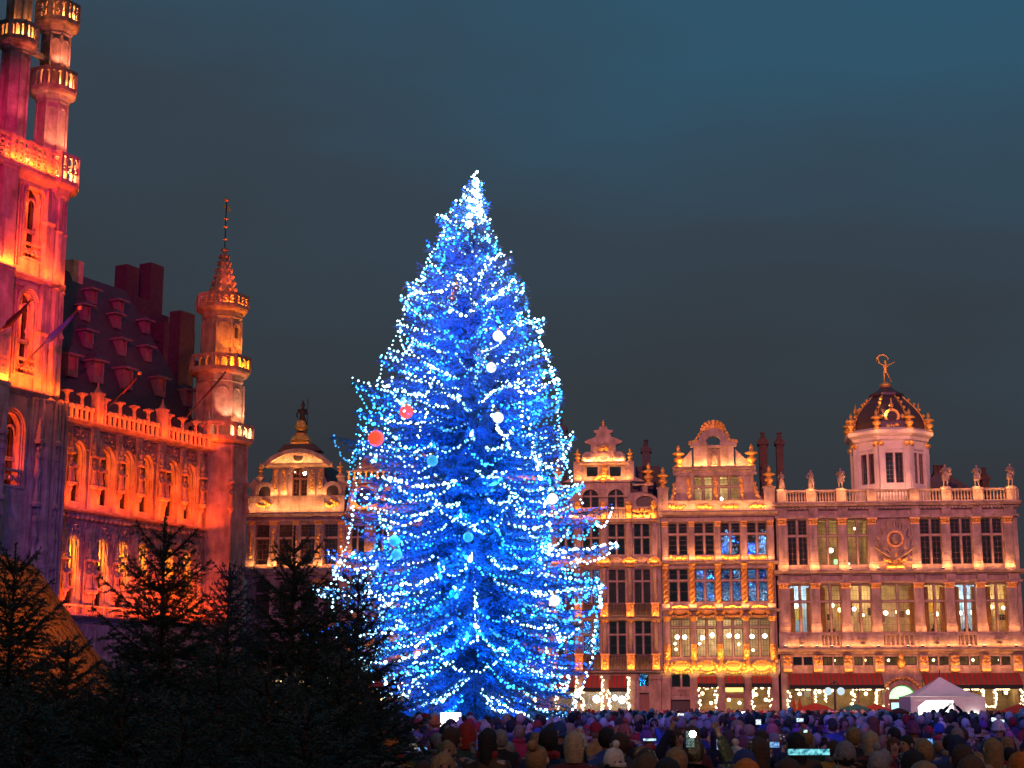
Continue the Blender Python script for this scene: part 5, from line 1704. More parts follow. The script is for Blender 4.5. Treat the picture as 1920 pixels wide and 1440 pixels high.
# clustered corner shafts, thinning at each stage
for za_, zb_, r_ in ((0, z1, 1.38), (z1, z2, 1.26), (z2, z3 - .2, 1.16)):
    o = oct_shaft(hall, (cu, cd, 0), r_, r_ - .03, za_, zb_ - .3, 'corner_shaft', blind=False, slit=[(7, za_ + 2.0)] if za_ else None)
    b = MB()
    for k in range(8):
        a = k * PI / 4
        b.lathe([(.34, za_), (.32, za_ + (zb_ - za_) * .52), (.42, za_ + (zb_ - za_) * .54), (.3, za_ + (zb_ - za_) * .57), (.26, zb_ - .6), (.36, zb_ - .45), (.1, zb_ - .2)], (cu + (r_ - .08) * math.cos(a), cd + (r_ - .08) * math.sin(a), 0), 6)
    b.build('attached_shafts', M[ST], o)
for u in (-19.3, -18.9):
    for za_, zb_ in ((z1, z2), (z2, z3)):
        MB().lathe([(.3, za_), (.28, za_ + 3.6), (.4, za_ + 3.8), (.26, za_ + 4), (.24, zb_ - .7), (.05, zb_ - .3)], (u - .2, TD - .1, 0), 6).build('colonnette', M[ST], hall)
for zl in (z1, z2):
    MB().cornice(TL, TR - .6, zl - .35, zl, .4, y=.03).build('tower_ledge', M[ST], hall, (0, TD, 0))
    MB().lathe([(1.3, zl - .35), (1.62, zl - .12), (1.62, zl - .02), (1.3, zl)], (cu, cd, 0), 8, a0=PI / 8).build('corner_ledge', M[ST], hall)
# blind niches and figures on the blue lower stage
for u in (-19.3, -17.9, -23.2):
    for z0 in (8.6, 12.4, 16.4):
        y = TD - .55 if u > -19 else (TD - .42 if u > -23 else TD - 1.25)
        uu = u
        put('niche_figure', saint, hall, (uu, y, z0))
        MB().lathe([(.05, -.6), (.2, -.2), (.3, 0)], (uu, y, z0 - .01), 7).lathe([(.3, 0), (.34, .2), (.2, .35), (.2, .7), (.05, 1.6)], (uu, y, z0 + 1.85), 6).build('niche_canopy', M[ST], hall)
for k in range(9):
    MB().box(-19.8 + .32 * k, -19.68 + .32 * k, TD - .2 - (.5 if k > 4 else 0), TD + .015, 0, z1 - .4).build('tower_rib', M[ST], hall)
# balcony round the tower head
b = MB()
prof = [(.02, z3 - .9), (-.15, z3 - .75), (-.2, z3 - .5), (-.62, z3 - .15), (-.72, z3), (-.75, z3 + .15), (.02, z3 + .16)]
b.sweepx([(TD + y, z) for y, z in prof], TL, TR - 1.3)
b.build('balcony_corbel', M[ST], hall)
bh = 1.9
p = MB().box(TL, TR - 1.6, TD - .72, TD - .52, z3 + bh - .2, z3 + bh).box(TL, TR - 1.6, TD - .7, TD - .54, z3 + .16, z3 + .34)
n = 26
for k in range(n):
    x = TL + (TR - 1.6 - TL) * (k + .5) / n
    s_ = (TR - 1.6 - TL) / n
    p.box(x - s_ / 2 - .05, x - s_ / 2 + .05, TD - .7, TD - .54, z3 + .34, z3 + bh - .2)
    p.arch(x, z3 + .62, .12, .24, TD - .68, TD - .56, 0, 2 * PI, 8)
    p.arch(x, z3 + 1.2, .14, .26, TD - .68, TD - .56, 0, 2 * PI, 8)
    if k % 3 == 0:
        p.box(x - s_ / 2 - .16, x - s_ / 2 + .16, TD - .78, TD - .5, z3 + .16, z3 + bh + .06)
p.build('balcony_parapet', M[ST], hall)
oct_gallery(hall, (cu, cd, 0), 2.0, 1.2, z3 + .15, bh, 1.35, 'foil', skip=(2, 3))
MB().box(TL, TR - .6, TD + .02, 12, z3 - .05, z3 + .1).build('tower_deck', M[ST], hall)
ct = (cu, cd, 0)
zc1, zc2 = tz(125, 172), tz(135, 46)
oct_shaft(hall, ct, 1.02, .98, z3 + .16, zc1 - .9)
oct_gallery(hall, ct, 1.52, .98, zc1, 1.35, .95)
oct_shaft(hall, ct, .92, .9, zc1 + .02, zc2 - .9)
oct_gallery(hall, ct, 1.45, .9, zc2, 1.35, .95, 'foil')
oct_shaft(hall, ct, .8, .75, zc2 + .02, zc2 + 4.5)
MB().lathe([(.95, zc2 + 4.5), (.9, zc2 + 5.2), (.06, zc2 + 10)], ct, 8, a0=PI / 8).build('turret_spire', M[ST], hall)
c2 = (cu - 3.55, cd - .1, 0)
zq = tz(50, 76)
oct_shaft(hall, c2, .86, .82, z3 + .16, zq - .8)
oct_gallery(hall, c2, 1.3, .82, zq, 1.15, .85)
oct_shaft(hall, c2, .74, .7, zq + .02, zq + 4.8)
MB().lathe([(.8, zq + 4.8), (.06, zq + 9)], c2, 8, a0=PI / 8).build('turret_spire', M[ST], hall)
# octagonal belfry behind
c3 = (cu - 8.1, cd + 3.3, 0)
oct_shaft(hall, c3, 4.2, 4.1, z3 + .1, z3 + 17)
MB().lathe([(4.3, z3 + 17), (4.0, z3 + 18), (.3, z3 + 42)], c3, 8, a0=PI / 8).build('tower_spire', M[ST], hall)
# flying arch between the two turrets
fa = MB().arch((c2[0] + ct[0]) / 2, zq - 1.2, 1.35, 1.75, -.18, .18, 0, PI, 12, .75)
for k in range(4):
    fa.ball((c2[0] + 2.2 + .3 * k, 0, zq - 2.4 + .35 * k), .16, 5, 4)
fa.build('flying_arch', M[ST], hall, (0, cd, 0))
# flagpoles with furled flags
for (bx, by, bd), (tx_, ty_, td_), col, name in (((36, 690, TD), (150, 577, -5.5), (.03, .06, .35), 'blue_flag'), ((-30, 650, TD), (60, 561, -6.0), (.06, .03, .02), 'dark_flag'), ((350, 782, -.2), (426, 694, -3.0), (.1, .06, .05), 'furled_flag'), ((205, 762, -.2), (262, 700, -2.0), (.25, .05, .03), 'furled_flag')):
    p0 = Vector((X(bx, by, bd), bd, Z(bx, by, bd)))
    p1 = Vector((X(tx_, ty_, td_), td_, Z(tx_, ty_, td_)))
    o = MB().tube([p0, p1], .055, 6).build('flagpole', M['iron'], hall)
    MB().ball(p1, .14, 8, 5).build('pole_knob', M['gold'], o)
    d = p1 - p0
    q = [p0 + d * t for t in (.42, .52, .62, .72, .82, .9)]
    MB().tube([a + Vector((0, 0, -.10)) for a in q], [.04, .22, .19, .15, .10, .05] if 'blue' in name or 'dark' in name else [.03, .06, .06, .05, .05, .03], 6).build(name, mat(name + '_cloth', col, .9), o)
# lights of the town hall
strip(hall, -16, -.3, -1.1, pb + .05, ORANGE, 210, 28)
strip(hall, -16, -.3, -1.25, zS + .15, (1, .065, .002), 260, 14)
strip(hall, -16, -.3, -1.4, zB + .16, (1, .07, .003), 330, 14)
for c in cen[1:]:
    lamp('POINT', 'embrasure_light', (c - .52, .12, 15.7), (1, .085, .002), 130, hall, size=.1)
    lamp('POINT', 'embrasure_light', (c - .52, .12, 10.2), (1, .12, .003), 170, hall, size=.1)
    lamp('POINT', 'embrasure_light', (c - .55, .10, 17.9), (1, .14, .003), 130, hall, size=.1)
    lamp('POINT', 'embrasure_light', (c - .52, .10, 11.8), (1, .30, .012), 260, hall, size=.1)
for zl, wt in ((z1, 260), (z2, 230), (z3 + .2, 130)):
    strip(hall, -24, TR - 2.0, TD - 1.0, zl + .1, (1, .065, .004), wt, 18)
    for a in (-100, -60, -20):
        lamp('POINT', 'corner_floodlight', (cu + 1.85 * math.cos(R(a)), cd + 1.85 * math.sin(R(a)), zl + .35), (1, .12, .006), wt * .32, hall, size=.12)
for c_, z0 in (((-21.1, TD + .2, 23.9), 0), ((-21.1, TD + .2, 31.4), 0), ((-22.0, TD + .2, 16.6), 0), ((-21.1, TD + .15, 26.4), 0), ((-21.1, TD + .15, 33.6), 0), ((-22.0, TD + .15, 18.8), 0)):
    lamp('POINT', 'embrasure_light', c_, (1, .075, .003), 190, hall, size=.1)
ring_lights(hall, tc, 2.2, zz(828) + .45, (1, .62, .5), 190, (-100, -60, -20))
ring_lights(hall, tc, 1.95, zz(697) + .35, (1, .34, .03), 230, (-110, -60, -15))
ring_lights(hall, tc, 1.45, zz(577) + .4, (1, .2, .03), 150, (-110, -60, -15))
ring_lights(hall, ct, 1.5, z3 + .6, (1, .50, .30), 330, (-100, -50, -10))
ring_lights(hall, ct, 1.25, zc1 + .3, (1, .45, .22), 210, (-100, -50, -10))
ring_lights(hall, ct, 1.2, zc2 + .3, (1, .45, .22), 210, (-100, -50, -10))
ring_lights(hall, c2, 1.1, zq + .3, (1, .5, .2), 180, (-110, -60))
lamp('POINT', 'gallery_floodlight', (c2[0], c2[1] - 1.3, z3 + .5), (1, .42, .12), 100, hall, size=.12)
def shaft_spots(c, r, z, ztop, col, watts, angs):
    for a in angs:
        lamp('SPOT', 'gallery_spot', (c[0] + r * math.cos(R(a)), c[1] + r * math.sin(R(a)), z), col, watts, hall, target=(c[0], c[1], ztop), size=.08, spot=R(62), blend=.7)
shaft_spots(ct, 2.0, z3 + 2.2, zc1 - 1.6, (1, .30, .16), 420, (-125, -80, -35))
shaft_spots(ct, 1.55, zc1 + 1.5, zc2 - 1.2, (1, .22, .14), 300, (-125, -80, -35))
shaft_spots(c2, 2.4, z3 + 2.2, zq - 1.2, (1, .12, .14), 300, (-110, -70))
shaft_spots(tc, 2.7, zz(800) + .1, zz(715), (1, .40, .26), 420, (-125, -80, -35))
shaft_spots(tc, 2.3, zz(671) + .1, zz(590), (1, .22, .02), 330, (-125, -80, -35))
shaft_spots(tc, 1.95, zz(554) + .1, zz(480), (1, .10, .03), 260, (-125, -80, -35))
# unseen wash spots added up high, standing in for light-show projectors
def wash_spot(px, py, Y, target, col, watts, ang):
    lamp('SPOT', 'added_wash_spot', (px, py, Y), col, watts, None, target=target, size=.4, spot=R(ang), blend=.6)
wt_ = TF.world
wash_spot(-6, -12, 34, wt_(-19, 0, 33), (1, .006, .20), 480000, 11)
wash_spot(-3, -12, 30, wt_(-8, 0, 13), (.7, .004, .30), 30000, 15)
wash_spot(-9, -12, 20, wt_(-21, 0, 10), (.10, .03, 1.0), 105000, 10)
wash_spot(8, -12, 30, wt_(1.5, 0, 20), (1, .07, .07), 130000, 6)
wash_spot(-2, -14, 34, wt_(-8, 3, 29), (.4, .06, .5), 4000, 13)
ka = ROW.world
wash_spot(40, -5, 48, ka(13, 0, 12), (.62, .12, .75), 110000, 28)
wash_spot(-14, -5, 44, ka(20, 0, 12), (1, .29, .18), 430000, 28)
wash_spot(-22, -5, 44, ka(-17, 0, 12), (1, .24, .2), 65000, 22)
wash_spot(44, 20, 44, ka(31, 0, 20), (.35, .2, 1.0), 12000, 12)
# ================================================================== the square's paving
g = MB()
g.add([(-400, -120, 0), (400, -120, 0), (400, 900, 0), (-400, 900, 0)], [(0, 1, 2, 3)])
mg = mat('wet_cobbles', (.085, .08, .078), .55, var=.4, scale=5, bump=.0)
nt = mg.node_tree
vo = nt.nodes.new('ShaderNodeTexVoronoi'); vo.inputs['Scale'].default_value = 7; vo.feature = 'DISTANCE_TO_EDGE'
bp = nt.nodes.new('ShaderNodeBump'); bp.inputs['Strength'].default_value = .6; bp.inputs['Distance'].default_value = .03
tcn = nt.nodes.new('ShaderNodeTexCoord')
nt.links.new(tcn.outputs['Object'], vo.inputs['Vector']); nt.links.new(vo.outputs['Distance'], bp.inputs['Height']); nt.links.new(bp.outputs['Normal'], nt.nodes['Principled BSDF'].inputs['Normal'])
tag(g.build('ground', mg), 'dark cobbled paving of the square under the crowd', kind='structure')

# ================================================================== conifers
rng = np.random.default_rng(11)
def unit(a):
    return a / np.maximum(np.linalg.norm(a, axis=-1, keepdims=True), 1e-9)

def blades(P, D, L, W, twist=None):
    """thin four-cornered needles from points P along D"""
    n = len(P)
    rv = unit(rng.normal(size=(n, 3))) if twist is None else twist
    S = unit(np.cross(D, rv)) * (W * .5)[:, None]
    T = P + D * L[:, None]
    return np.stack([P - S, P + S, T + S * .35, T - S * .35], axis=1)

def polyline_points(P, n):             # resample (m,3) to n points
    s = np.concatenate([[0], np.cumsum(np.linalg.norm(np.diff(P, axis=0), axis=1))])
    q = np.linspace(0, s[-1], n)
    return np.stack([np.interp(q, s, P[:, i]) for i in range(3)], axis=1)

m_bark = mat('fir_bark', (.07, .045, .03), .9, var=.4, scale=8, bump=.5)
m_need = mat('fir_needles', (.032, .064, .046), .5, var=.4, scale=3)
m_need2 = mat('big_tree_needles', (.045, .11, .13), .6, var=.35, scale=1.2)
m_wire = mat('green_cable', (.01, .02, .015), .6, var=0)

def fir_meshes(seed, H=4.0, R0=1.25, whorl=.30):
    """a young nordmann fir: leader, whorls of rising branches, side twigs, needles"""
    global rng
    rng = np.random.default_rng(seed)
    wood = MB()
    NP, ND, NL = [], [], []
    wood.tube([(0, 0, 0), (.01, 0, H * .5), (0, .01, H)], [.055, .035, .008], 6)
    def needle_run(P, dens, ln):
        seg = np.diff(P, axis=0)
        L = np.linalg.norm(seg, axis=1)
        for a, s, l in zip(P[:-1], seg, L):
            k = max(2, int(l * dens))
            t = rng.random((k, 1))
            d = s / max(l, 1e-6)
            q = rng.normal(size=(k, 3))
            q[:, 2] = np.abs(q[:, 2]) * .6 + .1
            q -= (q @ d)[:, None] * d
            NP.append(a + s * t)
            ND.append(unit(unit(q) * .85 + d * .6))
            NL.append(ln * rng.uniform(.75, 1.2, k))
    needle_run(np.array([(0, 0, H * .86), (0, 0, H)]), 260, .028)
    z = .25
    k = 0
    while z < H - .18:
        q = 1 - z / H
        n = int(rng.integers(6, 9)) if k % 2 == 0 else int(rng.integers(3, 6))
        a0 = rng.uniform(0, 6.28)
        for i in range(n):
            a = a0 + 6.283 * i / n + rng.normal(0, .14)
            Ln = (R0 * q ** .85 + .10) * rng.uniform(.78, 1.12) * (1 if k % 2 == 0 else .72)
            up = .15 + .85 * (1 - q) ** 1.6 + rng.normal(0, .07)
            dh = np.array([math.cos(a), math.sin(a), 0])
            ts = np.linspace(0, 1, 7)
            P = np.array([dh * Ln * t + np.array([0, 0, z + Ln * (up * t - .28 * q * t * t + .16 * t ** 3)]) for t in ts])
            wood.tube(P[::2], [.013, .009, .006, .003], 4)
            needle_run(P[1:], 210, .026)
            side = np.cross(dh, [0, 0, 1])
            m = max(2, int(Ln / .072))
            for j in range(m):
                t = (j + .8) / (m + .6)
                if t > .97: continue
                b = P[0] + 0
                f = t * 6
                b = P[int(f)] * (1 - f % 1) + P[min(int(f) + 1, 6)] * (f % 1)
                for s in (-1, 1):
                    l2 = Ln * (.52 * (1 - t) + .10) * rng.uniform(.7, 1.15)
                    d2 = unit(dh * .75 + side * s * rng.uniform(.6, .95) + np.array([0, 0, rng.normal(.05, .14)]))
                    e = b + d2 * l2 + np.array([0, 0, -.05 * l2])
                    needle_run(np.array([b, (b + e) / 2 + [0, 0, .02], e]), 230, .028)
                    if l2 > .26:
                        for s2 in (-1, 1):
                            b3 = b + (e - b) * .5
                            d3 = unit(d2 + np.cross(d2, [0, 0, 1]) * s2 * .8)
                            needle_run(np.array([b3, b3 + d3 * l2 * .42]), 160, .022)
        z += whorl * (.55 if k % 2 == 0 else .5) * (1.2 - .62 * (1 - q) if z < H * .55 else 1.0)
        k += 1
    P, D, L = np.concatenate(NP), np.concatenate(ND), np.concatenate(NL)
    V = blades(P, D, L * 1.25, np.full(len(P), .0085))
    return wood.mesh('trunk', m_bark), quads_mesh('needle_foliage', V, m_need)

protos = [fir_meshes(s, 4.0, r, w) for s, r, w in ((3, 1.45, .34), (8, 1.3, .30), (21, 1.55, .36))]
firs = [  # px of the tip, py of the tip, distance, prototype, turn, label
    (30, 1018, 15.0, 2, .3, 'tall dark young fir standing before the thatched roof'),
    (312, 960, 17.5, 0, 1.2, 'tallest dark young fir in front of the orange arcades of the town hall'),
    (432, 1056, 24.0, 1, 2.0, 'slim fir further back in front of the town hall corner turret'),
    (553, 985, 18.5, 0, 3.3, 'dark young fir in front of the bishop-topped guild house'),
    (672, 1072, 22.0, 1, 4.1, 'slim young fir in front of the lower left boughs of the blue tree'),
    (612, 1130, 20.0, 2, 5.2, 'bushy young fir between the two firs beside the blue tree'),
    (128, 1195, 13.0, 1, .9, 'low fir filling the gap beneath the thatched slope'),
    (235, 1238, 12.5, 2, 2.6, 'low bushy fir at the foot of the tallest fir'),
    (415, 1205, 14.5, 2, 1.7, 'wide low fir between the two tall dark firs'),
    (505, 1232, 13.2, 0, 4.4, 'low fir with brownish tips beneath the bishop-topped house'),
    (640, 1222, 14.0, 1, 5.9, 'low fir at the end of the fir group nearest the crowd'),
    (712, 1288, 15.0, 0, .5, 'small fir at the edge of the group next to the people in black coats'),
    (-60, 1210, 12.5, 0, 2.2, 'cropped low fir at the picture edge beside the thatched hut'),
    (345, 1300, 11.0, 1, 3.9, 'lowest fir nearest the camera below the tallest fir'),
    (575, 1318, 11.0, 2, 2.9, 'lowest fir nearest the camera below the bishop-topped house'),
    (60, 1310, 10.5, 1, 1.1, 'lowest fir nearest the camera below the thatched slope'),
]
for px, py, Y, k, rz, lab in firs:
    p = at(px, py, Y)
    s = p.z / 4.0
    t = empty('fir_tree', (p.x, p.y, 0), rz, lab, 'fir tree', 'young firs around the thatched hut')
    t.scale = (max(s, .72) * (1.0 if py < 1100 else 1.25),) * 2 + (s,)
    put('trunk', protos[k][0], t)
    put('needle_foliage', protos[k][1], t, kind='stuff')

# ------------------------------------------------------------------ the great christmas tree
TY = 60.0
tb = at(886, 1325, TY)
TOPZ = at(885, 330, TY).z
tree = empty('christmas_tree', (tb.x, TY, 0), 0, 'huge christmas tree draped in thousands of blue and white lights', 'christmas tree')
rng = np.random.default_rng(5)
SCL = TY / FPX * 1.02
prof_py = [328, 345, 370, 400, 440, 500, 560, 610, 660, 720, 780, 860, 940, 1000, 1080, 1160, 1250, 1330, 1400]
prof_l = [3, 10, 26, 50, 68, 100, 130, 150, 178, 192, 204, 236, 240, 246, 270, 272, 240, 170, 120]
prof_r = [3, 10, 20, 26, 38, 62, 96, 128, 138, 162, 166, 178, 205, 225, 240, 240, 225, 185, 130]
pz = [at(886, q, TY).z for q in prof_py]
def radius(z, a):                      # outline of the crown by height and azimuth
    l, r = np.interp(-z, [-q for q in pz], prof_l), np.interp(-z, [-q for q in pz], prof_r)
    c = .5 + .5 * math.cos(a)
    return (l + (r - l) * c) * SCL
trunk = MB().tube([(0, 0, 0), (.05, 0, 8), (0, .05, 15), (0, 0, TOPZ - .3)], [.42, .3, .16, .03], 10)
trunk.build('trunk', m_bark, tree)
wood = MB()
NP, ND, NL, NW = [], [], [], []
branches = []
z = 1.1
k = 0
while z < TOPZ - .35:
    q = z / TOPZ
    n = int(15 - 8 * q)
    a0 = rng.uniform(0, 6.28)
    zb_ = z
    for i in range(n):
        a = a0 + 6.283 * i / n + rng.normal(0, .13)
        Rr = max(radius(min(z, TOPZ), a), .25)
        Ln = Rr * (rng.uniform(.64, 1.02) if rng.random() < .88 else rng.uniform(1.02, 1.2))
        if rng.random() < .10: continue
        slope = np.interp(q, [0, .3, .55, .8, 1], [-.62, -.50, -.22, .25, .9]) + rng.normal(0, .06)
        curl = np.interp(q, [0, .4, .8, 1], [.16, .22, .12, 0])
        zz_ = z - slope * Ln * .6      # so that tips end near height z
        zz_ = min(zz_, TOPZ - .25)
        dh = np.array([math.cos(a), math.sin(a), 0])
        ts = np.linspace(0, 1, 9)
        P = np.array([dh * Ln * t + np.array([0, 0, zz_ + Ln * (slope * t * (1.15 - .15 * t) + curl * t ** 3)]) for t in ts])
        P[:, 2] = np.maximum(P[:, 2], .5)
        branches.append((P, a, q))
        wood.tube(P[::2], [.06 * (1.2 - q), .045 * (1.2 - q), .03, .02, .008], 5)
        side = np.cross(dh, [0, 0, 1])
        m = max(4, int(Ln / .115))
        for j in range(m):
            t = (j + .6) / m
            f = min(t * 8, 7.999)
            b = P[int(f)] * (1 - f % 1) + P[int(f) + 1] * (f % 1)
            for s in (-1, 1):
                l2 = (.85 * (1 - t) + .25) * rng.uniform(.6, 1.1) * min(1, Ln / 2 + .2)
                d2 = unit(dh * .8 + side * s * rng.uniform(.5, .95) + np.array([0, 0, rng.normal(-.25, .18)]))
                kk = max(5, int(l2 / .038))
                tt = rng.random((kk, 1))
                qv = rng.normal(size=(kk, 3))
                NP.append(b + d2 * l2 * tt)
                ND.append(unit(qv * .7 + d2))
                NL.append(np.full(kk, .15) * rng.uniform(.7, 1.3, kk))
                NW.append(np.full(kk, .028))
    z += .30 + .12 * (1 - q)
    k += 1
for qx, qy in ((1155, 1022), (1093, 910), (1048, 716), (1018, 600), (980, 545), (1128, 1100), (822, 405), (755, 560), (610, 1105)):
    e = np.array(at(qx, qy, TY)) - np.array([tb.x, TY, 0])
    s0 = np.array([0, 0, e[2] + .35])
    ts = np.linspace(0, 1, 9)[:, None]
    P = s0 + (e - s0) * ts
    P[:, 2] -= (np.sin(ts[:, 0] * PI) * .45)
    branches.append((P, 0.0 if e[0] > 0 else PI, 2.0))
    wood.tube(P[::2], [.05, .045, .03, .02, .008], 5)
    Ln = np.linalg.norm(e - s0)
    for j in range(int(Ln / .11)):
        t = (j + .6) / int(Ln / .11)
        f = min(t * 8, 7.999)
        b = P[int(f)] * (1 - f % 1) + P[int(f) + 1] * (f % 1)
        for s in (-1, 1):
            l2 = .75 * (1 - t) + .2
            d2 = unit(unit(e - s0) * .8 + np.array([0, s * rng.uniform(.3, .9), rng.normal(-.3, .3)]))
            kk = max(4, int(l2 / .05))
            NP.append(b + d2 * l2 * rng.random((kk, 1))); ND.append(unit(rng.normal(size=(kk, 3)) * .7 + d2)); NL.append(np.full(kk, .15)); NW.append(np.full(kk, .028))
wood.build('bough', m_bark, tree, kind='stuff')
P, D, L, W = map(np.concatenate, (NP, ND, NL, NW))
put('needle_foliage', quads_mesh('needle_foliage', blades(P, D, L, W), m_need2), tree, kind='stuff')

oct_v = np.array([(1, 0, 0), (-1, 0, 0), (0, 1, 0), (0, -1, 0), (0, 0, 1), (0, 0, -1)], float)
oct_f = np.array([(0, 2, 4), (2, 1, 4), (1, 3, 4), (3, 0, 4), (2, 0, 5), (1, 2, 5), (3, 1, 5), (0, 3, 5)])
def bulbs_mesh(name, C, r, m):
    n = len(C)
    # rounder bulb: octahedron turned at random, two crossed copies
    V = (C[:, None, :] + oct_v[None] * r[:, None, None])
    rt = np.array([[.7071, -.7071, 0], [.7071, .7071, 0], [0, 0, 1]]) @ np.array([[1, 0, 0], [0, .7071, -.7071], [0, .7071, .7071]])
    V2 = C[:, None, :] + (oct_v @ rt.T)[None] * r[:, None, None]
    VV = np.concatenate([V.reshape(-1, 3), V2.reshape(-1, 3)])
    base = (np.arange(2 * n) * 6)[:, None, None]
    F = (oct_f[None] + base).reshape(-1, 3)
    return soup_mesh(name, VV, F, m)
led_white = glow('ice_white_led', (.36, .78, 1.0), 7)
led_cyan = glow('cyan_blue_led', (.04, .42, 1.0), 5)
led_blue = glow('deep_blue_led', (.004, .09, 1.0), 4)
rng = np.random.default_rng(17)
all_b = []
strings = []
def add_string(pts, step, rad, kind):
    kind = {'white': rng.choice(['white', 'white', 'hot']), 'cyan': rng.choice(['cyan', 'cyan', 'dim']), 'blue': 'blue'}[kind]
    L = np.linalg.norm(np.diff(pts, axis=0), axis=1).sum()
    n = max(3, int(L / step))
    C = polyline_points(pts, n) + rng.normal(0, .035, (n, 3))
    strings.append((pts, C, rad * rng.uniform(.65, 1.2, n) * np.where(rng.random(n) < .10, 1.7, 1.0), kind))
    all_b.append(C)
for P, a, q in branches:               # strings wound along the boughs
    if q > 1.5:
        Q = P.copy(); Q[:, 2] += .08
        add_string(Q[2:], .12, .044, 'white')
        Q[:, 2] -= np.linspace(0, 1, 9) ** .6 * 0 + np.sin(np.linspace(0, 1, 9) * PI) * .55 + .1
        add_string(Q[3:], .17, .046, 'cyan')
    elif rng.random() < .66:
        Q = P.copy()
        Q[:, 2] += .10 + .04 * rng.random()
        lo_ = 0 if rng.random() < .3 else 3
        add_string(Q[lo_:], .12 if rng.random() < .35 else .165, .041, 'white' if rng.random() < .44 else ('cyan' if rng.random() < .55 else 'blue'))
tips = sorted([(P[-1], a, q) for P, a, q in branches], key=lambda t: t[0][2])
zs_l = np.arange(3.0, TOPZ - .5, .62)
for zl in zs_l:                        # swags from tip to tip, round the crown
    ring = sorted([(a % 6.283, p) for p, a, q in tips if abs(p[2] - zl) < .32], key=lambda t: t[0])
    for (a, p), (a2, p2) in zip(ring, ring[1:] + ring[:1]):
        d = np.linalg.norm(p2 - p)
        if d > 4.5 or rng.random() < .36: continue
        t = np.linspace(0, 1, 9)[:, None]
        S = p * (1 - t) + p2 * t
        S[:, 2] -= (4 * t * (1 - t))[:, 0] * d * rng.uniform(.14, .34)
        add_string(S, .135, .041, 'white' if rng.random() < .45 else 'cyan')
for i in range(34):                    # lines that hang down the outline
    a = rng.uniform(-3.3, .2) if i > 16 else (3.1 + rng.normal(0, .1) if i % 2 else rng.normal(0, .1))
    z0 = rng.uniform(5, TOPZ - 1.5)
    z1_ = max(1.8, z0 - rng.uniform(1.5, 5.5))
    S = np.array([[radius(zz_, a) * math.cos(a) * 1.0, radius(zz_, a) * math.sin(a), zz_] for zz_ in np.linspace(z0, z1_, 8)])
    S[:, :2] *= np.linspace(.93, .97, 8)[:, None]
    add_string(S, .17, .037, 'cyan' if rng.random() < .5 else 'white')
S = np.array([[.12 * math.cos(t * 3), .12 * math.sin(t * 3) - .1, TOPZ + .12 - .16 * t] for t in np.linspace(0, 14, 40)])
S[:, :2] *= np.linspace(.3, 3.2, 40)[:, None]
add_string(S, .09, .06, 'white')
leds = {'white': led_white, 'cyan': led_cyan, 'blue': led_blue, 'hot': glow('bright_white_led', (.62, .90, 1.0), 14), 'dim': glow('dim_cyan_led', (.05, .35, .9), 1.8)}
order = sorted(range(len(strings)), key=lambda i: strings[i][1][:, 1].mean())
for i in order[:290]:
    pts, C, r, kind = strings[i]
    o = MB().tube(pts, .012, 3).build('light_string', m_wire, tree)
    put('bulb_chain', bulbs_mesh('bulb_chain', C, r, leds[kind]), o, kind='stuff')
for kind in leds:
    rest = [strings[i] for i in order[290:] if strings[i][3] == kind]
    if rest:
        put('rear_bulb', bulbs_mesh('rear_bulb', np.concatenate([s[1] for s in rest]), np.concatenate([s[2] for s in rest]), leds[kind]), tree, kind='stuff')
B = np.concatenate(all_b)
sel = B[rng.choice(len(B), 900, replace=False)]
for n_, c in enumerate(sel):            # lamps added near sampled leds: most aimed inward to limit spill, others all round
    h = math.hypot(c[0], c[1])
    col = (0, .07 if rng.random() < .85 else .18, 1.0)
    if n_ % 8 == 0:
        lamp('POINT', 'needle_light', (c[0], c[1], c[2] - .05), col, TREE_W * .5, tree, size=.05)
    else:
        o_ = 1 + rng.uniform(.02, .30) / max(h, .6)
        lamp('SPOT', 'needle_light', (c[0] * o_, c[1] * o_, c[2] + .05), col, TREE_W * 2.2, tree, target=(0, 0, c[2] + rng.uniform(-.6, .4) * h), size=.05, spot=R(150), blend=.6)
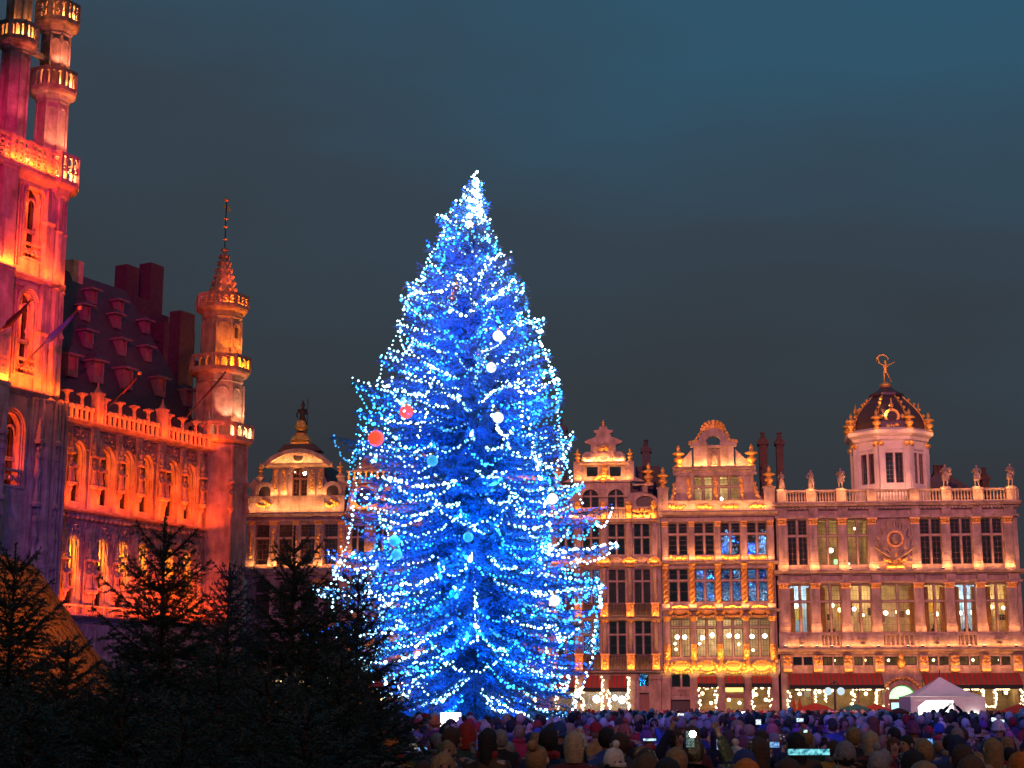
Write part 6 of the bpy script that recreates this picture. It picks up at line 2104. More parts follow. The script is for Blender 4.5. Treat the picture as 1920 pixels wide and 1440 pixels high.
# baubles hang on the tree
def bauble(px, py, dy, r, m, lab):
    p = at(px, py, TY + dy)
    b = MB().ball((0, 0, 0), r, 16, 10)
    o = empty('bauble', p, 0, lab, 'bauble', 'large baubles on the great tree')
    put('globe', b.mesh('globe', m, True), o)
    MB().lathe([(.05, 0), (.05, .08), (.02, .1)], (0, 0, r - .01), 8).build('cap', M['gold'], o)
    MB().tube([(0, 0, r + .08), (0, .02, r + .4)], .01, 4).build('hook', M['iron'], o)
bw_ = globe_glow('white_glowing_globe', (1, .97, .88), 1.1)
bt_ = globe_glow('teal_glowing_globe', (.02, .5, .85), .7)
bs_ = mat('silver_bauble', (.55, .62, .8), .15, metal=.9, var=0)
br_ = globe_glow('red_globe_added_glow', (1, .10, .04), 1.0, (.5, .03, .02))  # emission added, since the blue lamps alone leave the red dark
for px, py, dy, r, m, lab in (
    (934, 630, -2.9, .20, bw_, 'white glowing bauble highest on the blue tree'),
    (921, 689, -3.3, .19, bw_, 'white glowing bauble just beneath the highest one'),
    (934, 783, -3.7, .20, bw_, 'white glowing bauble at mid height in the middle of the tree'),
    (1036, 935, -3.2, .20, bw_, 'white glowing bauble by the oval window of the balcony house'),
    (1040, 1126, -4.1, .20, bw_, 'lowest white glowing bauble on the tree'),
    (848, 562, -2.4, .20, bs_, 'silver bauble lower of two near the upper trunk'),
    (856, 543, -2.3, .20, bs_, 'silver bauble upper of two near the upper trunk'),
    (898, 668, -3.0, .20, bs_, 'silver bauble beside the second white globe'),
    (762, 752, -2.6, .22, bt_, 'teal glowing bauble above the red baubles'),
    (740, 1014, -3.6, .20, bt_, 'upper of two teal glowing baubles low on the tree'),
    (744, 1040, -3.7, .20, bt_, 'lower of two teal glowing baubles low on the tree'),
    (811, 864, -4.0, .20, bt_, 'teal glowing bauble alone near the middle of the tree'),
    (878, 1007, -4.6, .18, bt_, 'teal glowing bauble in front of the trunk'),
    (705, 822, -2.9, .30, br_, 'big red glowing bauble beneath the teal one at the tree edge'),
    (762, 772, -3.0, .26, br_, 'red glowing bauble touching the upper teal bauble'),
):
    bauble(px, py, dy, r, m, lab)
# low fence around the foot of the tree
fe = empty('crowd_barrier', (tb.x, TY, 0), 0, 'low wooden barrier circling the foot of the great tree', 'barrier')
for k in range(24):
    a = k * PI / 12
    MB().box(-.05, .05, -.05, .05, 0, 1.1).build('post', m_bark, fe, (5.9 * math.cos(a), 5.9 * math.sin(a), 0))
    a2 = a + PI / 12
    for zz_ in (.5, 1.0):
        MB().tube([(5.9 * math.cos(a), 5.9 * math.sin(a), zz_), (5.9 * math.cos(a2), 5.9 * math.sin(a2), zz_)], .04, 5).build('rail', m_bark, fe)
# ================================================================== figures
def skin_mesh(pts, edges, radii, root=0, sub=1):
    me = bpy.data.meshes.new('skeleton')
    me.from_pydata(pts, edges, [])
    o = link(bpy.data.objects.new('skeleton', me))
    o.modifiers.new('skin', 'SKIN').use_smooth_shade = True
    o.modifiers.new('subsurf', 'SUBSURF').levels = sub
    for i, r in enumerate(radii):
        d = me.skin_vertices[0].data[i]
        d.radius = r if hasattr(r, '__len__') else (r, r)
        d.use_root = i == root
    dg = bpy.context.evaluated_depsgraph_get()
    ev = o.evaluated_get(dg)
    t = ev.to_mesh()
    vs = [tuple(v.co) for v in t.vertices]
    fs = [tuple(p.vertices) for p in t.polygons]
    ev.to_mesh_clear()
    bpy.data.objects.remove(o)
    bpy.data.meshes.remove(me)
    return vs, fs

ARMS = {  # elbow, wrist for the right side (x > 0); y points where the person looks
    'pockets': [((.27, -.05, 1.14), (.21, .10, .95)), ((-.27, -.05, 1.14), (-.21, .10, .95))],
    'phone':   [((.25, .10, 1.20), (.10, .34, 1.50)), ((-.25, .10, 1.20), (-.10, .34, 1.50))],
    'one_up':  [((.32, .10, 1.45), (.20, .26, 1.78)), ((-.27, -.05, 1.14), (-.21, .10, .95))],
    'folded':  [((.25, .06, 1.15), (.02, .22, 1.15)), ((-.25, .06, 1.15), (-.02, .24, 1.10))],
    'overhead': [((.36, .02, 1.62), (.12, .10, 1.86)), ((-.36, .02, 1.62), (-.12, .10, 1.86))],
}
def build_pose(arms, stance):
    P, E, Rd = [], [], []
    def nd(p, r, par=None):
        P.append(p); Rd.append(r)
        if par is not None:
            E.append((par, len(P) - 1))
        return len(P) - 1
    s = stance
    pel = nd((0, 0, .95), (.155, .11))
    bel = nd((0, .01, 1.10), (.145, .105), pel)
    che = nd((0, 0, 1.32), (.165, .115), bel)
    nk0 = nd((0, -.01, 1.45), (.065, .06), che)
    nk1 = nd((0, .01, 1.52), (.05, .05), nk0)
    hd0 = nd((0, .025, 1.585), (.068, .078), nk1)
    hd1 = nd((0, .02, 1.65), (.080, .095), hd0)
    nd((0, .01, 1.715), (.052, .06), hd1)
    for q, sd in ((0, 1), (1, -1)):
        el, wr = ARMS[arms][q]
        sh = nd((sd * .175, -.01, 1.41), .062, che)
        e = nd(el, .045, sh)
        w = nd(wr, .030, e)
        d = (Vector(wr) - Vector(el)).normalized()
        nd(tuple(Vector(wr) + d * .07), (.036, .020), w)
        hp = nd((sd * .09, 0, .88), .085, pel)
        kn = nd((sd * (.10 + .02 * s), .03 * s * sd, .49), .058, hp)
        an = nd((sd * (.10 + .03 * s), -.03 + .05 * s * sd, .09), .038, kn)
        nd((sd * (.11 + .04 * s), .11 + .05 * s * sd, .035), (.04, .025), an)
    vs, fs = skin_mesh(P, E, Rd, 0, 1)
    body_ = MB().add(vs, fs)
    body_.add(*(lambda b: (b.v, b.f))(MB().tube([(0, .095, 1.63), (0, .125, 1.605), (0, .10, 1.592)], [.010, .017, .008], 5)))     # nose
    for sd in (1, -1):
        body_.ball((sd * .087, .005, 1.625), .026, 6, 4, sx=.45, sz=1.2)                                                          # ear
    for q, sd in ((0, 1), (1, -1)):                         # fingers and thumb, bent round what the hand holds
        el, wr = (Vector(v) for v in ARMS[arms][q])
        d = (wr - el).normalized()
        palm = wr + d * .075
        side = d.cross(Vector((0, 1, .2))).normalized()
        inn = side.cross(d).normalized()
        if inn.y < 0: inn = -inn
        for f in range(4):
            b0 = palm + side * (.027 - .018 * f)
            ln = (.068, .078, .072, .056)[f]
            body_.tube([b0, b0 + d * ln * .5 + inn * .006, b0 + d * ln * .85 + inn * .03], [.0095, .0085, .006], 5)
        b0 = wr + d * .035 - side * .03 * sd
        body_.tube([b0, b0 - side * sd * .03 + d * .03 + inn * .01, b0 - side * sd * .035 + d * .055 + inn * .025], [.011, .0095, .007], 5)
    bm_ = body_.mesh('person', None, True)
    # coat: same trunk and arms, fuller, down to the thigh
    P, E, Rd = [], [], []
    c0 = nd((0, 0, .80), (.215, .165))
    c1 = nd((0, 0, 1.02), (.20, .155), c0)
    c2 = nd((0, 0, 1.20), (.20, .155), c1)
    c3 = nd((0, -.005, 1.36), (.205, .15), c2)
    c4 = nd((0, -.01, 1.475), (.095, .09), c3)
    nd((0, -.005, 1.525), (.085, .082), c4)
    for q, sd in ((0, 1), (1, -1)):
        el, wr = ARMS[arms][q]
        sh = nd((sd * .185, -.01, 1.40), .088, c3)
        e = nd(el, .072, sh)
        nd(tuple(Vector(el).lerp(Vector(wr), .95)), .055, e)
    vs, fs = skin_mesh(P, E, Rd, 0, 1)
    cm = MB().add(vs, fs).mesh('coat', None, True)
    # trousers and boots
    t = MB()
    for sd in (1, -1):
        t.tube([(sd * .09, 0, .90), (sd * (.10 + .02 * s), .03 * s * sd, .49), (sd * (.10 + .03 * s), -.03 + .05 * s * sd, .10)], [.105, .078, .068], 8)
    tm = t.mesh('trousers', None, True)
    t = MB()
    for sd in (1, -1):
        t.tube([(sd * (.10 + .03 * s), -.06 + .05 * s * sd, .06), (sd * (.105 + .035 * s), .05 + .05 * s * sd, .05), (sd * (.11 + .04 * s), .15 + .05 * s * sd, .035)], [.05, .052, .035], 7)
        t.tube([(sd * (.10 + .03 * s), -.03 + .05 * s * sd, .05), (sd * (.10 + .03 * s), -.03 + .05 * s * sd, .2)], [.055, .065], 7)
    return bm_, cm, tm, t.mesh('boots', None, True)

POSES = {}
for arms in ARMS:
    POSES[arms] = [build_pose(arms, s) for s in ((0, 1) if arms in ('pockets', 'folded') else (0,))]

def head_shape(r, z0, z1, yb=-.012, n=12, wob=0, seed=0, front=.55):
    """a cap of hair or wool over the skull, open at the face (y > 0)"""
    rd = random.Random(seed)
    vs, fs = [], []
    n = 18
    m = 7
    cw = [rd.uniform(1 - wob, 1 + wob) for _ in range(n)]
    for j in range(m + 1):
        t = j / m
        for k in range(n):
            a = 2 * PI * k / n
            fr = max(0, math.sin(a))                        # 1 at the face
            lo_ = z0 + (z1 - z0) * front * fr ** .7
            z = lo_ + (z1 - lo_) * t
            h = (z - 1.63) / (z1 - 1.63 + .001)
            rr = r * (max(0, 1 - h ** 2.3) ** (1 / 2.3) if z > 1.63 else 1 - (.30 if z1 - z0 < .25 else .20) * ((1.63 - z) / max(1.63 - z0, .05)) ** 1.6) * cw[k] * (1 + rd.uniform(-wob, wob) * .4)
            vs.append((rr * .93 * math.cos(a), yb + rr * 1.1 * math.sin(a), z))
    for j in range(m):
        for k in range(n):
            k2 = (k + 1) % n
            fs.append((j * n + k, j * n + k2, (j + 1) * n + k2, (j + 1) * n + k))
    fs.append(tuple(m * n + k for k in range(n)))
    return MB().add(vs, fs)
HEADS = {
    'short_hair': ('hair', head_shape(.094, 1.555, 1.752, wob=.06, seed=1, front=.62).mesh('hair', None, True)),
    'long_hair': ('hair', head_shape(.099, 1.36, 1.752, wob=.07, seed=2, front=.80).mesh('hair', None, True)),
    'bun_hair': ('hair', head_shape(.095, 1.55, 1.752, wob=.03, seed=3, front=.62).ball((0, -.10, 1.75), .05, 8, 5).mesh('hair', None, True)),
    'beanie': ('beanie', head_shape(.098, 1.595, 1.768, seed=4, front=.25).lathe([(.092, 1.592), (.104, 1.597), (.104, 1.632), (.094, 1.640)], (0, .008, 0), 14, sx=.95, sy=1.08).mesh('beanie', None, True)),
    'pompom_beanie': ('beanie', head_shape(.098, 1.595, 1.772, seed=5, front=.25).lathe([(.092, 1.592), (.104, 1.597), (.104, 1.632), (.094, 1.640)], (0, .008, 0), 14, sx=.95, sy=1.08).ball((0, 0, 1.80), .040, 8, 6).mesh('beanie', None, True)),
    'cap': ('cap', head_shape(.098, 1.62, 1.765, seed=6, front=.2).prism([(-.08, 1.655), (.08, 1.655), (.08, 1.668), (-.08, 1.668)], .08, .185).mesh('cap', None, True)),
    'hood': ('hood', head_shape(.104, 1.49, 1.768, yb=-.02, wob=.04, seed=7, front=.55).mesh('hood', None, True)),
}
scarf_me = MB().lathe([(.085, 1.465), (.108, 1.48), (.112, 1.51), (.105, 1.535), (.08, 1.545)], (0, .0, 0), 12, sy=.95).mesh('scarf', None, True)
eye_me = MB().ball((.033, .096, 1.652), .011, 6, 4).ball((-.033, .096, 1.652), .011, 6, 4).mesh('eyes', None, True)
mouth_me = MB().ball((0, .094, 1.575), .022, 6, 4, sy=.3, sz=.3).mesh('mouth', None, True)

def cloth(n, c, r=.85):
    return mat(n + '_cloth', c, r, var=.3, scale=9, bump=.25, bscale=35)
COATS = {'black': (.012, .012, .014), 'navy': (.018, .025, .07), 'charcoal': (.04, .04, .045), 'maroon': (.11, .018, .025), 'brown': (.08, .045, .025), 'olive': (.07, .07, .03),
         'grey': (.16, .16, .17), 'beige': (.34, .26, .17), 'royal blue': (.03, .07, .30), 'red': (.34, .02, .02), 'mustard': (.38, .22, .03), 'plum': (.10, .03, .10), 'dark green': (.02, .05, .03)}
HEADC = {'short_hair': {'black hair': (.012, .01, .009), 'brown hair': (.06, .03, .015), 'grey hair': (.28, .27, .26), 'fair hair': (.30, .19, .08)},
         'long_hair': {'long dark hair': (.015, .011, .009), 'long brown hair': (.07, .035, .016), 'long fair hair': (.32, .20, .08), 'long auburn hair': (.14, .04, .015)},
         'bun_hair': {'dark bun': (.02, .013, .01), 'fair bun': (.30, .19, .08)},
         'beanie': {'black beanie': (.012, .012, .013), 'grey beanie': (.2, .2, .21), 'red beanie': (.36, .02, .02), 'blue beanie': (.03, .08, .32), 'orange beanie': (.5, .16, .02)},
         'pompom_beanie': {'white pompom beanie': (.62, .58, .52), 'pink pompom beanie': (.5, .14, .2), 'grey pompom beanie': (.25, .25, .26), 'purple pompom beanie': (.2, .06, .26)},
         'cap': {'dark flat cap': (.03, .03, .03), 'red cap': (.35, .02, .02), 'blue cap': (.03, .05, .2)},
         'hood': {'black hood': (.015, .015, .017), 'beige hood': (.42, .32, .2), 'brown hood': (.1, .06, .03), 'navy hood': (.02, .03, .09), 'red hood': (.33, .03, .02)}}
CM = {k: cloth(k.replace(' ', '_'), v) for k, v in COATS.items()}
HM = {}
HKIND = {}
for kind, dct in HEADC.items():
    for k, v in dct.items():
        HM[k] = mat(k.replace(' ', '_') + '_tone', v, .7 if 'hair' in k else .9, var=.35, scale=20, bump=.4 if 'hair' in k else .3, bscale=60)
        HKIND[k] = kind
SK = [mat('skin_tone_' + n, c, .55, var=.12, scale=6) for n, c in (('fair', (.52, .33, .25)), ('warm', (.42, .25, .17)), ('tan', (.26, .14, .09)), ('deep', (.10, .05, .035)))]
TR_ = [cloth(n, c) for n, c in (('dark_denim', (.03, .04, .08)), ('black_trouser', (.015, .015, .015)), ('brown_trouser', (.06, .045, .03)))]
BOOT = mat('dark_leather', (.02, .015, .012), .5)
EYEM = mat('dark_eye', (.02, .015, .012), .2, var=0)
LIP = mat('lip_tone', (.35, .12, .10), .5, var=0)

def oput(name, me, m, parent, loc=(0, 0, 0)):
    if not me.materials:
        me.materials.append(None)
    o = put(name, me, parent, loc)
    o.material_slots[0].link = 'OBJECT'
    o.material_slots[0].material = m
    return o

prnd = random.Random(99)
GROUPC = 'people in the crowd on the square'
def person(x, y, rz, h, coat, head, arms='pockets', label=None, scarf=None, detail=True, group=GROUPC):
    v = prnd.choice(POSES[arms])
    s = h / 1.75
    o = oput('person', v[0], prnd.choice(SK[:3] if prnd.random() < .9 else SK), None, (x, y, 0))
    o.rotation_euler = (prnd.gauss(0, .03), prnd.gauss(0, .03), rz)
    w = s * prnd.uniform(.95, 1.06)
    o.scale = (w, w, s)
    tag(o, label, 'person', group)
    oput('coat', v[1], CM[coat], o)
    oput('trousers', v[2], prnd.choice(TR_), o)
    oput('boots', v[3], BOOT, o)
    kind = HKIND[head]
    oput(HEADS[kind][0], HEADS[kind][1], HM[head], o)
    if detail:
        oput('eyes', eye_me, EYEM, o)
        oput('mouth', mouth_me, LIP, o)
        if kind in ('beanie', 'pompom_beanie', 'cap'):
            oput('hair', HEADS['short_hair'][1], HM[prnd.choice(['black hair', 'brown hair', 'fair hair'])], o)
    if scarf:
        oput('scarf', scarf_me, CM[scarf], o)
    return o

placed = []
def free(x, y, d):
    return all((x - a) ** 2 + (y - b) ** 2 > d * d for a, b in placed)

# people one can pick out in the front ranks: px, py of the crown, distance, turn, coat, head, arms, scarf, label
front = [
    (842, 1362, 17.0, -.3, 'charcoal', 'brown hair', 'phone', None, 'person in charcoal coat raising a phone beneath the white screen by the firs'),
    (882, 1352, 18.0, .1, 'dark green', 'red hood', 'pockets', None, 'person in dark green coat with a red hood right under the white screen'),
    (948, 1366, 20.0, .4, 'black', 'grey hair', 'pockets', None, 'grey-haired person in black between the red hood and the navy coat'),
    (1018, 1362, 15.5, .05, 'navy', 'black hair', 'pockets', 'red', 'broad-shouldered person in navy coat and red scarf seen from behind'),
    (1075, 1368, 15.0, -.1, 'maroon', 'beige hood', 'pockets', None, 'person in maroon coat with a beige hood beside the red scarf'),
    (1132, 1352, 23.0, .2, 'mustard', 'red cap', 'pockets', None, 'person in mustard coat and red cap behind the child in white'),
    (1182, 1372, 16.5, .2, 'charcoal', 'brown hair', 'pockets', None, 'brown-haired person in charcoal coat just behind the child in white'),
    (1196, 1408, 11.5, -.2, 'plum', 'brown hood', 'pockets', None, 'person in plum coat and brown hood next to the child in white'),
    (1262, 1400, 13.0, .3, 'maroon', 'fair hair', 'pockets', None, 'fair-haired person in maroon coat in front of the phone flash'),
    (1236, 1419, 10.6, .0, 'black', 'black hair', 'pockets', None, 'black-haired head nearest the camera below the phone flash'),
    (1318, 1384, 15.0, -.2, 'olive', 'brown hair', 'one_up', None, 'person in olive coat lifting a phone with its flash on'),
    (1372, 1384, 15.5, .5, 'beige', 'white pompom beanie', 'pockets', None, 'person in beige coat and white pompom beanie beside the phone flash'),
    (1425, 1380, 14.5, -.1, 'black', 'long brown hair', 'pockets', None, 'long-haired person in black coat two places from the phone flash'),
    (1402, 1421, 9.8, .1, 'brown', 'orange beanie', 'pockets', None, 'orange beanie at the very bottom edge in front of the long brown hair'),
    (1478, 1420, 10.5, -.4, 'brown', 'brown hair', 'phone', None, 'person in brown coat holding a wide bright tablet'),
    (1572, 1388, 14.5, .2, 'mustard', 'brown beanie' if 'brown beanie' in HM else 'grey beanie', 'pockets', None, 'person in mustard coat and grey beanie next to the bright tablet'),
    (1652, 1392, 14.0, -.1, 'charcoal', 'grey pompom beanie', 'pockets', None, 'person in charcoal coat and grey pompom beanie left of the black hood'),
    (1702, 1402, 12.5, .1, 'black', 'black hood', 'pockets', None, 'person all in black with the hood up below the blue phone screen'),
    (1732, 1426, 10.2, .3, 'navy', 'fair hair', 'pockets', None, 'fair-haired head at the bottom edge below the black hood'),
    (1752, 1386, 15.5, .1, 'plum', 'black hair', 'phone', None, 'person in plum coat filming with a blue lit phone'),
    (1810, 1394, 13.0, -.2, 'maroon', 'brown hair', 'folded', None, 'brown-haired person in maroon coat with folded arms'),
    (1838, 1412, 11.0, -.5, 'charcoal', 'brown hood', 'pockets', None, 'person in charcoal coat and brown hood near the lower corner'),
    (1888, 1408, 11.8, .4, 'brown', 'orange beanie', 'pockets', None, 'person in brown coat and orange beanie near the lower corner'),
    (1856, 1382, 16.5, .2, 'beige', 'long fair hair', 'pockets', None, 'fair long-haired person in pale beige coat behind the orange beanie'),
    (1600, 1362, 20.0, .1, 'black', 'fair hair', 'pockets', None, 'fair-haired person in black a few rows behind the tablet'),
    (1640, 1368, 18.5, -.2, 'maroon', 'beige hood', 'pockets', None, 'person in maroon coat and beige hood a few rows behind the tablet'),
    (1560, 1346, 29.0, .5, 'royal blue', 'dark flat cap', 'pockets', None, 'person in royal blue coat and flat cap amid the middle rows'),
    (1505, 1372, 17.0, .2, 'brown', 'long dark hair', 'pockets', None, 'long dark-haired person in brown coat behind the bright tablet'),
    (1790, 1376, 17.5, -.1, 'navy', 'navy hood', 'pockets', None, 'person in navy with a navy hood behind the folded arms'),
]
for px, py, Y, rz, coat, head, arms, sc, lab in front:
    p = at(px, py, Y)
    top = {'hood': 1.775, 'beanie': 1.768, 'pompom_beanie': 1.84, 'cap': 1.765}.get(HKIND[head], 1.752)
    person(p.x, Y, rz, p.z / top * 1.75, coat, head, arms, lab, sc)
    placed.append((p.x, Y))
# a child on an adult's shoulders is not shown; a child in white stands on a step
p = at(1128, 1386, 12.5)
kid = person(p.x, 12.5, -1.1, 1.42, 'beige', 'white pompom beanie', 'folded', 'small child in pale jacket and white pompom hat turned sideways')
sz_ = p.z / (1.84 * 1.42 / 1.75)
kid.location.z = p.z - 1.84 * 1.42 / 1.75
stp = MB().box(-.3, .3, -.25, .25, 0, kid.location.z - .002).build('wooden_crate', m_bark, None, (p.x, 12.5, 0))
tag(stp, 'dark wooden crate under the feet of the child in white', 'crate')
placed.append((p.x, 12.5))
p = at(1786, 1321, 70)
o = person(p.x, 70, PI, (p.z) / 1.9 * 1.75, 'black', 'black hair', 'overhead', 'person in black with both arms raised overhead before the white tent')
placed.append((p.x, 70))
TENT = at(1765, 1325, 79)

rankw = [(13, 'front rows'), (18, 'few rows back'), (24, 'nearer middle'), (31, 'mid crowd'), (50, 'deep in crowd')]
marks = [(800, 'under the blue tree'), (1000, 'by the tree foot'), (1120, 'below the balcony house'), (1240, 'below the dark doorway'), (1345, 'below the gilded house'), (1455, 'below the gilded shops'),
         (1560, 'below the café garlands'), (1660, 'below the long awning'), (1730, 'below the green door'), (1830, 'below the white tent'), (3000, 'below the red umbrella')]
used = set()
held = []
HWT = [k for k in HM for _ in range({'short_hair': 12, 'long_hair': 4, 'bun_hair': 3, 'beanie': 3, 'pompom_beanie': 2, 'cap': 3, 'hood': 1}[HKIND[k]])]
cands = []
y = 9.6
while y < 40:
    xa, xb = (708 - 960) / FPX * y, (1945 - 960) / FPX * y
    x = xa + prnd.uniform(0, .6)
    while x < xb:
        cands.append((x + prnd.uniform(-.14, .14), y + prnd.uniform(-.25, .25)))
        x += prnd.uniform(.62, 1.05)
    y += .98
count = len(placed)
for x, y in cands:
    if count >= 300 or y < 9.3 or not free(x, y, .50):
        continue
    px = 960 + x / y * FPX * .98
    if (y < 12 and prnd.random() < .7) or (y < 20 and prnd.random() < .30):
        continue
    rk = next(n for d, n in rankw if y < d)
    mk = next(n for q, n in marks if px < q)
    for _ in range(300):
        coat = prnd.choice(['black', 'black', 'navy', 'navy', 'charcoal', 'maroon', 'brown', 'olive', 'grey', 'beige', 'royal blue', 'red', 'mustard', 'plum', 'dark green'])
        head = prnd.choice(HWT)
        key = (coat, head, rk, mk)
        if key not in used:
            break
    used.add(key)
    lab = f'person in {coat} coat and {head}, {rk} {mk}'
    arms = 'phone' if prnd.random() < .13 else ('one_up' if prnd.random() < .05 else prnd.choice(['pockets', 'pockets', 'folded']))
    to_tree = math.atan2(-(TREE_XY[0] - x), TREE_XY[1] - y) if (TREE_XY := (tb.x, TY)) else 0
    rz = to_tree * prnd.uniform(.2, 1) + prnd.gauss(0, .5)
    if prnd.random() < .2:
        rz += PI + prnd.gauss(0, .4)
    h = prnd.gauss(1.69, .11)
    h = min(max(h, 1.40), 1.90 if y > 13 else 1.72)
    pr = person(x, y, rz, h, coat, head, arms, lab, prnd.choice([None, None, None, 'red', 'grey', 'beige']), detail=y < 22)
    if arms == 'phone':
        held.append((pr, h / 1.75, f'phone held by {coat} coat, {head}, {rk} {mk}'))
    placed.append((x, y))
    count += 1
print('people', count, 'to', round(y, 1))
YFAR = y

# the rest of the crowd, far away
def far_figure(rd):
    b = MB()
    b.lathe([(.10, 0), (.16, .45), (.21, .8), (.20, 1.1), (.23, 1.36), (.13, 1.46), (.06, 1.5)], (0, 0, 0), 7, sy=.7)
    nb = len(b.f)
    b.ball((0, 0, 1.62), .105, 7, 5, sz=1.25)
    return b.v, b.f, nb
fv, ff, nb = far_figure(prnd)
fv = np.array(fv)
far_mats = [CM[c] for c in ('black', 'navy', 'charcoal', 'maroon', 'royal blue', 'brown', 'plum', 'grey', 'red', 'beige')] + [HM['black hair'], HM['brown hair'], SK[0], HM['grey beanie'], HM['red beanie'], HM['white pompom beanie']]
verts, faces, mi = [], [], []
rd = random.Random(3)
y = max(30.0, YFAR - 1.0)
nv = 0
while y < 118:
    xa, xb = (690 - 960) / FPX * y, (1950 - 960) / FPX * y
    x = xa
    while x < xb:
        X_, Y_ = x + rd.uniform(-.3, .3), y + rd.uniform(-.4, .4)
        x += rd.uniform(.55, 1.1)
        if (X_ - tb.x) ** 2 + (Y_ - TY) ** 2 < 39 or (abs(X_ - TENT.x) < 2.9 and 76.2 < Y_ < 82):
            continue
        if Y_ < YFAR + .8 and not free(X_, Y_, .5):
            continue
        s = rd.gauss(1.0, .05)
        a = rd.uniform(0, 6.28)
        V = fv * np.array([s * rd.uniform(.95, 1.2), s, s])
        ca, sa = math.cos(a), math.sin(a)
        V = np.stack([V[:, 0] * ca - V[:, 1] * sa + X_, V[:, 0] * sa + V[:, 1] * ca + Y_, V[:, 2]], axis=1)
        verts.append(V)
        faces += [tuple(i + nv for i in f) for f in ff]
        c, h = rd.randrange(10), 10 + rd.choice([0, 0, 1, 1, 2, 2, 3, 4, 5])
        mi += [c] * nb + [h] * (len(ff) - nb)
        nv += len(fv)
    y += 1.0 + (y - 30) * .006
me = bpy.data.meshes.new('far_crowd')
me.from_pydata([tuple(v) for v in np.concatenate(verts)], [], faces)
for m in far_mats:
    me.materials.append(m)
me.polygons.foreach_set('material_index', mi)
me.shade_smooth()
tag(put('far_crowd', me), 'dense far crowd filling the square up to the house fronts', 'crowd', None, 'stuff')

# phones and one phone's light trail held up in the crowd
ph_b = mat('phone_case', (.02, .02, .02), .3, var=0)
def screen_mat(col, st):                                    # a picture of the lit square on the screen
    m = glow('lit_screen', col, st)
    nt = m.node_tree
    e = next(n for n in nt.nodes if n.type == 'EMISSION')
    tc_ = nt.nodes.new('ShaderNodeTexCoord')
    ns = nt.nodes.new('ShaderNodeTexNoise'); ns.inputs['Scale'].default_value = 45; ns.inputs['Detail'].default_value = 3
    rp = nt.nodes.new('ShaderNodeValToRGB')
    rp.color_ramp.elements[0].position = .35; rp.color_ramp.elements[0].color = (col[0] * .12, col[1] * .15, col[2] * .25, 1)
    rp.color_ramp.elements[1].position = .62; rp.color_ramp.elements[1].color = (min(1, col[0] + .15), min(1, col[1] + .15), min(1, col[2] + .15), 1)
    nt.links.new(tc_.outputs['Object'], ns.inputs['Vector']); nt.links.new(ns.outputs['Fac'], rp.inputs['Fac']); nt.links.new(rp.outputs['Color'], e.inputs['Color'])
    return m
def phone(px, py, Y, w, h, col, st, lab, rz=0, flash=False, name='phone', tilt=0):
    p = at(px, py, Y)
    o = empty(name, p, rz, lab, 'tablet' if name == 'tablet' else 'phone', 'lit screens held up in the crowd')
    o.rotation_euler = (tilt, 0, rz)
    MB().box(-w / 2, w / 2, -.005, .005, -h / 2, h / 2).build('case', ph_b, o)
    MB().box(-w / 2 + .004, w / 2 - .004, -.0075, -.0052, -h / 2 + .005, h / 2 - .005).build('screen', screen_mat(col, st), o)
    if flash:
        MB().ball((w * .3, -.012, h * .3), .03, 8, 6).build('flash_lamp', glow('phone_flash', (.9, 1, .85), 60), o)
hp_mats = [screen_mat(c, s) for c, s in (((.15, .45, 1.0), 1.0), ((.6, .8, 1), 1.1), ((.9, .7, .5), .8))]
hp_case = MB().box(-.08, .08, -.005, .005, -.04, .04).mesh('case', ph_b)
hp_scr = MB().box(-.076, .076, -.0075, -.0052, -.036, .036).mesh('screen')
for pr, s, lab in held:                                     # each held between the two raised hands
    rz = pr.rotation_euler.z
    w = pr.scale.x
    d = Vector((-math.sin(rz), math.cos(rz), 0)) * .41 * w
    o = empty('phone', (pr.location.x + d.x, pr.location.y + d.y, 1.565 * s), rz, lab, 'phone', 'lit screens held up in the crowd')
    put('case', hp_case, o)
    oput('screen', hp_scr, prnd.choice(hp_mats), o)
phone(1294, 1386, 14.7, .08, .15, (.3, .5, .4), .4, 'phone with its white flash shining toward the camera', flash=True)
phone(1516, 1410, 11.2, .30, .05, (.06, .55, .60), 1.3, 'wide bright turquoise tablet held low above the heads', .1, name='tablet')  # a moving phone's light trail, built as a still glowing slab
phone(1738, 1391, 15.1, .11, .07, (.05, .35, 1.0), 1.3, 'blue lit phone held sideways above the black hood')
phone(1218, 1387, 15.8, .13, .03, (.45, .8, 1.0), 1.6, 'thin bright phone behind the plum coat')
phone(1276, 1340, 40, .17, .08, (1, .9, .75), 1.6, 'bright white screen under the dark doorway of the gilded house')
phone(1348, 1396, 15.2, .05, .10, (.3, .4, 1.0), 1.2, 'small bluish phone by the white pompom beanie')
phone(1500, 1350, 27, .12, .07, (.6, .85, 1), 1.6, 'pale phone among the middle rows below the long awning')
phone(1510, 1371, 19, .05, .04, (.5, .9, 1), 1.8, 'tiny cyan phone behind the turquoise tablet')
phone(1864, 1349, 34, .12, .09, (.7, .95, 1), 1.8, 'bright phone below the red umbrella')
phone(1878, 1352, 33, .12, .07, (.6, .9, 1), 1.6, 'second bright phone below the red umbrella')
phone(1422, 1354, 30, .10, .10, (.7, .9, 1), 1.8, 'bright phone below the gilded shops')
phone(1394, 1337, 60, .13, .13, (1, 1, 1), 5, 'starry bright phone light before the gilded shopfronts')
phone(1727, 1348, 45, .16, .09, (.5, .85, 1), 1.6, 'pair of pale screens below the white tent entrance')

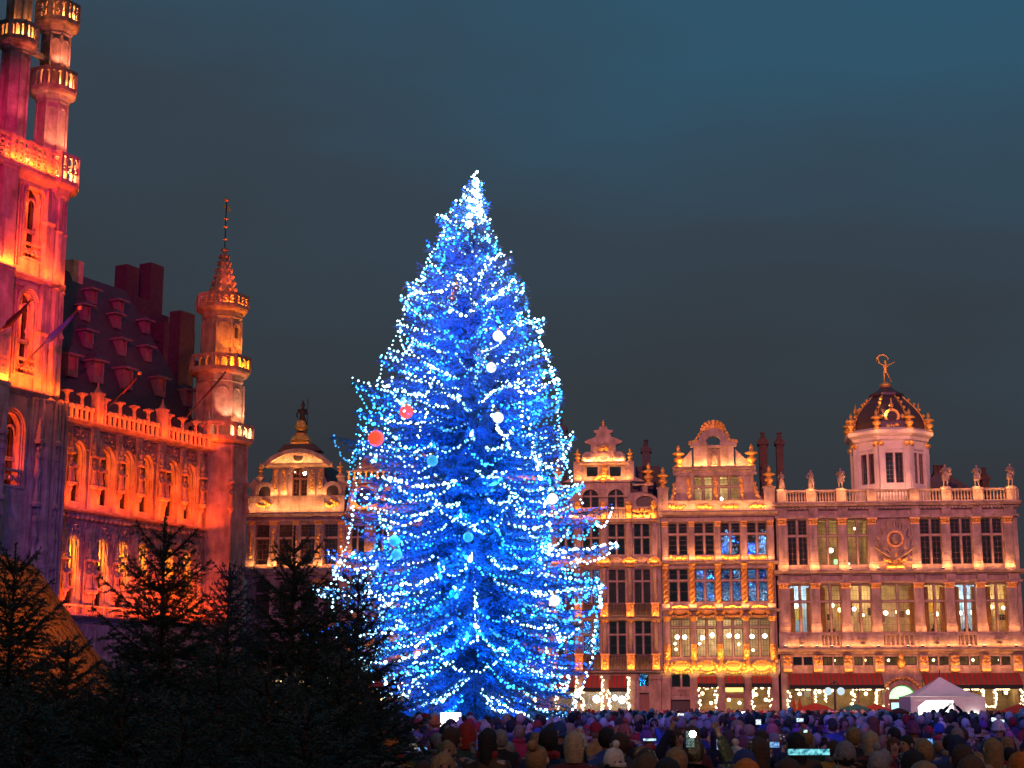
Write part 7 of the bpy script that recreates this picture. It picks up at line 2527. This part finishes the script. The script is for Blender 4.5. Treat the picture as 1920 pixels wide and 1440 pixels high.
# ================================================================== statues
st_m = {'stone': M['stone'], 'gold': M['gold'], 'dark': mat('dark_bronze', (.05, .035, .03), .5, metal=.3)}
def statue_mesh(kind):
    P, E, Rd = [], [], []
    def nd(p, r, par=None):
        P.append(p); Rd.append(r)
        if par is not None: E.append((par, len(P) - 1))
        return len(P) - 1
    lean = .06
    pel = nd((0, 0, .95), (.17, .14))
    bel = nd((lean * .5, 0, 1.12), (.15, .12), pel)
    che = nd((lean, 0, 1.33), (.18, .13), bel)
    nk = nd((lean, 0, 1.49), .06, che)
    h0 = nd((lean, .0, 1.58), (.08, .09), nk)
    h1 = nd((lean, 0, 1.66), (.09, .10), h0)
    nd((lean, 0, 1.74), .055, h1)
    if kind == 'robed':
        r1 = nd((0, 0, .6), (.21, .18), pel); r2 = nd((-.02, 0, .3), (.23, .2), r1); nd((-.03, 0, .02), (.27, .22), r2)
    elif kind == 'dancer':
        for q in (((.08, 0, .88), .09), ((.02, 0, .48), .065), ((-.05, 0, .07), .04), ((-.03, -.12, .02), .03)): pass
        a = nd((-.08, 0, .88), .095, pel); b_ = nd((-.07, -.02, .47), .066, a); c_ = nd((-.10, .02, .07), .042, b_); nd((-.10, -.13, .03), .03, c_)
        a = nd((.09, 0, .88), .095, pel); b_ = nd((.27, .05, .52), .066, a); c_ = nd((.42, .12, .16), .042, b_); nd((.50, .08, .06), .03, c_)
    else:
        a = nd((-.09, 0, .88), .10, pel); b_ = nd((-.10, -.02, .48), .07, a); c_ = nd((-.11, .02, .08), .048, b_); nd((-.12, -.12, .03), .035, c_)
        a = nd((.09, 0, .88), .10, pel); b_ = nd((.17, -.08, .5), .07, a); c_ = nd((.17, .0, .10), .048, b_); nd((.2, -.13, .04), .035, c_)
    arms = {'robed': [((.32, .02, 1.15), (.18, -.2, 1.12)), ((-.33, .02, 1.12), (-.22, -.16, .92))],
            'stand': [((.38, .05, 1.2), (.33, -.08, .98)), ((-.30, -.05, 1.15), (-.05, -.22, 1.2))],
            'carry': [((.36, -.05, 1.2), (.20, -.28, 1.35)), ((-.34, 0, 1.15), (-.12, -.25, 1.15))],
            'dancer': [((.45, 0, 1.48), (.74, -.05, 1.60)), ((-.42, 0, 1.58), (-.48, 0, 1.9))]}[kind]
    for (el, wr), sd in zip(arms, (1, -1)):
        s_ = nd((lean + sd * .19, 0, 1.42), .07, che); e = nd(el, .052, s_); w_ = nd(wr, .036, e)
        d = (Vector(wr) - Vector(el)).normalized()
        nd(tuple(Vector(wr) + d * .1), (.035, .02), w_)
    vs, fs = skin_mesh(P, E, Rd, 0, 1)
    b = MB().add(vs, fs)
    if kind in ('stand', 'carry'):                          # drapery round hips and over a shoulder
        b.lathe([(.20, .98), (.25, .85), (.24, .62), (.27, .5)], (0.02, 0, 0), 9, sy=.8)
        b.tube([(-.2, -.08, 1.42), (.05, -.2, 1.2), (.22, -.1, .95), (.3, .05, .6)], [.07, .09, .11, .08], 6)
    if kind == 'carry':
        b.ball((.3, -.25, 1.3), .17, 8, 6).ball((.36, -.2, 1.0), .13, 8, 6)
    if kind == 'robed':
        b.tube([(-.2, -.1, 1.4), (.1, -.2, 1.1), (.25, -.1, .6), (.3, 0, .1)], [.07, .10, .11, .1], 6)
    if kind == 'dancer':
        b.tube([(-.5, 0, 1.98), (-.62, 0, 1.75), (-.58, .02, 1.98), (-.36, .03, 2.2), (-.05, .03, 2.26), (.18, .02, 2.1), (.3, 0, 1.9), (.2, 0, 1.78)], [.03, .05, .06, .08, .06, .05, .04, .02], 6)
        b.ball((lean, -.01, 1.73), .1, 8, 5)
    return b.mesh('figure', None, True)
SM = {k: statue_mesh(k) for k in ('robed', 'stand', 'carry', 'dancer')}
def statue(loc, kind, h, m, lab, rz, name='statue', base=True, group=None):
    o = empty(name, loc, rz, lab, 'statue', group)
    s = h / 1.85
    q = oput('figure', SM[kind], st_m[m], o, (0, 0, .1 * s if base else 0))
    q.scale = (s,) * 3
    if base:
        MB().box(-.3 * s, .3 * s, -.25 * s, .25 * s, 0, .12 * s).build('plinth', st_m[m], o)
    return o
zt_ = KZ(917) + .003
for i, (px, top, kind, lab) in enumerate(((1464, 878, 'robed', 'robed stone statue at the end of the balustrade beside the gold urn'), (1520, 875, 'robed', 'robed stone statue with folded arms second from the gold urn'),
                                          (1578, 873, 'carry', 'stone statue holding something to its chest next to the dome, urn side'), (1765, 868, 'carry', 'stone statue with raised elbow right next to the dome on the other side'),
                                          (1829, 870, 'stand', 'stone statue in front of the dark hipped roof'), (1885, 868, 'stand', 'stone statue at the far corner by the single chimney'))):
    ped_px = [1465, 1520, 1576, 1773, 1832, 1895][i]
    x = KX(ped_px, 930)
    p = KF.world(x, -.04, zt_)
    statue(p, kind, KZ(top) - zt_ - .15, 'stone', lab, -ROW_A + (.25 if i % 2 else -.2) + (PI if False else 0), group='statues on the balustrade of the domed house')
statue(KING_TOP, 'dancer', 1.95, 'gold', 'gilded dancing figure with flying scarf on top of the dome', -ROW_A, base=False)
statue(BROU_NICHE, 'robed', 1.45, 'stone', 'saint with lit robe standing in the niche of the gilded gable', -ROW_A)
o = statue(REN_TOP, 'robed', 2.5, 'dark', 'dark bishop statue with staff on top of the rounded pediment', -ROW_A)
MB().tube([(.5, -.1, .1), (.5, -.1, 3.0)], .035, 5).build('staff', st_m['dark'], o)
MB().lathe([(.16, 0), (.17, .1), (.02, .5)], (.09, 0, 2.35), 6, sy=.6).build('mitre', st_m['dark'], o)
# ================================================================== white tent before the domed house
tent = empty('market_tent', (TENT.x, 79, 0), R(-4), 'white pagoda tent with a glowing open front before the domed house', 'tent')
m_tent = mat('white_canvas', (.72, .66, .66), .8, var=.12, scale=2)
hw_ = 65 / FPX * 79 * 1.0
zt0, zt1, zpk = at(1765, 1313, 79).z, at(1765, 1306, 79).z, at(1757, 1270, 79).z
b = MB()
n = 7
rings = []
for j in range(n + 1):
    t = j / n
    w_ = hw_ * (1 - t) ** 1.0 + .05
    z_ = zt1 + (zpk - zt1) * (t ** 1.45)
    rings.append((w_, z_))
vs, fs = [], []
for w_, z_ in rings:
    vs += [(-w_, -w_, z_), (w_, -w_, z_), (w_, w_, z_), (-w_, w_, z_)]
for j in range(n):
    for k in range(4):
        fs.append((4 * j + k, 4 * j + (k + 1) % 4, 4 * j + 4 + (k + 1) % 4, 4 * j + 4 + k))
b.add(vs, fs).build('canopy_roof', m_tent, tent)
MB().tube([(0, 0, zpk - .1), (0, 0, zpk + .35)], .03, 5).build('peak_pole', M['iron'], tent)
for s in (-1, 1):
    MB().box(s * hw_ - .03, s * hw_ + .03, -hw_, hw_, 0, zt1 - .01).build('side_wall', m_tent, tent)
    for s2 in (-1, 1):
        MB().box(s * (hw_ - .1) - .05, s * (hw_ - .1) + .05, s2 * (hw_ - .1) - .05, s2 * (hw_ - .1) + .05, 0, zt1 - .02).build('leg', M['iron'], tent)
MB().box(-hw_ + .031, hw_ - .031, hw_ - .04, hw_, 0, zt1 - .012).build('back_wall', m_tent, tent)
MB().box(-hw_ + .031, hw_ - .031, -hw_ - .02, -hw_ + .02, zt0, zt1 - .011).build('valance', m_tent, tent)
MB().box(.25, hw_ - .031, -hw_ - .015, -hw_ + .015, 0, zt0 - .002).build('front_curtain', m_tent, tent)
MB().prism([(-hw_ + .03, 0), (-hw_ + .3, 0), (-hw_ + .3, zt0 - .3), (-hw_ + .7, zt0 - .003), (-hw_ + .03, zt0 - .003)], -hw_ - .014, -hw_ + .014).build('front_curtain', m_tent, tent)
for x, y in ((-1.0, 0), (-.3, .6)):
    o = MB().box(x - .25, x + .25, y - .25, y + .25, zt1 - .12, zt1 - .05).build('tent_lamp', M['lamp_white'], tent)
lamp('POINT', 'tent_light', (-.8, -.2, zt1 - .4), (1, .95, .85), 420, tent, size=.2)
MB().ball((hw_ - .55, -hw_ - .12, zt0 - .75), .13, 8, 6).build('side_lamp', M['lamp_white'], tent)

def umbrella(px, py, Y, r, col, lab, closed=False):
    p = at(px, py, Y)
    o = empty('parasol', (p.x, Y, 0), prnd.uniform(0, 1), lab, 'parasol', 'café parasols before the domed house')
    m_ = mat('parasol_' + 'cloth', col, .8)
    if closed:
        MB().lathe([(.16, p.z - 1.6), (.22, p.z - 1.3), (.1, p.z - .3), (.02, p.z)], n=8).build('canopy', m_, o)
    else:
        MB().lathe([(r, p.z - r * .36 - .2), (r * 1.0, p.z - r * .36), (r * .5, p.z - r * .14), (.02, p.z)], n=8).build('canopy', m_, o)
    MB().tube([(0, 0, 0), (0, 0, p.z - .02)], .035, 6).build('pole', M['iron'], o)
umbrella(1528, 1318, 118, 1.7, (.5, .05, .02), 'open red parasol under the long awning nearest the gilded house')
umbrella(1604, 1320, 117, 1.6, (.02, .20, .16), 'open green parasol under the long awning')
umbrella(1640, 1320, 118, 1.5, (.5, .06, .02), 'open red parasol between the awning and the green door')
umbrella(1488, 1308, 118, 1, (.4, .05, .02), 'folded red parasol by the tall garland', True)
umbrella(1499, 1310, 117, 1, (.4, .05, .02), 'folded red parasol second from the tall garland', True)
umbrella(1912, 1320, 88, 1.3, (.6, .06, .02), 'open red parasol at the picture edge beyond the tent')
umbrella(1684, 1327, 75, .55, (.6, .03, .02), 'small bright red umbrella held up before the green door')
for px, py, lab in ((1564, 1276, 'iron street lamp with round globe before the long awning'),):
    p = at(px, py, 116)
    o = empty('street_lamp', (p.x, 116, 0), 0, lab, 'street lamp')
    MB().lathe([(.22, 0), (.2, .5), (.09, .7), (.07, p.z - .6), (.16, p.z - .5), (.05, p.z - .4), (.05, p.z)], n=8).build('post', M['iron'], o)
    MB().tube([(-.45, 0, p.z - .35), (0, 0, p.z - .1), (.45, 0, p.z - .35)], .03, 5).build('arm', M['iron'], o)
    for s in (-1, 1):
        MB().ball((s * .45, 0, p.z - .75), .28, 10, 7).build('globe', glow('pale_globe', (.7, .9, 1), .9), o)

# glowing white screen on a stand in front of the big tree
p = at(845, 1356, 40)
scr = empty('light_screen', (p.x, 40, 0), R(3), 'glowing white rectangular screen on a stand at the foot of the blue tree', 'screen')
sw, z0_, z1_ = 20 / FPX * 40, at(845, 1378, 40).z, at(845, 1335, 40).z
MB().box(-sw, sw, .0, .08, z0_, z1_).build('housing', M['iron'], scr)
MB().box(-sw + .015, sw - .015, -.006, -.0005, z0_ + .015, z1_ - .015).build('screen', glow('white_screen', (1, .96, .93), 3.5), scr)
for s in (-1, 1):
    MB().box(s * .12 - .02, s * .12 + .02, .02, .06, 0, z0_).build('leg', M['iron'], scr)

# thatched hut among the firs
m_straw = mat('straw_thatch', (.30, .17, .06), .9, var=.45, scale=6, bump=.4, bscale=40)
A = at(62, 1060, 26); Bq = at(212, 1275, 24.5); Cq = at(-10, 1345, 19); Dq = at(-190, 985, 20.5)
hut = empty('thatched_hut', (A.x, A.y - 2, 0), 0, 'thatched hut with a steep straw roof glowing orange behind the firs', 'hut')
off = Vector((A.x, A.y - 2, 0))
a_, b_, c_, d_ = A - off, Bq - off, Cq - off, Dq - off
nrm = (b_ - a_).cross(d_ - a_).normalized()
if nrm.y > 0: nrm = -nrm
th = nrm * -.28
MB().add([a_, b_, c_, d_, a_ + th, b_ + th, c_ + th, d_ + th], [(0, 1, 2, 3), (7, 6, 5, 4), (0, 4, 5, 1), (1, 5, 6, 2), (2, 6, 7, 3), (3, 7, 4, 0)]).build('roof', m_straw, hut)
back = Vector((1.3, 3.0, 0))
e1, e2 = Vector((a_.x - 1.5, a_.y + 3.0, b_.z)), Vector((d_.x - 1.5, d_.y + 3.0, b_.z))
MB().add([a_ + th * 1.01, e1, e2, d_ + th * 1.01], [(0, 1, 2, 3)]).build('rear_roof', m_straw, hut)
rng = np.random.default_rng(31)
n = 9000
uu, vv = rng.random((n, 1)), rng.random((n, 1))
A_, B_, C_, D_ = (np.array(q) for q in (a_, b_, c_, d_))
top = A_ * (1 - uu) + D_ * uu
bot = B_ * (1 - uu) + C_ * uu
Pp = top * (1 - vv) + bot * vv + np.array(nrm) * rng.uniform(.0, .03, (n, 1))
Dd = unit(bot - top + rng.normal(0, .10, (n, 3)))
put('straw', quads_mesh('straw', blades(Pp, Dd, rng.uniform(.2, .5, n), np.full(n, .016)), m_straw), hut, kind='stuff')
for x, y in ((b_.x - .5, b_.y + .2), (b_.x - 2.6, b_.y - 2.0), (a_.x - 2.0, a_.y + 2.0)):
    MB().lathe([(.09, 0), (.08, b_.z + .5)], (x, y, 0), 8).build('post', m_bark, hut)
MB().box(b_.x - 3.2, b_.x - .6, b_.y + .6, b_.y + .7, 0, b_.z + .4).build('rear_wall', m_bark, hut)
lamp('SPOT', 'hut_floodlight', (-2.2, 15.0, 7.0), (1, .22, .035), 6500, None, target=(A.x - .2, 23, 3.3), size=.15, spot=R(30), blend=.9)
o = empty('flood_lamp', (2.6, 14.0, 0), .6, 'small floodlight on a pole among the crowd aimed at the thatched hut', 'floodlight') if False else None

# unseen spots added to wash the crowd, firs and tent
lamp('SPOT', 'added_wash_spot', (16, -8, 16), (1, .30, .10), 4200, None, target=(4, 17, 1), size=.5, spot=R(46), blend=.8)
lamp('SPOT', 'added_wash_spot', (30, 10, 22), (.8, .06, .5), 5500, None, target=(8, 36, 1), size=.5, spot=R(50), blend=.8)
lamp('SPOT', 'added_wash_spot', (-14, -6, 30), (.12, .10, 1.0), 62000, None, target=(6, 38, 1), size=.5, spot=R(24), blend=.8)
lamp('SPOT', 'added_wash_spot', (-12, -10, 12), (.9, .45, .3), 2600, None, target=(-2.5, 15, 1), size=.4, spot=R(40), blend=.8)
lamp('SPOT', 'added_wash_spot', (22, 20, 30), (1, .42, .34), 75000, None, target=(TENT.x, 79, 2.5), size=.4, spot=R(6), blend=.6)
